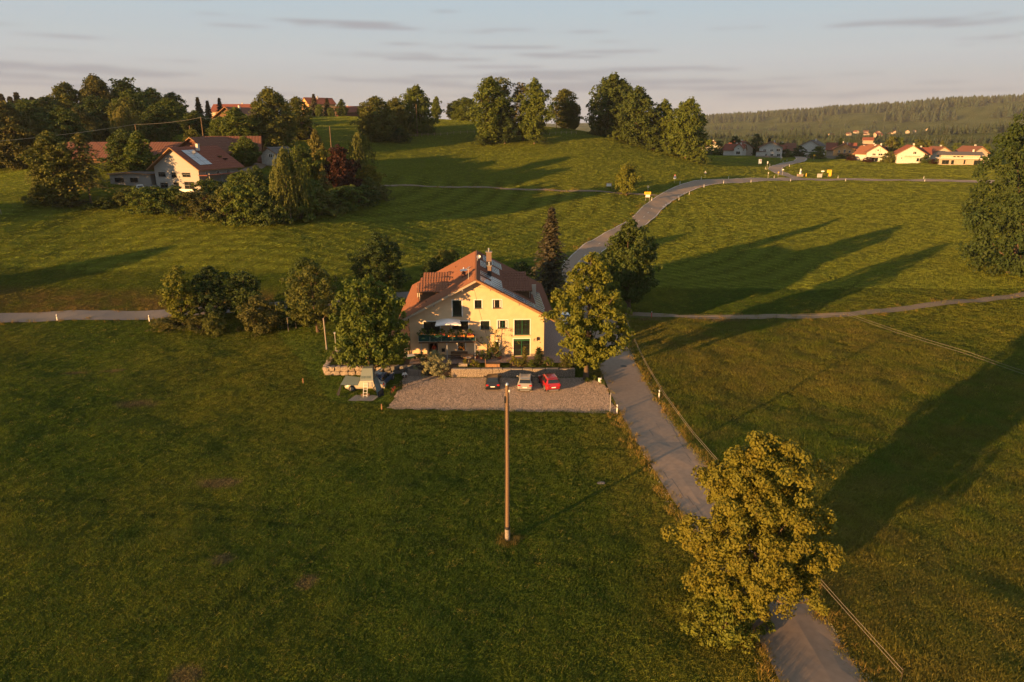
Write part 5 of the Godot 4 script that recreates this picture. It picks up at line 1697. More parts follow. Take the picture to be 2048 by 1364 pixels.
	for i in 4:
		var a: Vector3 = cs[i]
		var b: Vector3 = cs[(i + 1) % 4]
		var mid := (a + b) / 2 * Vector3(0.93, 1.0, 0.93) + Vector3(0, 0.10, 0)
		cl.tri(a, mid, tip)
		cl.tri(mid, b, tip)
		cl.tri(a, a + Vector3(0, -0.16, 0), mid + Vector3(0, -0.13, 0)); cl.tri(a, mid + Vector3(0, -0.13, 0), mid)
		cl.tri(mid, mid + Vector3(0, -0.13, 0), b + Vector3(0, -0.16, 0)); cl.tri(mid, b + Vector3(0, -0.16, 0), b)
	part(ps, "canopy", cl, M["parasol_cloth"])
	for i in 4:
		part(ps, "rib", rod(Vector3(0, 2.76, 0), cs[i] + Vector3(0, -0.04, 0), 0.014, 5), M["timber_brown"])
	for i in 6:
		var fx := -11.3 + i * 1.2
		var fb := thing("flower_box", ["leafy flower box at the left end of the balcony rail", "green flower box on the balcony rail, second from the left", "flower box with pink flowers on the balcony rail", "orange flower box under the parasol on the balcony rail", "orange flower box right of the parasol pole", "orange flower box at the right end of the balcony rail"][i], "flower box", Vector3(fx, up + 0.80, -83.55 + i * 0.055), 0.047)
		part(fb, "box", bx(Vector3(0, 0.1, 0.12), Vector3(0.9, 0.2, 0.2)), M["flower_box"] if i >= 3 else M["green_dark"])
		foliage_ball(fb, "herb", "leaf_mid", Vector3(-0.15, 0.1, 0.1), 0.95, 0.62, "plant")
		var fl := MB.new()
		rng.seed = 230 + i
		for k in 16:
			fl.rock(Vector3(rng.randf_range(-0.4, 0.4), rng.randf_range(0.2, 0.5), rng.randf_range(0.05, 0.32)), Vector3.ONE * 0.09, rng)
		part(fb, "blossom", fl, M["flower_red"] if i in [2, 5] else M["flower_orange"])
	var wf := thing("window_flowers", "orange flowers in the small ground floor window", "flowers", Vector3(-6.64, 2.16, -85.12), 0.047)
	foliage_ball(wf, "herb", "leaf_dark", Vector3.ZERO, 0.4, 0.3, "plant")
	var bl := MB.new()
	for k in 22:
		bl.rock(Vector3(rng.randf_range(-0.4, 0.4), rng.randf_range(0.05, 0.45), rng.randf_range(0.0, 0.2)), Vector3.ONE * 0.1, rng)
	part(wf, "blossom", bl, M["flower_orange"])
	# pale driftwood leaning at the left corner, a garden chair, garden bits on the left terrace
	var dw := thing("driftwood_root", "pale bleached tree root leaning at the left house corner", "root", Vector3(-14.2, 1.05, -86.0))
	var rt := MB.new()
	rt.tube([Vector3(0.6, 1.9, -0.3), Vector3(0.45, 1.1, 0.0), Vector3(0.5, 0.0, 0.2)], [0.05, 0.16, 0.2], 7)
	rt.tube([Vector3(0.5, 1.2, 0), Vector3(-0.2, 0.6, 0.2), Vector3(-1.2, 0.05, 0.4)], [0.15, 0.12, 0.05], 7)
	rt.tube([Vector3(0.5, 1.0, 0.05), Vector3(0.1, 0.45, 0.4), Vector3(-0.2, 0.0, 0.8)], [0.13, 0.11, 0.06], 7)
	part(dw, "root_stem", rt, M["rope_white"])
	var ch := thing("garden_cart", "green tipped wheelbarrow with a pale tray rim by the left house corner", "wheelbarrow", Vector3(-13.3, 1.08, -84.0), 0.5)
	var tray := MB.new()
	tray.hexa([Vector3(-0.35, 0.25, 0.25), Vector3(0.35, 0.25, 0.25), Vector3(0.35, 0.25, -0.25), Vector3(-0.35, 0.25, -0.25), Vector3(-0.6, 0.62, 0.42), Vector3(0.6, 0.62, 0.42), Vector3(0.6, 0.62, -0.42), Vector3(-0.6, 0.62, -0.42)])
	part(ch, "tray", tray, M["green_paint"])
	part(ch, "rim", bx(Vector3(0, 0.63, 0), Vector3(1.24, 0.03, 0.88)), M["plastic_white"])
	var wh := MB.new()
	wh.xf = Transform3D(Basis(Vector3.RIGHT, PI / 2), Vector3(0.7, 0.18, 0))
	wh.lathe([[0.05, -0.04], [0.18, -0.04], [0.18, 0.04], [0.05, 0.04]], 12)
	part(ch, "wheel", wh, M["tyre"])
	for s in [-1, 1]:
		part(ch, "handle", rod(Vector3(0.6, 0.2, s * 0.12), Vector3(-1.1, 0.6, s * 0.28), 0.02), M["steel_dull"])
	var cr := thing("wooden_crate", "pale wooden box on the boulder terrace", "crate", Vector3(-21.4, 1.06, -82.6), 0.3)
	part(cr, "box", bx(Vector3(0, 0.3, 0), Vector3(1.0, 0.6, 0.8)), M["stone"])
	part(cr, "lid", bx(Vector3(0, 0.62, 0), Vector3(1.06, 0.05, 0.86)), M["timber_grey"])
	var fr := thing("swing_frame", "wooden play frame on the boulder terrace", "frame", Vector3(-18.2, 1.06, -83.2), 0.1)
	for s in [-1, 1]:
		part(fr, "post", bx(Vector3(s * 0.55, 0.6, 0), Vector3(0.1, 1.2, 0.1)), M["timber_warm"])
	part(fr, "beam", bx(Vector3(0, 1.15, 0), Vector3(1.2, 0.1, 0.1)), M["timber_warm"])
	part(fr, "sill", bx(Vector3(0, 0.3, 0), Vector3(1.0, 0.06, 0.4)), M["timber_warm"])
	plant("grass_clump", "herb", "leaf_brown", -23.0, -83.6, 1.4, 0.8, "brown ornamental grass at the boulder wall corner", "plant", "", 1.05 - H(-23.0, -83.6))
	plant("grass_clump", "herb", "leaf_gold", -14.3, -84.4, 1.6, 0.5, "golden ornamental grass behind the grey boulders", "plant", "", 1.05 - H(-14.3, -84.4))

# ---------------------------------------------------------------- vehicles
func car(called: String, label: String, paint: String, at: Vector3, turn: float, L: float, W: float, Hh: float, suv: bool, dark_glass := "window_glass") -> Node3D:
	# front towards -z; stations along the length: z, half width, sill, belt, roof, half roof width
	var o := thing(called, label, "car", at, turn)
	var h := L / 2
	var w := W / 2
	var belt := Hh * 0.60
	var st := [[-h, w * 0.62, 0.34, Hh * 0.36, Hh * 0.37, w * 0.55], [-h + 0.12, w * 0.86, 0.26, Hh * 0.42, Hh * 0.435, w * 0.8], [-h + 0.55, w * 0.97, 0.22, Hh * 0.50, Hh * 0.52, w * 0.86], [-h * 0.55, w, 0.22, belt - 0.06, belt - 0.03, w * 0.88], [-h * 0.42, w, 0.22, belt, belt + 0.06, w * 0.86],
		[-h * 0.08, w, 0.22, belt, Hh * 0.95, w * 0.76], [h * 0.12, w, 0.22, belt, Hh, w * 0.74], [h * 0.5, w, 0.22, belt + 0.01, Hh * 0.985, w * 0.74], [h * (0.80 if suv else 0.70), w * 0.99, 0.22, belt + 0.03, Hh * 0.94, w * 0.72], [h * (0.94 if suv else 0.90), w * 0.96, 0.24, belt + 0.03, belt + 0.10, w * 0.80], [h - 0.1, w * 0.92, 0.28, belt - 0.05, belt - 0.02, w * 0.82], [h, w * 0.8, 0.36, Hh * 0.42, Hh * 0.44, w * 0.74]]
	var rings := []
	for s in st:
		var z: float = s[0]
		var half := [Vector3(s[1] * 0.86, s[2], z), Vector3(s[1] * 0.98, s[2] + 0.14, z), Vector3(s[1], lerpf(s[2], s[3], 0.6), z), Vector3(s[1] * 0.97, s[3], z), Vector3(lerpf(s[1] * 0.95, s[5], 0.5), lerpf(s[3], s[4], 0.5), z), Vector3(s[5], s[4] - 0.03, z), Vector3(s[5] * 0.8, s[4] + 0.005, z)]
		var ring := PackedVector3Array()
		for p in half:
			ring.append(p)
		for i in range(half.size() - 1, -1, -1):
			ring.append(half[i] * Vector3(-1, 1, 1))
		rings.append(ring)
	var body := MB.new()
	body.loft(rings)
	part(o, "body", body, M[paint])
	# glass: side windows, windscreen, rear window, a hair proud of the body
	for s in [-1.0, 1.0]:
		var parts_ := [[4, 5, 6], [6, 7], [7, 8]]
		for k in parts_.size():
			var g := MB.new()
			var row: Array = parts_[k]
			for i in row.size() - 1:
				var q := []
				for e in [[row[i], 0.1, 0.05 if i == 0 else 0.0], [row[i + 1], 0.1, -0.05 if i == row.size() - 2 else 0.0], [row[i + 1], 0.9, -0.05 if i == row.size() - 2 else 0.0], [row[i], 0.9, 0.05 if i == 0 else 0.0]]:
					var t: Array = st[e[0]]
					var lo := Vector3(t[1] * 0.97, t[3], t[0])
					var hi := Vector3(t[5], t[4] - 0.03, t[0])
					var p := lo.lerp(hi, e[1]) + Vector3(0.025, 0.01, e[2])
					q.append(p * Vector3(s, 1, 1))
				if s > 0:
					g.quad(q[1], q[0], q[3], q[2])
				else:
					g.quad(q[0], q[1], q[2], q[3])
			part(o, "side_window", g, M[dark_glass])
	for k in [[4, 5, "windscreen"], [9, 8, "rear_window"]]:
		var g := MB.new()
		var a: Array = st[k[0]]
		var b: Array = st[k[1]]
		var out := Vector3(0, 0.025, -0.02 if k[0] == 4 else 0.03)
		var lo := Vector3(a[5] * 0.9, a[4] + 0.02, a[0])
		var hi := Vector3(b[5] * 0.86, b[4] + 0.0, b[0])
		var p0 := lo.lerp(hi, 0.04) + out
		var p1 := lo.lerp(hi, 0.95) + out
		if k[0] == 4:
			g.quad(p0, p0 * Vector3(-1, 1, 1), p1 * Vector3(-1, 1, 1), p1)
		else:
			g.quad(p0 * Vector3(-1, 1, 1), p0, p1, p1 * Vector3(-1, 1, 1))
		part(o, k[2], g, M["window_glass"])
	for s in [-1.0, 1.0]:
		for z in [-h * 0.62, h * 0.60]:
			var t := MB.new()
			t.xf = Transform3D(Basis(Vector3(0, 0, 1), PI / 2), Vector3(s * (w - 0.1), 0.32, z))
			t.lathe([[0.2, -0.11], [0.31, -0.11], [0.33, -0.06], [0.33, 0.06], [0.31, 0.11], [0.2, 0.11]], 18)
			var wo := part(o, "wheel", t, M["tyre"])
			var r := MB.new()
			r.xf = t.xf
			r.lathe([[0.02, -0.125], [0.2, -0.115], [0.215, -0.1], [0.215, 0.1], [0.2, 0.115], [0.02, 0.125]], 14)
			part(wo, "rim", r, M["rim"])
			var arch := MB.new()
			arch.xf = Transform3D(Basis(Vector3(0, 0, 1), PI / 2), Vector3(s * (w - 0.04), 0.34, z))
			arch.lathe([[0.02, -0.052], [0.40, -0.052], [0.40, 0.052], [0.02, 0.052]], 18)
			part(o, "wheel_arch", arch, M["plastic_grey"])
		var tl := MB.new()
		var ty := belt - 0.10 if suv else belt - 0.12
		tl.box(Vector3(s * w * 0.74, ty, h - 0.07), Vector3(w * 0.34, 0.17, 0.10))
		part(o, "tail_light", tl, M["tail_red"])
		part(o, "headlight", bx(Vector3(s * w * 0.66, Hh * 0.40, -h + 0.12), Vector3(w * 0.36, 0.13, 0.12)), M["lamp_clear"])
		var mr := MB.new()
		mr.box(Vector3(s * (w + 0.09), belt + 0.06, -h * 0.30), Vector3(0.2, 0.13, 0.1))
		part(o, "mirror", mr, M[paint])
	part(o, "number_plate", bx(Vector3(0, Hh * 0.40, h + 0.012), Vector3(0.52, 0.11, 0.02)), M["plate"])
	var bump := MB.new()
	bump.box(Vector3(0, 0.33, h - 0.04), Vector3(W * 0.86, 0.2, 0.12))
	part(o, "rear_bumper", bump, M["plastic_grey"] if suv else M[paint])
	var shadow_gap := MB.new()
	shadow_gap.box(Vector3(0, 0.24, 0), Vector3(W * 0.8, 0.1, L * 0.86))
	part(o, "underbody", shadow_gap, M["steel_dull"])
	if suv:
		for s in [-1.0, 1.0]:
			part(o, "roof_rail", rod(Vector3(s * w * 0.66, Hh + 0.03, -h * 0.0), Vector3(s * w * 0.64, Hh + 0.0, h * 0.7), 0.02), M["steel_dull"])
		part(o, "skid_plate", bx(Vector3(0, 0.30, h + 0.03), Vector3(W * 0.6, 0.12, 0.03)), M["rim"])
		part(o, "spoiler", bx(Vector3(0, Hh * 0.965, h * 0.84), Vector3(W * 0.62, 0.04, 0.16)), M[paint])
	return o

func bicycle(label: String, at: Vector3, turn: float, tilt: float, paint: String) -> void:
	var o := thing("bicycle", label, "bicycle", at, turn)
	o.rotation.z = tilt
	for x in [-0.52, 0.52]:
		var w := MB.new()
		var pts := []
		var rr := []
		for i in 19:
			pts.append(Vector3(x + cos(TAU * i / 18.0) * 0.33, 0.34 + sin(TAU * i / 18.0) * 0.33, 0))
			rr.append(0.02)
		w.tube(pts, rr, 5)
		for i in 8:
			w.tube([Vector3(x, 0.34, 0), pts[i * 2]], [0.004, 0.004], 3)
		part(o, "wheel", w, M["tyre"])
	var f := MB.new()
	var bb := Vector3(-0.08, 0.3, 0)
	var st := Vector3(-0.22, 0.78, 0)
	var hd := Vector3(0.33, 0.82, 0)
	for k in [[bb, st], [st, hd], [bb, hd], [bb, Vector3(-0.52, 0.34, 0)], [st, Vector3(-0.52, 0.34, 0)], [hd, Vector3(0.52, 0.34, 0)]]:
		f.tube([k[0], k[1]], [0.02, 0.02], 6)
	part(o, "frame", f, M[paint])
	var sd := MB.new()
	sd.rock(Vector3(-0.25, 0.9, 0), Vector3(0.26, 0.08, 0.15), rng, 0.05)
	part(o, "saddle", sd, M["plastic_black"])
	var hb := MB.new()
	hb.tube([Vector3(0.3, 0.98, -0.3), Vector3(0.36, 1.0, 0), Vector3(0.3, 0.98, 0.3)], [0.014, 0.014, 0.014], 6)
	part(o, "handlebar", hb, M["plastic_black"])

func make_cars() -> void:
	rng.seed = 301
	car("parked_car", "black hatchback parked at the left by the retaining wall", "car_black", P(-2.35, -77.6, 0.04), 0.03, 4.0, 1.76, 1.46, false)
	car("parked_car", "silver compact car parked between the black and the red car", "car_silver", P(1.62, -77.4, 0.04), -0.05, 4.4, 1.82, 1.60, true)
	car("parked_car", "red sport utility car parked at the right by the retaining wall", "car_red", P(4.45, -77.3, 0.04), 0.22, 4.35, 1.84, 1.62, true)
	# cars behind the house
	car("parked_car", "dark red car parked behind the right house corner", "car_wine", P(8.0, -108.5, 0.05), 0.2, 4.3, 1.8, 1.5, false)
	car("parked_car", "white and dark car half hidden behind the right house corner", "car_white", P(7.9, -102.2, 1.1), 0.15, 4.3, 1.8, 1.5, false)
	# the car with the roof tent
	var cp := P(-17.6, -76.6, 0.03)
	car("camper_car", "beige estate car carrying a roof tent on the grass", "car_beige", cp, PI / 2 + 0.06, 4.7, 1.84, 1.50, false)
	car("parked_car", "dark blue estate car half hidden behind the roof tent awning", "car_blue", P(-15.9, -78.3, 0.03), -0.2, 4.5, 1.8, 1.5, true)
	var t := thing("roof_tent", "grey roof tent unfolded over the beige car with awning wings", "tent", cp + Vector3(0.3, 1.52, 0.0), 0.06)
	var floor_ := MB.new()
	floor_.box(Vector3(0.15, 0.06, 0.55), Vector3(1.55, 0.10, 2.4))
	part(t, "floor", floor_, M["frame_metal"])
	var c := MB.new()   # the sleeping cabin: a wedge with a tall back
	c.hexa([Vector3(-0.62, 0.12, 1.7), Vector3(0.92, 0.12, 1.7), Vector3(0.92, 0.12, -0.6), Vector3(-0.62, 0.12, -0.6), Vector3(-0.45, 1.28, 0.75), Vector3(0.78, 1.28, 0.75), Vector3(0.72, 1.34, -0.45), Vector3(-0.4, 1.34, -0.45)])
	part(t, "cabin", c, M["tent_grey"])
	for k in 2:
		var wdw := MB.new()
		var a := Vector3(-0.5 + k * 0.62, 0.32, 1.575)
		wdw.quad(a, a + Vector3(0.5, 0, 0), a + Vector3(0.5, 0.24, -0.195), a + Vector3(0, 0.24, -0.195))
		part(t, "cabin_window", wdw, M["tent_awning"])
	var sk := MB.new()   # canvas hanging from the floor at the ladder end
	sk.hexa([Vector3(-0.9, -0.55, 2.05), Vector3(1.05, -0.55, 2.05), Vector3(1.0, -0.5, 1.72), Vector3(-0.8, -0.5, 1.72), Vector3(-0.62, 0.1, 1.75), Vector3(0.92, 0.1, 1.75), Vector3(0.92, 0.1, 1.70), Vector3(-0.62, 0.1, 1.70)])
	part(t, "skirt", sk, M["tent_beige"])
	var wing := MB.new()
	wing.quad(Vector3(-0.7, 0.2, 0.8), Vector3(-0.8, -0.35, 2.0), Vector3(-2.9, -0.35, 1.7), Vector3(-2.5, 0.25, 0.2))
	wing.quad(Vector3(-2.5, 0.22, 0.2), Vector3(-2.9, -0.38, 1.7), Vector3(-0.8, -0.38, 2.0), Vector3(-0.7, 0.17, 0.8))
	part(t, "awning", wing, M["tent_awning"])
	var drop := MB.new()
	drop.quad(Vector3(-2.9, -0.36, 1.7), Vector3(-3.35, -1.35, 2.15), Vector3(-3.0, -1.5, 2.5), Vector3(-2.75, -0.42, 1.85))
	drop.quad(Vector3(-2.75, -0.43, 1.84), Vector3(-3.0, -1.51, 2.49), Vector3(-3.35, -1.36, 2.14), Vector3(-2.9, -0.37, 1.69))
	part(t, "awning_drop", drop, M["tent_black"])
	var wing2 := MB.new()
	wing2.quad(Vector3(0.95, 0.2, 1.5), Vector3(1.5, -1.4, 3.0), Vector3(2.15, -1.35, 2.3), Vector3(1.1, 0.3, 0.2))
	wing2.quad(Vector3(1.1, 0.28, 0.18), Vector3(2.15, -1.36, 2.28), Vector3(1.5, -1.41, 2.98), Vector3(0.94, 0.18, 1.48))
	part(t, "awning", wing2, M["tent_awning"])
	var drop2 := MB.new()
	drop2.quad(Vector3(1.5, -1.0, 2.75), Vector3(1.6, -1.52, 3.1), Vector3(2.2, -1.5, 2.4), Vector3(2.1, -0.7, 2.1))
	drop2.quad(Vector3(2.1, -0.71, 2.08), Vector3(2.2, -1.51, 2.38), Vector3(1.6, -1.53, 3.08), Vector3(1.5, -1.01, 2.73))
	part(t, "awning_drop", drop2, M["tent_black"])
	var fl := MB.new()
	fl.quad(Vector3(0.95, 0.55, -0.1), Vector3(1.0, 0.45, 0.5), Vector3(1.85, 0.95, 0.2), Vector3(1.8, 1.0, -0.3))
	fl.quad(Vector3(1.8, 0.98, -0.3), Vector3(1.85, 0.93, 0.2), Vector3(1.0, 0.43, 0.5), Vector3(0.95, 0.53, -0.1))
	part(t, "window_flap", fl, M["plastic_white"])
	var ld := thing("ladder", "white aluminium ladder leaning from the roof tent to the mat", "ladder", cp + Vector3(0.55, 0, 2.9))
	for s in [-0.22, 0.22]:
		part(ld, "rail", rod(Vector3(s, 0.0, 0.12), Vector3(s, 1.55, -0.75), 0.03), M["plastic_white"])
	for i in 5:
		part(ld, "rung", rod(Vector3(-0.22, 0.22 + i * 0.3, 0.0 - i * 0.168), Vector3(0.22, 0.22 + i * 0.3, -i * 0.168), 0.024), M["plastic_white"])
	var mt := MB.new()
	for i in 8:   # a patterned mat, a little crumpled
		for j in 4:
			var q := []
			for e in [[0, 0], [1, 0], [1, 1], [0, 1]]:
				var x: float = -1.5 + (i + e[0]) * 0.36 - (j + e[1]) * 0.12
				var z: float = (j + e[1]) * 0.42
				q.append(Vector3(x, 0.10 + 0.03 * sin(x * 4.1 + z * 2.0), z))
			mt.quad(q[3], q[2], q[1], q[0])
	single("camping_mat", mt, M["mat_pale"], "pale patterned mat on the grass in front of the beige car", "mat", P(-16.8, -74.2))
	var bn := thing("step_bench", "small wooden step at the foot of the ladder", "step", P(-17.1, -74.0, 0.1), 0.1)
	part(bn, "board", bx(Vector3(0, 0.2, 0), Vector3(1.0, 0.05, 0.3)), M["timber_warm"])
	for s in [-1, 1]:
		part(bn, "leg", bx(Vector3(s * 0.4, 0.09, 0), Vector3(0.05, 0.18, 0.26)), M["timber_warm"])
	bicycle("bicycle leaning at the back of the dark blue car", P(-13.9, -75.0, 0.02), 1.2, 0.12, "car_red")
	bicycle("second bicycle parked behind the dark blue car", P(-13.2, -76.7, 0.02), 0.9, -0.1, "car_black")
	# a farm car far left
	car("parked_car", "white van parked under the larch at the farm", "car_white", P(-92.8, -174.0, 0.05), 0.5, 4.6, 1.9, 1.9, true)
	car("parked_car", "dark car parked beside the white van at the farm", "car_black", P(-89.8, -175.0, 0.05), 0.4, 4.3, 1.8, 1.5, false)
	people()

# ---------------------------------------------------------------- people: one skin over a skeleton of tapered limbs
func flesh(bones: Array, cell: float) -> MB:
	# bones: [a, ra, b, rb]; a smooth union meshed as surface nets
	var lo := Vector3.ONE * 1e9
	var hi := -lo
	for b in bones:
		for e in [[b[0], b[1]], [b[2], b[3]]]:
			lo = lo.min(e[0] - Vector3.ONE * (e[1] + cell * 2))
			hi = hi.max(e[0] + Vector3.ONE * (e[1] + cell * 2))
	var n := Vector3i(((hi - lo) / cell).ceil()) + Vector3i.ONE
	var f := PackedFloat32Array()
	f.resize(n.x * n.y * n.z)
	f.fill(1.0)
	var k := 0.025
	for b in bones:
		var r := maxf(b[1], b[3]) + cell * 3.0
		var p0 := Vector3i(((b[0].min(b[2]) - Vector3.ONE * r - lo) / cell).floor()).clamp(Vector3i.ZERO, n - Vector3i.ONE)
		var p1 := Vector3i(((b[0].max(b[2]) + Vector3.ONE * r - lo) / cell).ceil()).clamp(Vector3i.ZERO, n - Vector3i.ONE)
		var ab: Vector3 = b[2] - b[0]
		var l2 := maxf(ab.length_squared(), 1e-6)
		for x in range(p0.x, p1.x + 1):
			for y in range(p0.y, p1.y + 1):
				for z in range(p0.z, p1.z + 1):
					var p := lo + Vector3(x, y, z) * cell
					var t := clampf((p - b[0]).dot(ab) / l2, 0.0, 1.0)
					var d := p.distance_to(b[0] + ab * t) - lerpf(b[1], b[3], t)
					var i := (x * n.y + y) * n.z + z
					var h := clampf(0.5 + 0.5 * (f[i] - d) / k, 0.0, 1.0)
					f[i] = lerpf(f[i], d, h) - k * h * (1.0 - h)
	var at := {}
	var mb := MB.new()
	var step := [n.y * n.z, n.z, 1]
	for x in n.x - 1:
		for y in n.y - 1:
			for z in n.z - 1:
				var i := (x * n.y + y) * n.z + z
				var s := Vector3.ZERO
				var c := 0
				for e in [[0, 0, 0, 0], [0, 1, 0, 0], [0, 0, 1, 0], [0, 1, 1, 0], [1, 0, 0, 0], [1, 1, 0, 0], [1, 0, 0, 1], [1, 1, 0, 1], [2, 0, 0, 0], [2, 1, 0, 0], [2, 0, 1, 0], [2, 1, 1, 0]]:
					var o := Vector3i.ZERO
					if e[0] == 0: o = Vector3i(0, e[1], e[2])
					elif e[0] == 1: o = Vector3i(e[1], 0, e[3])
					else: o = Vector3i(e[1], e[2], 0)
					var j: int = i + o.x * step[0] + o.y * step[1] + o.z
					var u := f[j]
					var w: float = f[j + step[e[0]]]
					if (u < 0.0) != (w < 0.0):
						var q := Vector3(o)
						q[e[0]] += u / (u - w)
						s += q
						c += 1
				if c:
					at[Vector3i(x, y, z)] = lo + (Vector3(x, y, z) + s / c) * cell
	for key in at:
		var i: int = (key.x * n.y + key.y) * n.z + key.z
		for ax in 3:
			var u := f[i]
			var w: float = f[i + step[ax]]
			if (u < 0.0) == (w < 0.0):
				continue
			var a := Vector3i.ZERO
			var b := Vector3i.ZERO
			a[(ax + 1) % 3] = -1
			b[(ax + 2) % 3] = -1
			if at.has(key + a) and at.has(key + b) and at.has(key + a + b):
				if u < 0.0:
					mb.quad(at[key], at[key + a], at[key + a + b], at[key + b])
				else:
					mb.quad(at[key], at[key + b], at[key + a + b], at[key + a])
	return mb

func face(o: Node3D, c: Vector3, fwd: Vector3, hair: String) -> void:
	# eyes, mouth and hair on a head of radius about 0.1
	var side := fwd.cross(Vector3.UP).normalized()
	var eyes := MB.new()
	for s in [-1.0, 1.0]:
		eyes.rock(c + fwd * 0.088 + side * s * 0.034 + Vector3(0, 0.01, 0), Vector3.ONE * 0.024, rng, 0.1)
	eyes.rock(c + fwd * 0.086 + Vector3(0, -0.055, 0), Vector3(0.045, 0.012, 0.02), rng, 0.1)
	part(o, "face", eyes, M["hair_dark"])
	var hm := flesh([[c + Vector3(0, 0.035, 0) - fwd * 0.02, 0.105, c + Vector3(0, 0.045, 0) - fwd * 0.035, 0.1], [c - fwd * 0.05, 0.09, c - fwd * 0.05 - Vector3(0, 0.06, 0), 0.07]], 0.02)
	part(o, "hair", hm, M[hair])

func hand(b: Array, wrist: Vector3, dir: Vector3, side: Vector3) -> void:
	b.append([wrist, 0.028, wrist + dir * 0.08, 0.032])
	for i in 4:
		var r := wrist + dir * 0.08 + side * (i - 1.5) * 0.02
		b.append([r, 0.010, r + dir * [0.06, 0.075, 0.07, 0.05][i] + side.cross(dir) * 0.02, 0.008])
	b.append([wrist + dir * 0.03 + side * 0.03, 0.011, wrist + dir * 0.07 + side * 0.06, 0.009])

func people() -> void:
	rng.seed = 311
	# someone in a red top standing in the doorway
	var o := thing("person", "person in a red top standing in the doorway below the balcony", "person", Vector3(-10.25, 1.1, -85.45), 0.0)
	var sk := []
	sk.append([Vector3(0, 1.5, 0), 0.05, Vector3(0, 1.58, 0.01), 0.05])
	sk.append([Vector3(0, 1.62, 0.015), 0.09, Vector3(0, 1.70, 0.0), 0.095])
	sk.append([Vector3(0, 1.57, 0.06), 0.045, Vector3(0, 1.62, 0.105), 0.014])
	for s in [-1.0, 1.0]:
		sk.append([Vector3(s * 0.095, 1.63, 0), 0.018, Vector3(s * 0.1, 1.66, -0.01), 0.016])
		sk.append([Vector3(s * 0.29, 1.12, 0.03), 0.045, Vector3(s * 0.27, 0.88, 0.10), 0.033])
		hand(sk, Vector3(s * 0.27, 0.87, 0.10), Vector3(0, -0.95, 0.3).normalized(), Vector3(-s, 0, 0))
		sk.append([Vector3(s * 0.1, 0.55, 0), 0.06, Vector3(s * 0.11, 0.08, 0), 0.045])
		sk.append([Vector3(s * 0.11, 0.05, -0.03), 0.045, Vector3(s * 0.12, 0.04, 0.15), 0.04])
	sk.append([Vector3(0, 0.9, 0), 0.1, Vector3(0, 1.45, 0), 0.08])
	for s in [-1.0, 1.0]:
		sk.append([Vector3(s * 0.08, 0.9, 0), 0.08, Vector3(s * 0.1, 0.5, 0), 0.06])
		sk.append([Vector3(s * 0.15, 1.42, 0), 0.05, Vector3(s * 0.29, 1.12, 0.03), 0.042])
	part(o, "body", flesh(sk, 0.024), M["skin"])
	var top := []
	top.append([Vector3(0, 0.88, 0), 0.155, Vector3(0, 1.1, 0), 0.135])
	top.append([Vector3(0, 1.1, 0), 0.14, Vector3(0, 1.38, 0), 0.15])
	for s in [-1.0, 1.0]:
		top.append([Vector3(s * 0.08, 1.15, 0), 0.13, Vector3(s * 0.13, 1.4, 0), 0.10])
		top.append([Vector3(s * 0.17, 1.42, 0), 0.075, Vector3(s * 0.29, 1.12, 0.03), 0.062])
	part(o, "shirt", flesh(top, 0.03), M["cloth_red"])
	var tr := []
	for s in [-1.0, 1.0]:
		tr.append([Vector3(s * 0.08, 0.88, 0), 0.115, Vector3(s * 0.1, 0.5, 0.0), 0.085])
		tr.append([Vector3(s * 0.1, 0.5, 0.0), 0.085, Vector3(s * 0.11, 0.1, 0), 0.065])
	part(o, "trousers", flesh(tr, 0.03), M["cloth_black"])
	face(o, Vector3(0, 1.65, 0.0), Vector3(0, 0, 1), "hair_dark")
	# someone in a white top crouching on the gravel
	var c := thing("person", "person in a white top and black trousers crouching on the gravel", "person", P(-13.4, -79.9, 0.06), 0.25)
	var b := []
	b.append([Vector3(0, 0.78, 0.12), 0.05, Vector3(0, 0.86, 0.16), 0.05])
	b.append([Vector3(0, 0.90, 0.18), 0.085, Vector3(0, 0.97, 0.16), 0.09])
	b.append([Vector3(0, 0.85, 0.24), 0.04, Vector3(0, 0.90, 0.285), 0.014])
	b.append([Vector3(0, 0.28, -0.12), 0.1, Vector3(0, 0.72, 0.08), 0.09])
	for s in [-1.0, 1.0]:
		b.append([Vector3(s * 0.17, 0.72, 0.1), 0.05, Vector3(s * 0.3, 0.5, 0.22), 0.042])
		b.append([Vector3(s * 0.3, 0.5, 0.22), 0.042, Vector3(s * 0.14, 0.42, 0.42), 0.032])
		hand(b, Vector3(s * 0.13, 0.42, 0.43), Vector3(-s * 0.6, -0.4, 0.7).normalized(), Vector3(0, 1, 0))
		b.append([Vector3(s * 0.1, 0.26, -0.1), 0.1, Vector3(s * 0.2, 0.46, 0.26), 0.075])
		b.append([Vector3(s * 0.2, 0.46, 0.26), 0.07, Vector3(s * 0.16, 0.08, 0.10), 0.045])
		b.append([Vector3(s * 0.16, 0.05, 0.06), 0.045, Vector3(s * 0.17, 0.04, 0.27), 0.04])
	part(c, "body", flesh(b, 0.024), M["skin"])
	var ct := [[Vector3(0, 0.32, -0.1), 0.15, Vector3(0, 0.70, 0.06), 0.145]]
	for s in [-1.0, 1.0]:
		ct.append([Vector3(s * 0.08, 0.5, 0.0), 0.12, Vector3(s * 0.12, 0.72, 0.09), 0.095])
		ct.append([Vector3(s * 0.16, 0.72, 0.1), 0.075, Vector3(s * 0.29, 0.52, 0.21), 0.062])
	part(c, "shirt", flesh(ct, 0.03), M["cloth_white"])
	var cb := []
	for s in [-1.0, 1.0]:
		cb.append([Vector3(s * 0.1, 0.26, -0.1), 0.12, Vector3(s * 0.2, 0.46, 0.26), 0.092])
		cb.append([Vector3(s * 0.2, 0.46, 0.26), 0.088, Vector3(s * 0.16, 0.12, 0.1), 0.062])
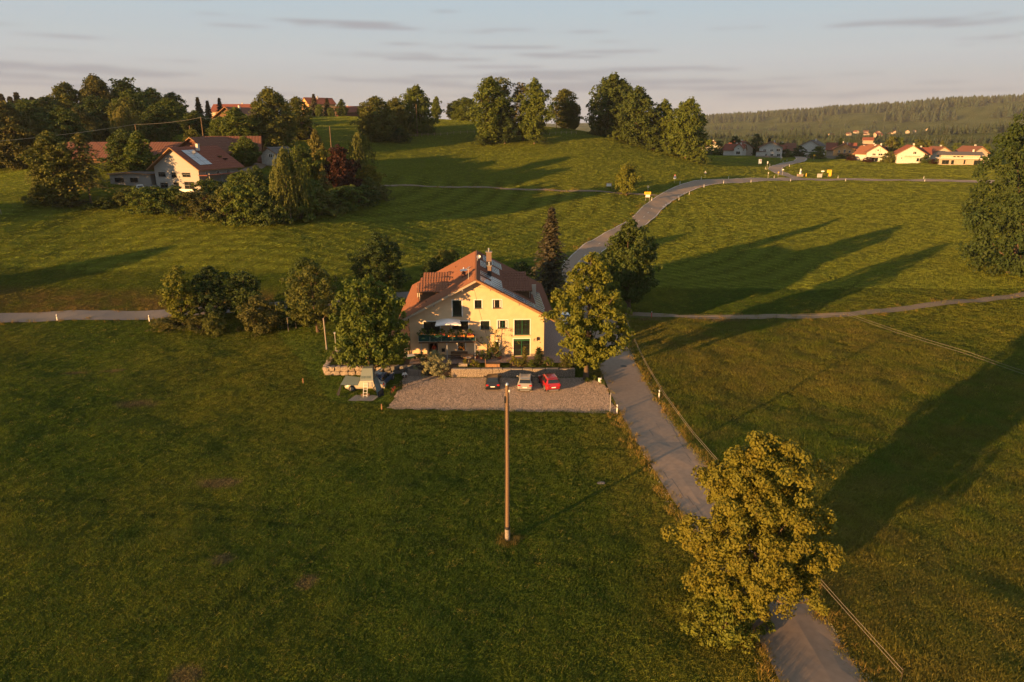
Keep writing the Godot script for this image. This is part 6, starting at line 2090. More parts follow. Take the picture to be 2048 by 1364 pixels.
	part(c, "trousers", flesh(cb, 0.03), M["cloth_black"])
	face(c, Vector3(0, 0.93, 0.17), Vector3(0, -0.25, 0.97), "hair_dark")

# ---------------------------------------------------------------- poles, fences, signs
func sag(a: Vector3, b: Vector3, drop: float, r: float, n := 14) -> MB:
	var m := MB.new()
	var pts := []
	var rr := []
	for i in n + 1:
		var t := float(i) / n
		pts.append(a.lerp(b, t) - Vector3(0, 4.0 * drop * t * (1.0 - t), 0))
		rr.append(r)
	m.tube(pts, rr, 5)
	return m

func utility_pole(label: String, x: float, z: float, high: float, r: float, foot := false) -> Node3D:
	var o := thing("utility_pole", label, "pole", P(x, z))
	var m := MB.new()
	m.tube([Vector3(0, -0.3, 0), Vector3(0.02, high * 0.5, 0), Vector3(0, high, 0)], [r, r * 0.88, r * 0.74], 12)
	part(o, "shaft", m, M["pole_wood"])
	if foot:
		var c := MB.new()
		c.lathe([[r + 0.025, -0.3], [r + 0.025, 0.95], [r + 0.005, 0.98]], 12)
		part(o, "concrete_foot", c, M["concrete"])
		var b := MB.new()
		b.lathe([[r + 0.02, 1.0], [r + 0.05, 1.02], [r + 0.05, 1.2], [r + 0.02, 1.22]], 12)
		part(o, "steel_band", b, M["black_metal"])
		var k := MB.new()
		k.lathe([[r * 0.74, 0.0], [r * 0.5, 0.12], [0.02, 0.16]], 10, Vector3(0, high, 0))
		part(o, "cap", k, M["frame_metal"])
		var h := MB.new()
		h.box(Vector3(-r * 0.9, high - 1.1, 0.1), Vector3(0.1, 0.5, 0.1))
		part(o, "cable_bracket", h, M["black_metal"])
		var ins := MB.new()
		ins.lathe([[0.03, 0.0], [0.07, 0.04], [0.05, 0.09], [0.07, 0.13], [0.03, 0.18]], 10, Vector3(r * 0.95, high - 0.55, 0.05))
		part(o, "insulator", ins, M["plastic_white"])
		var cn := MB.new()
		cn.tube([Vector3(-r, high - 1.3, 0.06), Vector3(-r * 0.98, high * 0.5, 0.08), Vector3(-r * 1.08, 1.2, 0.06)], [0.02, 0.02, 0.02], 5)
		part(o, "down_cable", cn, M["cable_black"])
	return o

var guide_mesh := []
func guide_post(x: float, z: float, label: String) -> void:
	if guide_mesh.is_empty():
		var b := MB.new()
		b.hexa([Vector3(-0.06, -0.1, 0.06), Vector3(0.06, -0.1, 0.06), Vector3(0.06, -0.1, -0.06), Vector3(-0.06, -0.1, -0.06), Vector3(-0.06, 1.0, 0.06), Vector3(0.06, 1.0, 0.06), Vector3(0.06, 1.06, -0.06), Vector3(-0.06, 1.06, -0.06)])
		var k := MB.new()
		k.hexa([Vector3(-0.063, 0.72, 0.063), Vector3(0.063, 0.72, 0.063), Vector3(0.063, 0.76, -0.063), Vector3(-0.063, 0.76, -0.063), Vector3(-0.063, 0.9, 0.063), Vector3(0.063, 0.9, 0.063), Vector3(0.063, 0.94, -0.063), Vector3(-0.063, 0.94, -0.063)])
		var r := bx(Vector3(0, 0.83, 0.066), Vector3(0.05, 0.13, 0.006))
		guide_mesh = [b.mesh(M["plastic_white"]), k.mesh(M["plastic_black"]), r.mesh(M["lamp_clear"])]
	var o := thing("guide_post", label, "guide post", P(x, z), 0.0, "white guide posts beside the roads")
	share(o, "shaft", guide_mesh[0])
	share(o, "black_band", guide_mesh[1])
	share(o, "reflector", guide_mesh[2])

func fence(label: String, flat: Array, step: float, high: float, tapes: Array, wood: String, r: float, rope: String, rope_r: float) -> void:
	var l := line(flat)
	var o := thing("pasture_fence", label, "fence", P(l[0].x, l[0].y))
	var proto := MB.new()
	proto.tube([Vector3(0, -0.2, 0), Vector3(0, high, 0)], [r, r * 0.9], 7)
	var pm := proto.mesh(M[wood])
	var tops := []
	var gone := 0.0
	for i in l.size():
		if i == 0 or gone >= step or i == l.size() - 1:
			gone = 0.0
			tops.append(P(l[i].x, l[i].y))
			share(o, "post", pm, Transform3D(Basis(), tops[-1] - o.position))
		gone += 1.5
	for t in tapes:
		var m := MB.new()
		for i in tops.size() - 1:
			m.tube([tops[i] + Vector3(0, t, 0) - o.position, (tops[i] + tops[i + 1]) / 2 + Vector3(0, t - 0.04, 0) - o.position, tops[i + 1] + Vector3(0, t, 0) - o.position], [rope_r, rope_r, rope_r], 5)
		part(o, "tape" if rope == "rope_white" else "wire", m, M[rope])

func words(parent: Node3D, text: String, size: float, at: Vector3, m: String, called := "lettering") -> void:
	var t := TextMesh.new()
	t.text = text
	var f := SystemFont.new()
	f.font_names = PackedStringArray(["Droid Sans"])
	f.font_weight = 700
	t.font = f
	t.font_size = 64
	t.pixel_size = size / 64.0
	t.depth = 0.01
	t.material = M[m]
	var o := MeshInstance3D.new()
	o.name = called
	o.mesh = t
	o.position = at
	parent.add_child(o, true)

func panel(o: Node3D, called: String, at: Vector3, size: Vector2, m: String) -> void:
	part(o, called, bx(at, Vector3(size.x, size.y, 0.04)), M[m])
	part(o, "backing", bx(at - Vector3(0, 0, 0.035), Vector3(size.x * 0.98, size.y * 0.98, 0.02)), M["sign_grey"])

func legs(o: Node3D, xs: Array, high: float, r := 0.035, m := "steel_dull") -> void:
	for x in xs:
		part(o, "post", rod(Vector3(x, -0.2, -0.08), Vector3(x, high, -0.08), r), M[m])

func make_small() -> void:
	rng.seed = 401
	# the tall pole in the foreground meadow with its cable to the gable
	utility_pole("tall bare wooden pole standing in the foreground meadow", -0.35, -45.2, 12.7, 0.165, true)
	var top := P(-0.35, -45.2, 12.4)
	single("house_cable", sag(top, Vector3(-4.9, 10.6, -85.2), 1.0, 0.018, 24), M["cable_black"], "thin cable running from the tall pole to the house gable", "cable")
	# poles behind the farm
	var ps := [[-102.3, -236.0, 9.2, "tallest pole behind the farm barns"], [-104.6, -232.0, 6.6, "shorter pole left of the tallest pole behind the barns"], [-97.6, -262.0, 7.0, "pole beside the brown chalet"], [-64.0, -251.0, 9.0, "wooden pole alone on the slope behind the copper beech"], [-40.5, -305.0, 13.0, "pale pole in front of the domed hill tree"], [20.5, -330.0, 15.0, "thin pole among the hilltop trees"], [-119.0, -226.0, 8.0, "pole between the weeping tree and the barns"]]
	for p in ps:
		utility_pole(p[3], p[0], p[1], p[2], 0.16)
	var wires := [[-119.0, -226.0, 8.0, -102.3, -236.0, 9.0, 0.5, "sagging wire between the poles behind the barns"], [-119.0, -226.0, 8.0, -146.0, -150.0, 13.0, 1.2, "pale overhead wire sloping to the left picture edge"], [-102.3, -236.0, 9.0, -97.6, -262.0, 6.8, 0.4, "wire from the tallest pole to the chalet pole"]]
	for w in wires:
		single("overhead_wire", sag(P(w[0], w[1], w[2]), P(w[3], w[4], w[5]), w[6], 0.034), M["wire_pale"], w[7], "wire")
	# pasture fences
	fence("electric tape fence along the right side of the lane", [22.0, -31.1, 21.3, -35.8, 20.7, -40.2, 18.7, -57.2, 17.6, -70.1, 17.3, -80.3, 17.5, -93.2, 18.1, -105.2], 10.0, 1.1, [0.95, 0.7], "timber_dark", 0.02, "rope_white", 0.013)
	fence("electric tape fence along the gravel track", [18.1, -105.2, 21.8, -106.9, 34.5, -105.9, 45.4, -106.2, 54.9, -107.9], 11.0, 1.1, [0.95, 0.7], "timber_dark", 0.022, "rope_white", 0.015)
	fence("electric tape fence dividing the right meadow", [54.9, -107.9, 57.0, -98.5, 60.8, -89.9, 63.9, -79.9, 68.0, -66.0], 10.0, 1.0, [0.9, 0.55], "timber_dark", 0.02, "rope_white", 0.013)
	fence("long wooden post fence across the hill pasture", [-51.1, -291.8, -44.1, -300.2, -35.4, -307.4, -27.1, -312.0, -16.4, -315.0, -5.3, -314.9, 5.7, -312.5, 16.6, -311.9, 28.9, -320.5], 3.0, 1.25, [1.05, 0.65], "pole_fence", 0.09, "pole_fence", 0.03)
	fence("old wire fence on the slope left of the farm", [-128.0, -166.0, -122.0, -160.0, -117.0, -155.0, -113.0, -152.5], 3.0, 1.1, [0.9], "pole_fence", 0.06, "pole_fence", 0.03)
	# guide posts
	for g in [[11.5, -69.1, "guide post at the right front corner of the car park"], [17.0, -73.4, "guide post between the lane and the tape fence"], [-74.0, -107.0, "guide post standing alone by the side road at the far left"], [-59.2, -107.3, "guide post beside the leftmost roadside tree"], [-57.0, -113.2, "guide post across the side road behind the leftmost tree"]]:
		guide_post(g[0], g[1], g[2])
	for g in [[59.3, -246.5], [44.6, -221.4], [54.2, -225.2], [59.8, -234.6], [69.3, -256.2], [76.8, -253.6], [67.5, -245.3], [82.0, -265.0], [89.6, -262.0], [105.5, -281.8], [109.8, -275.6], [120.0, -327.6], [111.6, -309.5], [136.9, -356.0], [119.8, -311.0], [128.9, -327.0], [150.6, -362.6], [143.6, -368.4], [155.5, -374.1], [134.1, -288.0], [133.2, -279.2], [160.1, -271.2], [163.9, -278.6], [11.6, -150.0], [24.5, -164.0]]:
		guide_post(g[0], g[1], "small white guide post beside the road to the village")
	# stakes, bars and goal on the lawn
	var stake := MB.new()
	stake.hexa([Vector3(-0.06, -0.1, 0.06), Vector3(0.06, -0.1, 0.06), Vector3(0.06, -0.1, -0.06), Vector3(-0.06, -0.1, -0.06), Vector3(-0.05, 0.62, 0.05), Vector3(0.05, 0.62, 0.05), Vector3(0.05, 0.66, -0.05), Vector3(-0.05, 0.66, -0.05)])
	single("wooden_stake", stake, M["timber_warm"], "short wooden stake in the meadow left of the camper car", "stake", P(-25.6, -78.3))
	single("wooden_stake", stake, M["timber_warm"], "short wooden stake at the left front corner of the car park", "stake", P(-14.5, -70.2))
	var gp := thing("steel_post", "thin grey steel post at the right end of the car park", "post", P(10.8, -69.4))
	part(gp, "shaft", rod(Vector3(0, -0.2, 0), Vector3(0, 2.3, 0), 0.045), M["steel_dull"])
	part(gp, "cap", bx(Vector3(0, 2.31, 0), Vector3(0.1, 0.03, 0.1)), M["steel_dull"])
	var bar := thing("carpet_rail", "pale metal rail frame on the left lawn beside the bushes", "frame", P(-34.1, -101.6), 0.9)
	for s in [-0.7, 0.7]:
		part(bar, "post", rod(Vector3(s, -0.2, 0), Vector3(s, 2.1, 0), 0.05), M["rope_white"])
	part(bar, "crossbar", rod(Vector3(-0.7, 2.1, 0), Vector3(0.7, 2.1, 0), 0.05), M["rope_white"])
	var fp := thing("flag_pole", "pale pole leaning beside the dense tree left of the house", "pole", P(-26.1, -91.4))
	part(fp, "shaft", rod(Vector3(0, -0.2, 0), Vector3(-0.1, 4.6, 0), 0.09), M["rope_white"])
	part(fp, "foot", rod(Vector3(0, -0.1, 0), Vector3(0, 0.5, 0), 0.13), M["timber_grey"])
	var lamp := thing("garden_lamp", "thin grey lamp post at the boulder wall corner", "lamp post", Vector3(-22.9, 1.0, -84.4))
	part(lamp, "shaft", rod(Vector3.ZERO, Vector3(0, 3.6, 0), 0.04), M["steel_dull"])
	part(lamp, "head", bx(Vector3(0, 3.65, 0), Vector3(0.22, 0.14, 0.22)), M["steel_dull"])
	var drain := MB.new()
	rng.seed = 402
	drain.rock(Vector3(0, 0.06, 0), Vector3(0.7, 0.12, 0.35), rng)
	single("flat_stone", drain, M["stone_grey"], "flat grey stone lying in the meadow right of the tall pole", "stone", P(7.9, -54.0))
	var rp := thing("marker_post", "small red topped post beside the gravel track", "post", P(22.8, -107.6))
	part(rp, "shaft", rod(Vector3(0, -0.1, 0), Vector3(0, 0.9, 0), 0.05), M["sign_red"])
	part(rp, "cap", rod(Vector3(0, 0.9, 0), Vector3(0, 1.05, 0), 0.055), M["plastic_white"])
	# road signs
	var y := thing("give_way_sign", "red and white give way sign behind the linden", "road sign", P(18.3, -121.5), 0.15)
	legs(y, [0.0], 2.3)
	var tri := MB.new()
	tri.prism(PackedVector2Array([Vector2(-0.62, 2.9), Vector2(0.62, 2.9), Vector2(0, 1.85)]), 0.0, 0.03)
	part(y, "border", tri, M["sign_red"])
	tri = MB.new()
	tri.prism(PackedVector2Array([Vector2(-0.4, 2.78), Vector2(0.4, 2.78), Vector2(0, 2.1)]), 0.03, 0.04)
	part(y, "face", tri, M["sign_white"])
	panel(y, "extra_plate", Vector3(0, 1.6, 0.01), Vector2(0.7, 0.32), "sign_white")
	var d := thing("priority_sign", "diamond shaped sign beside the main road behind the linden", "road sign", P(16.9, -146.0), 0.2)
	legs(d, [0.0], 2.4)
	var dm := MB.new()
	dm.prism(PackedVector2Array([Vector2(0, 1.9), Vector2(0.42, 2.32), Vector2(0, 2.74), Vector2(-0.42, 2.32)]), 0.0, 0.03)
	part(d, "face", dm, M["sign_white"])
	dm = MB.new()
	dm.prism(PackedVector2Array([Vector2(0, 2.07), Vector2(0.25, 2.32), Vector2(0, 2.57), Vector2(-0.25, 2.32)]), 0.03, 0.04)
	part(d, "centre", dm, M["sign_yellow"])
	var ys := thing("direction_sign", "yellow and white direction sign at the junction tree", "road sign", P(43.2, -221.0), 0.1)
	legs(ys, [-0.6, 0.6], 2.6)
	panel(ys, "yellow_panel", Vector3(-0.1, 2.5, 0.0), Vector2(2.1, 0.8), "sign_yellow")
	panel(ys, "white_panel", Vector3(0.0, 1.6, 0.0), Vector2(1.35, 0.8), "sign_white")
	for k in 2:
		part(ys, "text_line", bx(Vector3(-0.15, 2.62 - k * 0.26, 0.025), Vector3(1.5 - k * 0.4, 0.07, 0.006)), M["plastic_black"])
	var wr := thing("warning_sign", "small diamond sign standing above the yellow direction sign", "road sign", P(45.0, -230.5), 0.1)
	legs(wr, [0.0], 2.3)
	dm = MB.new()
	dm.prism(PackedVector2Array([Vector2(0, 1.85), Vector2(0.42, 2.27), Vector2(0, 2.69), Vector2(-0.42, 2.27)]), 0.0, 0.03)
	part(wr, "face", dm, M["sign_white"])
	dm = MB.new()
	dm.prism(PackedVector2Array([Vector2(0, 2.02), Vector2(0.25, 2.27), Vector2(0, 2.52), Vector2(-0.25, 2.27)]), 0.03, 0.04)
	part(wr, "centre", dm, M["sign_yellow"])
	var tw := thing("warning_sign", "triangular warning sign right of the junction tree", "road sign", P(57.6, -247.6), 0.15)
	legs(tw, [0.0], 2.2)
	tri = MB.new()
	tri.prism(PackedVector2Array([Vector2(-0.62, 2.0), Vector2(0.62, 2.0), Vector2(0, 3.05)]), 0.0, 0.03)
	part(tw, "border", tri, M["sign_red"])
	tri = MB.new()
	tri.prism(PackedVector2Array([Vector2(-0.42, 2.1), Vector2(0.42, 2.1), Vector2(0, 2.8)]), 0.03, 0.04)
	part(tw, "face", tri, M["sign_white"])
	panel(tw, "extra_plate", Vector3(0, 1.7, 0.0), Vector2(1.0, 0.5), "sign_white")
	var bk := thing("road_sign", "grey backed sign facing away beside the main road curve", "road sign", P(71.4, -259.0), 2.9)
	legs(bk, [0.0], 2.2)
	tri = MB.new()
	tri.prism(PackedVector2Array([Vector2(-0.5, 1.9), Vector2(0.5, 1.9), Vector2(0, 2.85)]), 0.0, 0.03)
	part(bk, "plate", tri, M["sign_grey"])
	var ib := thing("information_board", "wooden notice board beside the junction tree", "notice board", P(32.0, -230.4), 0.1)
	for s in [-0.95, 0.95]:
		part(ib, "post", bx(Vector3(s, 0.9, 0), Vector3(0.14, 2.1, 0.14)), M["timber_warm"])
	part(ib, "crossbeam", bx(Vector3(0, 1.9, 0), Vector3(2.2, 0.16, 0.2)), M["timber_warm"])
	part(ib, "board", bx(Vector3(0, 1.3, 0.02), Vector3(1.6, 0.95, 0.06)), M["sign_white"])
	var bb := thing("billboard", "white notice panel in the field before the village", "sign", P(113.5, -322.5), 0.2)
	legs(bb, [-0.5, 0.5], 1.0, 0.06, "timber_grey")
	panel(bb, "panel", Vector3(0, 2.0, 0.0), Vector2(1.5, 2.0), "sign_white")
	part(bb, "text_line", bx(Vector3(0.2, 2.2, 0.025), Vector3(0.4, 0.5, 0.006)), M["tail_red"])
	for k in [[111.4, -307.0, "tall narrow sign with a grey plate left of the village road", 3.3, 0.4, 0.9, "sign_white"], [102.2, -279.5, "pale marker post left of the village junction", 2.2, 0.3, 0.4, "sign_white"], [109.6, -288.5, "yellow topped sign at the village junction", 1.6, 0.5, 0.5, "sign_yellow"], [113.0, -292.8, "round white sign in the middle of the village junction", 2.4, 0.7, 0.4, "sign_white"], [140.2, -367.6, "pale sign left of the road into the village", 1.8, 1.0, 0.8, "sign_grey"], [163.4, -382.0, "yellow place sign at the village entrance", 2.6, 1.1, 0.8, "sign_yellow"]]:
		var s := thing("road_sign", k[2], "road sign", P(k[0], k[1]), 0.1)
		legs(s, [0.0], k[3], 0.05)
		panel(s, "plate", Vector3(0, k[3], 0), Vector2(k[4], k[5]), k[6])
	var sh := thing("wayside_shrine", "white wayside figure on a stone base at the village junction", "shrine", P(120.8, -293.8), 0.2)
	part(sh, "base", bx(Vector3(0, 0.5, 0), Vector3(2.4, 1.1, 1.0)), M["stone"])
	var fg := MB.new()
	fg.lathe([[0.4, 1.05], [0.42, 1.3], [0.3, 1.9], [0.24, 2.4], [0.3, 2.6], [0.2, 2.75], [0.22, 3.0], [0.14, 3.2], [0.02, 3.25]], 12)
	part(sh, "figure", fg, M["plastic_white"])
	part(sh, "blue_sash", bx(Vector3(0, 1.9, 0.18), Vector3(0.5, 0.7, 0.3)), M["sign_blue"])
	var hy := thing("hydrant_post", "small orange post right of the wayside figure", "post", P(123.6, -294.4))
	part(hy, "shaft", rod(Vector3(0, -0.1, 0), Vector3(0, 1.1, 0), 0.16), M["sign_yellow"])
	part(hy, "cap", rod(Vector3(0, 1.1, 0), Vector3(0, 1.25, 0), 0.1), M["sign_yellow"])
	var gs := thing("road_sign", "large grey sign back at the village junction", "road sign", P(127.6, -290.6), 3.1)
	legs(gs, [-0.7, 0.7], 1.0, 0.05)
	panel(gs, "plate", Vector3(0, 1.0, 0.0), Vector2(2.0, 1.5), "sign_grey")
	var wy := thing("direction_sign", "white arrow sign between the grey and the yellow signs", "road sign", P(129.6, -292.8), 0.0)
	legs(wy, [0.0], 2.2)
	var ar := MB.new()
	ar.prism(PackedVector2Array([Vector2(-0.6, 2.1), Vector2(0.5, 2.1), Vector2(0.85, 2.35), Vector2(0.5, 2.6), Vector2(-0.6, 2.6)]), 0.0, 0.04)
	part(wy, "arrow", ar, M["sign_white"])
	var by := thing("direction_sign", "big yellow direction sign right of the village junction", "road sign", P(131.6, -291.0), 0.1)
	legs(by, [-0.3, 0.55], 1.4)
	panel(by, "upper_panel", Vector3(0, 2.6, 0), Vector2(2.0, 1.1), "sign_yellow")
	panel(by, "lower_panel", Vector3(0.45, 1.3, 0), Vector2(1.1, 1.4), "sign_yellow")
	for k in 2:
		part(by, "text_line", bx(Vector3(0, 2.85 - k * 0.36, 0.025), Vector3(1.3 - k * 0.3, 0.09, 0.006)), M["plastic_black"])
	# stones on the gravel yard: real pebbles over the sheet
	rng.seed = 404
	var pb := MB.new()
	pb.rock(Vector3.ZERO, Vector3(0.05, 0.036, 0.044), rng, 0.2)
	var spots := []
	var cols := PackedColorArray()
	while spots.size() < 40000:
		var x := rng.randf_range(-14.2, 11.6)
		var z := rng.randf_range(-81.8, -69.0)
		if not Geometry2D.is_point_in_polygon(Vector2(x, z), park):
			continue
		var s := rng.randf_range(0.5, 1.4)
		spots.append(Transform3D(Basis(Vector3(rng.randfn(), rng.randfn(), rng.randfn()).normalized(), rng.randf() * TAU).scaled(Vector3.ONE * s), P(x, z, 0.055)))
		var k := rng.randf_range(0.7, 1.2)
		cols.append(Color(0.47 * k, 0.37 * k, 0.30 * k))
	scatter("gravel", "loose pale gravel stones of the car park", pb.mesh(M["pebble"]), spots, cols)
	spots = []
	cols = PackedColorArray()
	var nl := line(NEAR_ROAD)
	for i in 5000:   # grit washed to the right edge of the lane
		var k := rng.randi() % nl.size()
		var q := nl[k]
		var w := 2.5 + absf(rng.randfn(0.0, 0.45)) * (0.6 + 0.6 * sin(k * 0.4))
		var sgn := 1.0 if rng.randf() < 0.8 else -1.0
		var p := Vector2(q.x + sgn * w, q.y + rng.randf_range(-0.8, 0.8))
		spots.append(Transform3D(Basis(Vector3(rng.randfn(), rng.randfn(), rng.randfn()).normalized(), rng.randf() * TAU).scaled(Vector3.ONE * rng.randf_range(0.5, 1.6)), P(p.x, p.y, 0.02)))
		var t := rng.randf_range(0.6, 1.2)
		cols.append(Color(0.42 * t, 0.38 * t, 0.34 * t))
	scatter("roadside_grit", "pale grit along the edges of the lane", pb.mesh(M["pebble"]), spots, cols)

# ---------------------------------------------------------------- houses of the farm and the village
func cottage(called: String, label: String, at: Vector3, turn: float, w: float, l: float, eave: float, ridge: float, wall: String, roof: String, front: Array, sides: Array, oh := 0.8, category := "house", chimney := true) -> Node3D:
	# gable towards +z at z = 0, ridge back to z = -l; front: windows [x, y, w, h]; sides: windows [side, z, y, w, h]
	var o := thing(called, label, category, at, turn)
	var hw := w / 2
	var b := MB.new()
	b.prism(PackedVector2Array([Vector2(-hw, -1.2), Vector2(hw, -1.2), Vector2(hw, eave), Vector2(0, ridge), Vector2(-hw, eave)]), -l, 0.0)
	part(o, "wall", b, M[wall])
	var m := (ridge - eave) / hw
	for s in [-1.0, 1.0]:
		var r := MB.new()
		var e := Vector3(s * (hw + oh), eave - oh * m + 0.04, 0)
		var t := Vector3(0, ridge + 0.04, 0)
		var up := Vector3(0, 0.22, 0)
		var q := [e + Vector3(0, 0, oh), e + Vector3(0, 0, -l - oh), t + Vector3(0, 0, -l - oh), t + Vector3(0, 0, oh)]
		if s < 0:
			q = [q[1], q[0], q[3], q[2]]
		r.hexa([q[0], q[1], q[2], q[3], q[0] + up, q[1] + up, q[2] + up, q[3] + up])
		var ro := part(o, "roof_slope", r, M["timber_warm"])
		var tm := MB.new()
		var slope := Vector3(-s * (hw + oh), ridge - eave + oh * m, 0)
		tiles(tm, e + up + Vector3(s * 0.05, 0.01, -l - oh), Vector3(0, 0, 1), slope.normalized(), l + 2 * oh, slope.length() + 0.03, 0.8, 0.9)
		part(ro, "roof_tile", tm, M[roof]).set_meta("kind", "stuff")
	for k in front:
		window(o, k[0], k[1], k[2], k[3], 0.16, "frame_dark" if wall.begins_with("timber") else "frame_white", 2 if k[2] > 0.9 else 1, 1, false, "window", false, "", "window_glass")
	for k in sides:
		var wn := window(o, 0.0, 0.0, k[3], k[4], 0.16, "frame_white", 2 if k[3] > 0.9 else 1, 1, false, "window", false, "", "window_glass")
		wn.transform = Transform3D(Basis(Vector3.UP, k[0] * PI / 2), Vector3(k[0] * hw, k[2], -k[1]))
	if chimney:
		var c := MB.new()
		c.box(Vector3(hw * 0.25, ridge + 0.1, -l * 0.45), Vector3(0.7, 1.7, 0.7))
		var co := part(o, "chimney", c, M["render_white"])
		part(co, "chimney_cap", bx(Vector3(hw * 0.25, ridge + 1.0, -l * 0.45), Vector3(0.84, 0.1, 0.84)), M["concrete"])
	return o

func make_farm() -> void:
	rng.seed = 501
	# the timber clad farmhouse
	var f := cottage("farmhouse", "grey timber clad farmhouse with red roof behind the hedge", P(-83.9, -175.4, 0.2), -0.28, 13.2, 15.0, 5.4, 9.9, "timber_pale", "tile_red", [[-4.4, 3.0, 2.1, 1.1], [-0.8, 2.7, 1.4, 1.4], [2.9, 3.0, 2.3, 1.1], [-0.5, 0.1, 1.5, 1.6], [3.4, 0.1, 2.8, 1.8], [-4.2, 0.3, 2.2, 1.2]], [[1, 3.0, 3.0, 1.2, 1.2], [1, 7.0, 3.0, 1.2, 1.2], [1, 11.0, 3.0, 1.2, 1.2]], 1.3)
	for i in 11:   # weatherboards on the gable, each its own course
		var y := 0.1 + i * 0.9
		var hw := 6.6 if y < 5.2 else 6.6 * (9.9 - y) / 4.5
		if hw > 0.5:
			part(f, "board", bx(Vector3(0, y, 0.03), Vector3(hw * 2 - 0.1, 0.05, 0.06)), M["timber_pale"])
	for i in 4:
		for j in 2:
			var s := 1.6 + i * 1.28
			var c := Vector3(s + 0.4, 9.9 - (s + 0.4) * 0.682 + 0.45, -2.2 - j * 2.3)
			var b := Basis(Vector3(1, -0.682, 0).normalized(), Vector3(0.682, 1, 0).normalized(), Vector3(0, 0, 1))
			var pn := MB.new()
			pn.box(Vector3.ZERO, Vector3(1.5, 0.05, 2.2))
			var o := part(f, "solar_panel", pn, M["solar_panel"])
			o.transform = Transform3D(b, c)
	for i in 4:   # veranda posts under the right eave
		part(f, "veranda_post", bx(Vector3(9.2, 1.2, -0.6 - i * 4.4), Vector3(0.22, 5.6, 0.22)), M["timber_grey"])
	part(f, "veranda_roof", bx(Vector3(8.6, 3.55, -7.2), Vector3(2.6, 0.16, 16.6)), M["tile_red"])
	part(f, "veranda_rail", bx(Vector3(9.2, 0.9, -7.4), Vector3(0.08, 0.9, 13.4)), M["timber_grey"])
	part(f, "terrace_rail", bx(Vector3(3.4, -0.2, 1.2), Vector3(4.2, 0.7, 0.06)), M["frame_white"])
	for k in [[2.0, -7.6], [3.0, -8.4]]:
		part(f, "skylight", bx(Vector3(k[0] + 2, 10.35 - (k[0] + 2) * 0.682, k[1] - 4.0), Vector3(0.9, 0.3, 1.1)), M["window_glass"])
	cottage("farm_shed", "low flat grey shed left of the farmhouse", P(-97.0, -177.8, 0.1), -0.1, 11.0, 6.0, 2.6, 3.0, "timber_grey", "tile_grey", [[-3.0, 0.8, 2.4, 1.1], [1.0, 0.8, 2.0, 1.1]], [], 0.4, "shed", false)
	var lb := cottage("long_barn", "long barn with orange red roof behind the farm trees", P(-91.0, -203.0, -3.6), PI / 2 - 0.06, 13.0, 38.0, 4.2, 8.2, "timber_brown", "tile_rust", [], [[1, 8.0, 2.0, 1.6, 1.0], [1, 16.0, 2.0, 1.6, 1.0]], 0.8, "barn", false)
	for i in 9:   # the light strip along its ridge
		part(lb, "ridge_light", bx(Vector3(1.7, 7.45, -2.4 - i * 3.8), Vector3(2.2, 0.5, 3.7)), M["frame_metal"])
	var gb := cottage("red_barn", "warm red gabled barn directly behind the farmhouse ridge", P(-88.5, -196.5, -1.4), -0.35, 14.0, 16.0, 4.6, 8.6, "tile_rust", "tile_rust", [[0.0, 4.6, 1.2, 1.2]], [], 0.9, "barn", false)
	part(gb, "barn_door", bx(Vector3(0, 1.6, 0.06), Vector3(3.4, 3.2, 0.1)), M["timber_brown"])
	cottage("hip_barn", "barn with steep rust brown roof at the right of the farm", P(-75.5, -211.0, -3.2), PI / 2 + 0.25, 12.0, 16.0, 3.6, 9.6, "timber_dark", "tile_rust", [[0.0, 3.6, 1.4, 1.2]], [[1, 5.0, 1.8, 1.2, 1.0]], 1.2, "barn", false)
	cottage("white_shed", "small white gabled shed behind the weeping birch", P(-69.9, -203.0, 0.0), -0.5, 6.0, 7.0, 3.4, 5.0, "render_white", "tile_grey", [[0.8, 2.4, 1.4, 1.0]], [], 0.5, "shed", false)
	cottage("brown_chalet", "dark brown timber chalet on the hill behind the farm", P(-121.0, -306.0, 0.0), -0.4, 13.0, 12.0, 4.8, 8.4, "timber_brown", "tile_brown", [[-3.5, 3.0, 1.4, 1.2], [2.0, 0.6, 2.0, 1.4], [2.5, 3.0, 1.4, 1.2]], [[1, 5.0, 3.0, 1.2, 1.2]], 1.4)
	cottage("red_roof_house", "low building with long red roof on the left ridge", P(-146.0, -424.0, 0.0), PI / 2 - 0.1, 10.0, 30.0, 4.4, 8.2, "render_cream", "tile_red", [], [[1, 6.0, 2.0, 1.6, 1.2], [1, 12.0, 2.0, 1.6, 1.2], [1, 18.0, 2.0, 1.6, 1.2]], 0.8)
	cottage("yellow_block", "tall yellow building with red roof on the ridge", P(-130.5, -455.0, 0.0), -0.9, 11.0, 18.0, 9.0, 12.6, "render_orange", "tile_red", [[-3.0, 1.4, 1.3, 1.6], [0.0, 1.4, 1.3, 1.6], [3.0, 1.4, 1.3, 1.6], [-3.0, 5.4, 1.3, 1.6], [0.0, 5.4, 1.3, 1.6], [3.0, 5.4, 1.3, 1.6]], [[1, 4.0, 5.4, 1.3, 1.6], [1, 8.0, 5.4, 1.3, 1.6], [-1, 4.0, 5.4, 1.3, 1.6], [-1, 8.0, 5.4, 1.3, 1.6]], 0.6)
	cottage("brick_block", "long brick building with white windows on the ridge", P(-95.0, -482.0, 0.0), PI / 2, 11.0, 34.0, 5.8, 9.4, "tile_rust", "tile_red", [], [[1, 4.0, 3.4, 2.4, 1.8], [1, 10.0, 3.4, 2.4, 1.8], [1, 16.0, 3.4, 2.4, 1.8], [1, 22.0, 3.4, 2.4, 1.8], [1, 28.0, 3.4, 2.4, 1.8]], 0.6)
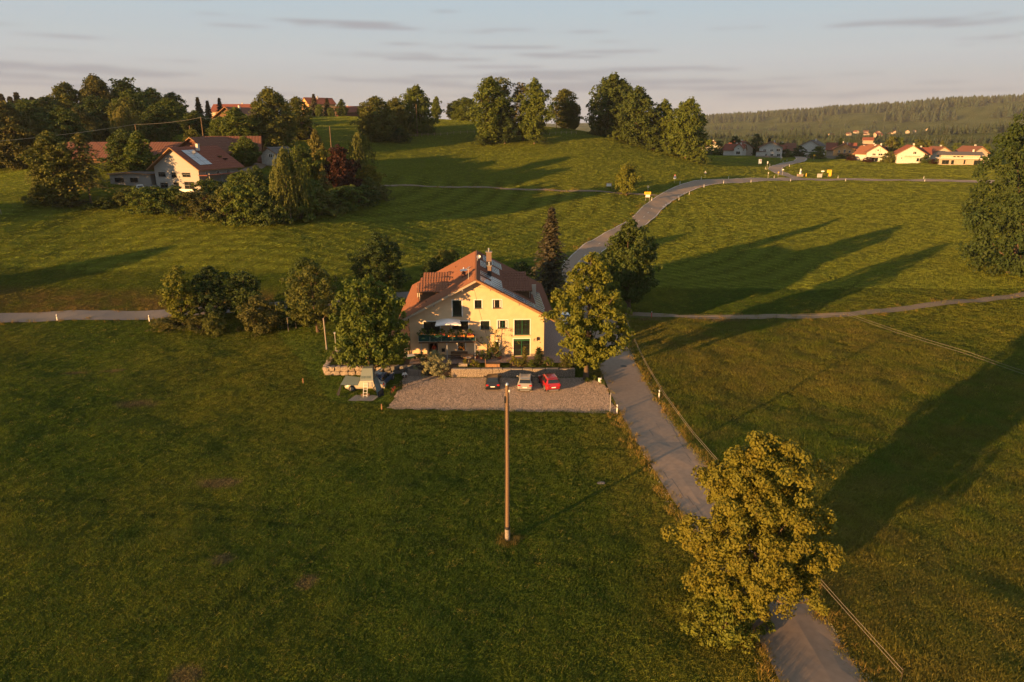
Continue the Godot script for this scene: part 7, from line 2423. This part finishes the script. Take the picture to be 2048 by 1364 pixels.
	cottage("dark_hut", "dark timber hut under the largest tree behind the farm", P(-79.0, -268.0, 0.0), 0.6, 9.0, 9.0, 3.4, 6.2, "timber_dark", "tile_grey", [[0.0, 0.8, 1.4, 1.2]], [], 1.2, "hut", false)
	# the swing and clutter on the farm lawn
	var bin_ := MB.new()
	bin_.lathe([[0.55, 0.0], [0.62, 1.5], [0.5, 1.7], [0.02, 1.75]], 12)
	single("water_tank", bin_, M["green_paint"], "turquoise green tank beside the farm shed", "tank", P(-92.6, -171.5))
	var wp := thing("wood_pile", "stacked firewood under a brown cover on the farm lawn", "wood pile", P(-95.4, -169.8), 0.3)
	for i in 6:
		for j in 3:
			part(wp, "log", rod(Vector3(-1.0 + i * 0.36, 0.16 + j * 0.32, 0.5), Vector3(-1.0 + i * 0.36, 0.16 + j * 0.32, -0.5), 0.16, 8), M["timber_warm"])

func make_village() -> void:
	rng.seed = 521
	var row := [[-2.6, 3.3, 1.1, 1.2], [0.0, 3.3, 1.1, 1.2], [2.6, 3.3, 1.1, 1.2], [-2.6, 0.8, 1.2, 1.3], [2.2, 0.1, 2.2, 2.0]]
	var a := cottage("village_house", "white gabled house at the far left of the village", P(126.6, -446.0), 0.45 - 0.45, 11.0, 13.0, 5.2, 8.2, "render_white", "tile_red", [[-3.5, 3.6, 0.7, 1.0], [-2.2, 3.6, 0.7, 1.0], [-0.9, 3.6, 0.7, 1.0], [0.6, 3.6, 0.7, 1.0], [2.0, 3.6, 0.7, 1.0], [3.4, 3.6, 0.7, 1.0], [0.5, 0.8, 1.6, 1.2]], [], 1.0)
	part(a, "balcony", bx(Vector3(0, 2.9, 0.7), Vector3(9.5, 0.9, 1.2)), M["frame_white"])
	cottage("village_house", "small white house with a red cross roof in the village", P(135.6, -424.4), -0.1 - 0.45, 5.0, 6.0, 4.2, 6.4, "render_white", "tile_red", [[0.0, 0.5, 2.4, 1.8], [0, 3.4, 1.0, 1.0]], [], 0.5)
	cottage("village_house", "white side wing with red roof and solar panels", P(140.8, -428.6), PI / 2 - 0.1 - 0.45, 8.0, 11.6, 3.4, 6.6, "render_white", "tile_red", [], [[1, 2.0, 0.8, 1.6, 1.4], [1, 9.6, 0.8, 1.6, 1.4]], 0.6)
	cottage("village_house", "house with broad red roof behind the small white house", P(147.0, -448.0), 0.7 - 0.45, 12.0, 14.0, 4.8, 8.8, "render_beige", "tile_red", [[0.0, 3.6, 1.4, 1.2]], [], 1.0)
	var c := cottage("village_house", "wide plain white gable house left of the village road", P(150.8, -412.6), 0.12 - 0.45, 12.6, 13.0, 5.6, 8.6, "render_white", "tile_rust", [[-2.8, 0.3, 1.6, 1.7], [0.8, 0.3, 1.6, 1.7], [4.4, 0.3, 1.8, 1.8], [-3.4, 3.6, 1.5, 0.9], [0.4, 3.6, 1.5, 0.9], [4.0, 3.4, 1.9, 1.6]], [], 0.9)
	part(c, "porch", bx(Vector3(-5.4, 1.6, 1.6), Vector3(5.0, 3.2, 3.0)), M["render_white"])
	part(c, "porch_roof", bx(Vector3(-5.4, 3.3, 1.7), Vector3(5.6, 0.25, 3.6)), M["tile_rust"])
	cottage("village_house", "low house with dark red roof right of the wide white gable", P(165.0, -428.0), PI / 2 - 0.45, 9.0, 12.0, 3.2, 6.4, "render_beige", "tile_red", [], [[1, 5.0, 0.8, 1.6, 1.2]], 0.8)
	cottage("village_house", "brown roofed house deep in the village", P(180.0, -452.0), PI / 2 + 0.2 - 0.45, 10.0, 16.0, 4.0, 8.0, "render_beige", "tile_brown", [], [[1, 5.0, 1.8, 1.6, 1.2], [1, 10.0, 1.8, 1.6, 1.2]], 0.8)
	cottage("village_house", "white gable with grey roof behind the village trees", P(194.0, -462.0), -0.2 - 0.45, 13.0, 14.0, 6.6, 10.2, "render_white", "tile_grey", [[-2.0, 3.4, 1.4, 1.2], [2.0, 3.4, 1.4, 1.2]], [], 0.8)
	var og := cottage("village_house", "orange house with white chimney beside the village road", P(189.6, -404.0), 0.05 - 0.45, 10.8, 11.0, 5.2, 7.9, "render_orange", "tile_orange", [[-2.6, 3.1, 1.0, 1.4], [0.2, 3.1, 1.0, 1.8], [2.8, 3.1, 1.0, 1.4], [-2.6, 0.5, 1.1, 1.4], [2.4, 0.5, 1.4, 1.6]], [[-1, 4.0, 3.1, 1.0, 1.4]], 0.9)
	part(og, "balcony", bx(Vector3(0, 2.6, 0.6), Vector3(7.0, 0.9, 1.1)), M["timber_warm"])
	cottage("village_house", "house with dark roof right of the orange house", P(203.5, -402.0), 0.9 - 0.45, 9.0, 12.0, 3.4, 6.4, "render_white", "tile_brown", [[0.0, 0.6, 2.0, 1.4]], [], 0.8)
	cottage("village_house", "house with two tiled roofs behind the dark roofed one", P(212.0, -410.0), 0.7 - 0.45, 9.0, 12.0, 4.4, 7.8, "render_white", "tile_orange", [[0.0, 3.2, 1.6, 1.2]], [], 0.8)
	cottage("village_house", "house with long dark red roof deep behind the orange house", P(214.0, -442.0), PI / 2 - 0.45, 10.0, 16.0, 5.0, 8.8, "render_beige", "tile_red", [], [[1, 5.0, 2.8, 1.6, 1.2], [1, 10.0, 2.8, 1.6, 1.2]], 0.8)
	cottage("village_house", "house with bright orange roof left of the white balcony house", P(196.5, -374.0), 0.95 - 0.45, 9.6, 13.0, 3.8, 7.4, "render_white", "tile_orange", [[0.0, 0.6, 2.0, 1.4]], [[1, 3.0, 0.8, 1.4, 1.2]], 0.9)
	var hh := cottage("village_house", "white balcony house with a timbered gable facing the field", P(190.0, -367.6), 0.02 - 0.45, 10.0, 12.0, 4.6, 8.0, "render_white", "tile_brown", [[-1.6, 2.9, 1.6, 1.2], [1.3, 2.9, 1.9, 1.2], [0.0, 5.2, 0.8, 0.9], [-0.9, 0.1, 3.2, 2.0], [3.4, 0.1, 1.8, 1.8]], [], 0.9)
	part(hh, "balcony", bx(Vector3(-0.2, 2.2, 0.7), Vector3(5.6, 0.7, 1.2)), M["timber_grey"])
	for s in [-1.0, 1.0]:
		part(hh, "gable_beam", bx(Vector3(s * 1.0, 5.6, 0.04), Vector3(0.14, 2.2, 0.08)), M["timber_warm"])
	cottage("village_house", "house with dark grey roof right of the white balcony house", P(202.5, -384.0), PI / 2 + 0.1 - 0.45, 9.0, 12.0, 4.2, 7.2, "render_beige", "tile_grey", [], [[1, 5.0, 1.6, 1.6, 1.2]], 0.8)
	var ii := cottage("village_house", "large white house with red roof in the front village row", P(200.4, -355.0), 0.12 - 0.45, 12.2, 13.0, 4.8, 8.6, "render_white", "tile_red", [[1.5, 4.5, 1.5, 1.3], [4.0, 0.9, 2.6, 1.8], [-4.0, 2.2, 0.8, 0.7]], [[-1, 4.0, 3.2, 1.2, 1.2]], 1.0)
	part(ii, "balcony", bx(Vector3(0.4, 3.5, 0.6), Vector3(6.4, 0.5, 1.0)), M["render_cream"])
	cottage("village_house", "red tiled wing at the right of the large white house", P(213.0, -361.0), PI / 2 + 0.1 - 0.45, 7.0, 9.0, 4.4, 7.2, "render_white", "tile_red", [], [[1, 4.0, 0.8, 1.6, 1.4]], 0.6)
	cottage("village_house", "cream house half hidden behind the long modern house", P(229.0, -376.0), 0.4 - 0.45, 10.0, 12.0, 4.6, 7.6, "render_cream", "tile_brown", [[-2.0, 2.8, 1.4, 1.2], [2.0, 2.8, 1.4, 1.2]], [], 0.9)
	cottage("village_house", "cream gable right behind the long modern house", P(250.0, -378.0), 0.6 - 0.45, 10.0, 12.0, 4.6, 7.8, "render_cream", "tile_brown", [[0.0, 3.0, 1.4, 1.2]], [], 0.9)
	# the long low modern house
	var j := thing("modern_house", "long low beige house with dark roof at the right village end", "house", P(219.6, -344.6), -0.42)
	var b := MB.new()
	b.box(Vector3(0, 1.3, -4.0), Vector3(19.0, 3.4, 8.0))
	part(j, "wall", b, M["render_beige"])
	part(j, "canopy", bx(Vector3(0.6, 3.12, -3.4), Vector3(21.6, 0.22, 9.6)), M["trim_white"])
	part(j, "upper_wall", bx(Vector3(-0.5, 3.9, -4.4), Vector3(16.4, 1.4, 6.0)), M["render_cream"])
	var rf := MB.new()
	rf.hexa([Vector3(-10.2, 4.6, -0.2), Vector3(9.4, 4.6, -0.2), Vector3(9.4, 4.6, -8.8), Vector3(-10.2, 4.6, -8.8), Vector3(-9.6, 6.1, -4.0), Vector3(8.6, 6.1, -4.0), Vector3(8.6, 6.1, -5.0), Vector3(-9.6, 6.1, -5.0)])
	part(j, "roof_slope", rf, M["tile_grey"])
	for k in [[-6.6, 0.2, 3.0, 2.0], [-3.6, 0.2, 1.2, 2.0], [1.4, 0.4, 0.7, 2.0], [7.0, 0.1, 3.4, 2.2]]:
		window(j, k[0], k[1], k[2], k[3], 0.16, "frame_dark", 2 if k[2] > 1.5 else 1, 1, false, "window", false, "", "window_glass")
	for k in 3:
		window(j, -3.0 + k * 1.6, 3.6, 1.1, 0.5, -1.24, "frame_dark", 1, 1, false, "window", false, "", "window_glass")
	part(j, "chimney", bx(Vector3(5.0, 6.4, -5.0), Vector3(0.7, 1.6, 0.7)), M["render_white"])
	for k in [-9.8, 10.6]:
		part(j, "column", bx(Vector3(k, 1.2, 0.6), Vector3(0.25, 3.4, 0.25)), M["frame_dark"])
	# garden hedges and walls in front of the row
	for k in [[178.5, -402.0, 21.0, 1.4, "low pale wall before the orange house", "concrete", "wall"], [146.0, -405.8, 12.0, 1.0, "low pale wall before the wide white gable", "concrete", "wall"]]:
		var w := MB.new()
		w.box(Vector3(0, k[3] / 2 - 0.5, 0), Vector3(k[2], k[3] + 1.0, 0.3))
		var wo := thing("garden_wall", k[4], "wall", P(k[0], k[1]), -0.12)
		part(wo, "wall_body", w, M[k[5]])
		part(wo, "coping", bx(Vector3(0, k[3] + 0.03, 0), Vector3(k[2] + 0.1, 0.06, 0.4)), M["stone"])
	for i in 12:
		var p: Array = [[186.0, -399.5], [190.5, -399.0], [195.5, -398.0], [206.0, -392.0], [201.5, -393.0], [184.0, -364.5], [194.0, -363.4], [209.5, -350.8], [212.5, -351.4], [207.5, -361.0], [231.0, -342.6], [182.0, -378.0]][i]
		plant("garden_hedge", "far_broad", ["leaf_mid", "leaf_dark", "leaf_olive", "leaf_copper"][i % 4 if i != 5 else 3], p[0], p[1], 2.6, 2.6, "trimmed garden hedge in front of the village houses", "hedge", "hedges before the village houses")
	# the hamlet on the far slope
	var hm := [[837.0, -1765.0], [875.0, -1807.0], [849.0, -1701.0], [933.0, -1822.0], [916.0, -1728.0], [995.0, -1856.0], [997.0, -1799.0], [1040.0, -1847.0], [1062.0, -1825.0], [778.0, -1730.0], [795.0, -1705.0], [577.0, -1117.0], [1140.0, -1712.0], [1032.0, -1661.0], [1060.0, -1681.0], [451.0, -889.0], [920.0, -1843.0]]
	for i in hm.size():
		cottage("hamlet_house", "tiny red roofed house of the hamlet on the far slope", P(hm[i][0], hm[i][1]), 0.3 + (i * 0.9) - float(i % 3), 9.0, 11.0, 4.2, 7.2, "render_beige", ["tile_rust", "tile_red"][i % 2], [[-2.2, 2.6, 1.4, 1.2], [2.2, 2.6, 1.4, 1.2]], [], 0.8, "house", false).set_meta("group", "houses of the far hamlet")

func _ready() -> void:
	var t0 := Time.get_ticks_msec()
	make_light()
	make_materials()
	solve_ground()
	make_roads()
	make_ground()
	print("ground ", Time.get_ticks_msec() - t0)
	make_kinds()
	make_trees()
	print("trees ", Time.get_ticks_msec() - t0)
	make_terrace()
	make_house()
	make_cars()
	make_farm()
	make_village()
	make_small()
	make_grass(1.0)
	print("grass ", Time.get_ticks_msec() - t0)
	tell_apart()

func tell_apart() -> void:
	# things of one group that look alike are told apart by their order in the view
	var ones := ["", "first", "second", "third", "fourth", "fifth", "sixth", "seventh", "eighth", "ninth", "tenth", "eleventh", "twelfth", "thirteenth", "fourteenth", "fifteenth", "sixteenth", "seventeenth", "eighteenth", "nineteenth"]
	var same := {}
	for o in get_children():
		if o is Node3D and o.has_meta("group") and o.has_meta("label"):
			var key: String = o.get_meta("label")
			same[key] = same.get(key, []) + [o]
	for key in same:
		var all: Array = same[key]
		if all.size() < 2:
			continue
		all.sort_custom(func(a, b): return atan2(a.position.x, -a.position.z) < atan2(b.position.x, -b.position.z))
		for i in all.size():
			var k := i + 1
			var word: String = ones[k] if k < 20 else "twentieth" if k == 20 else "twenty-" + ones[k - 20] if k < 30 else "thirtieth"
			all[i].set_meta("label", "%s, %s from the left" % [key, word])
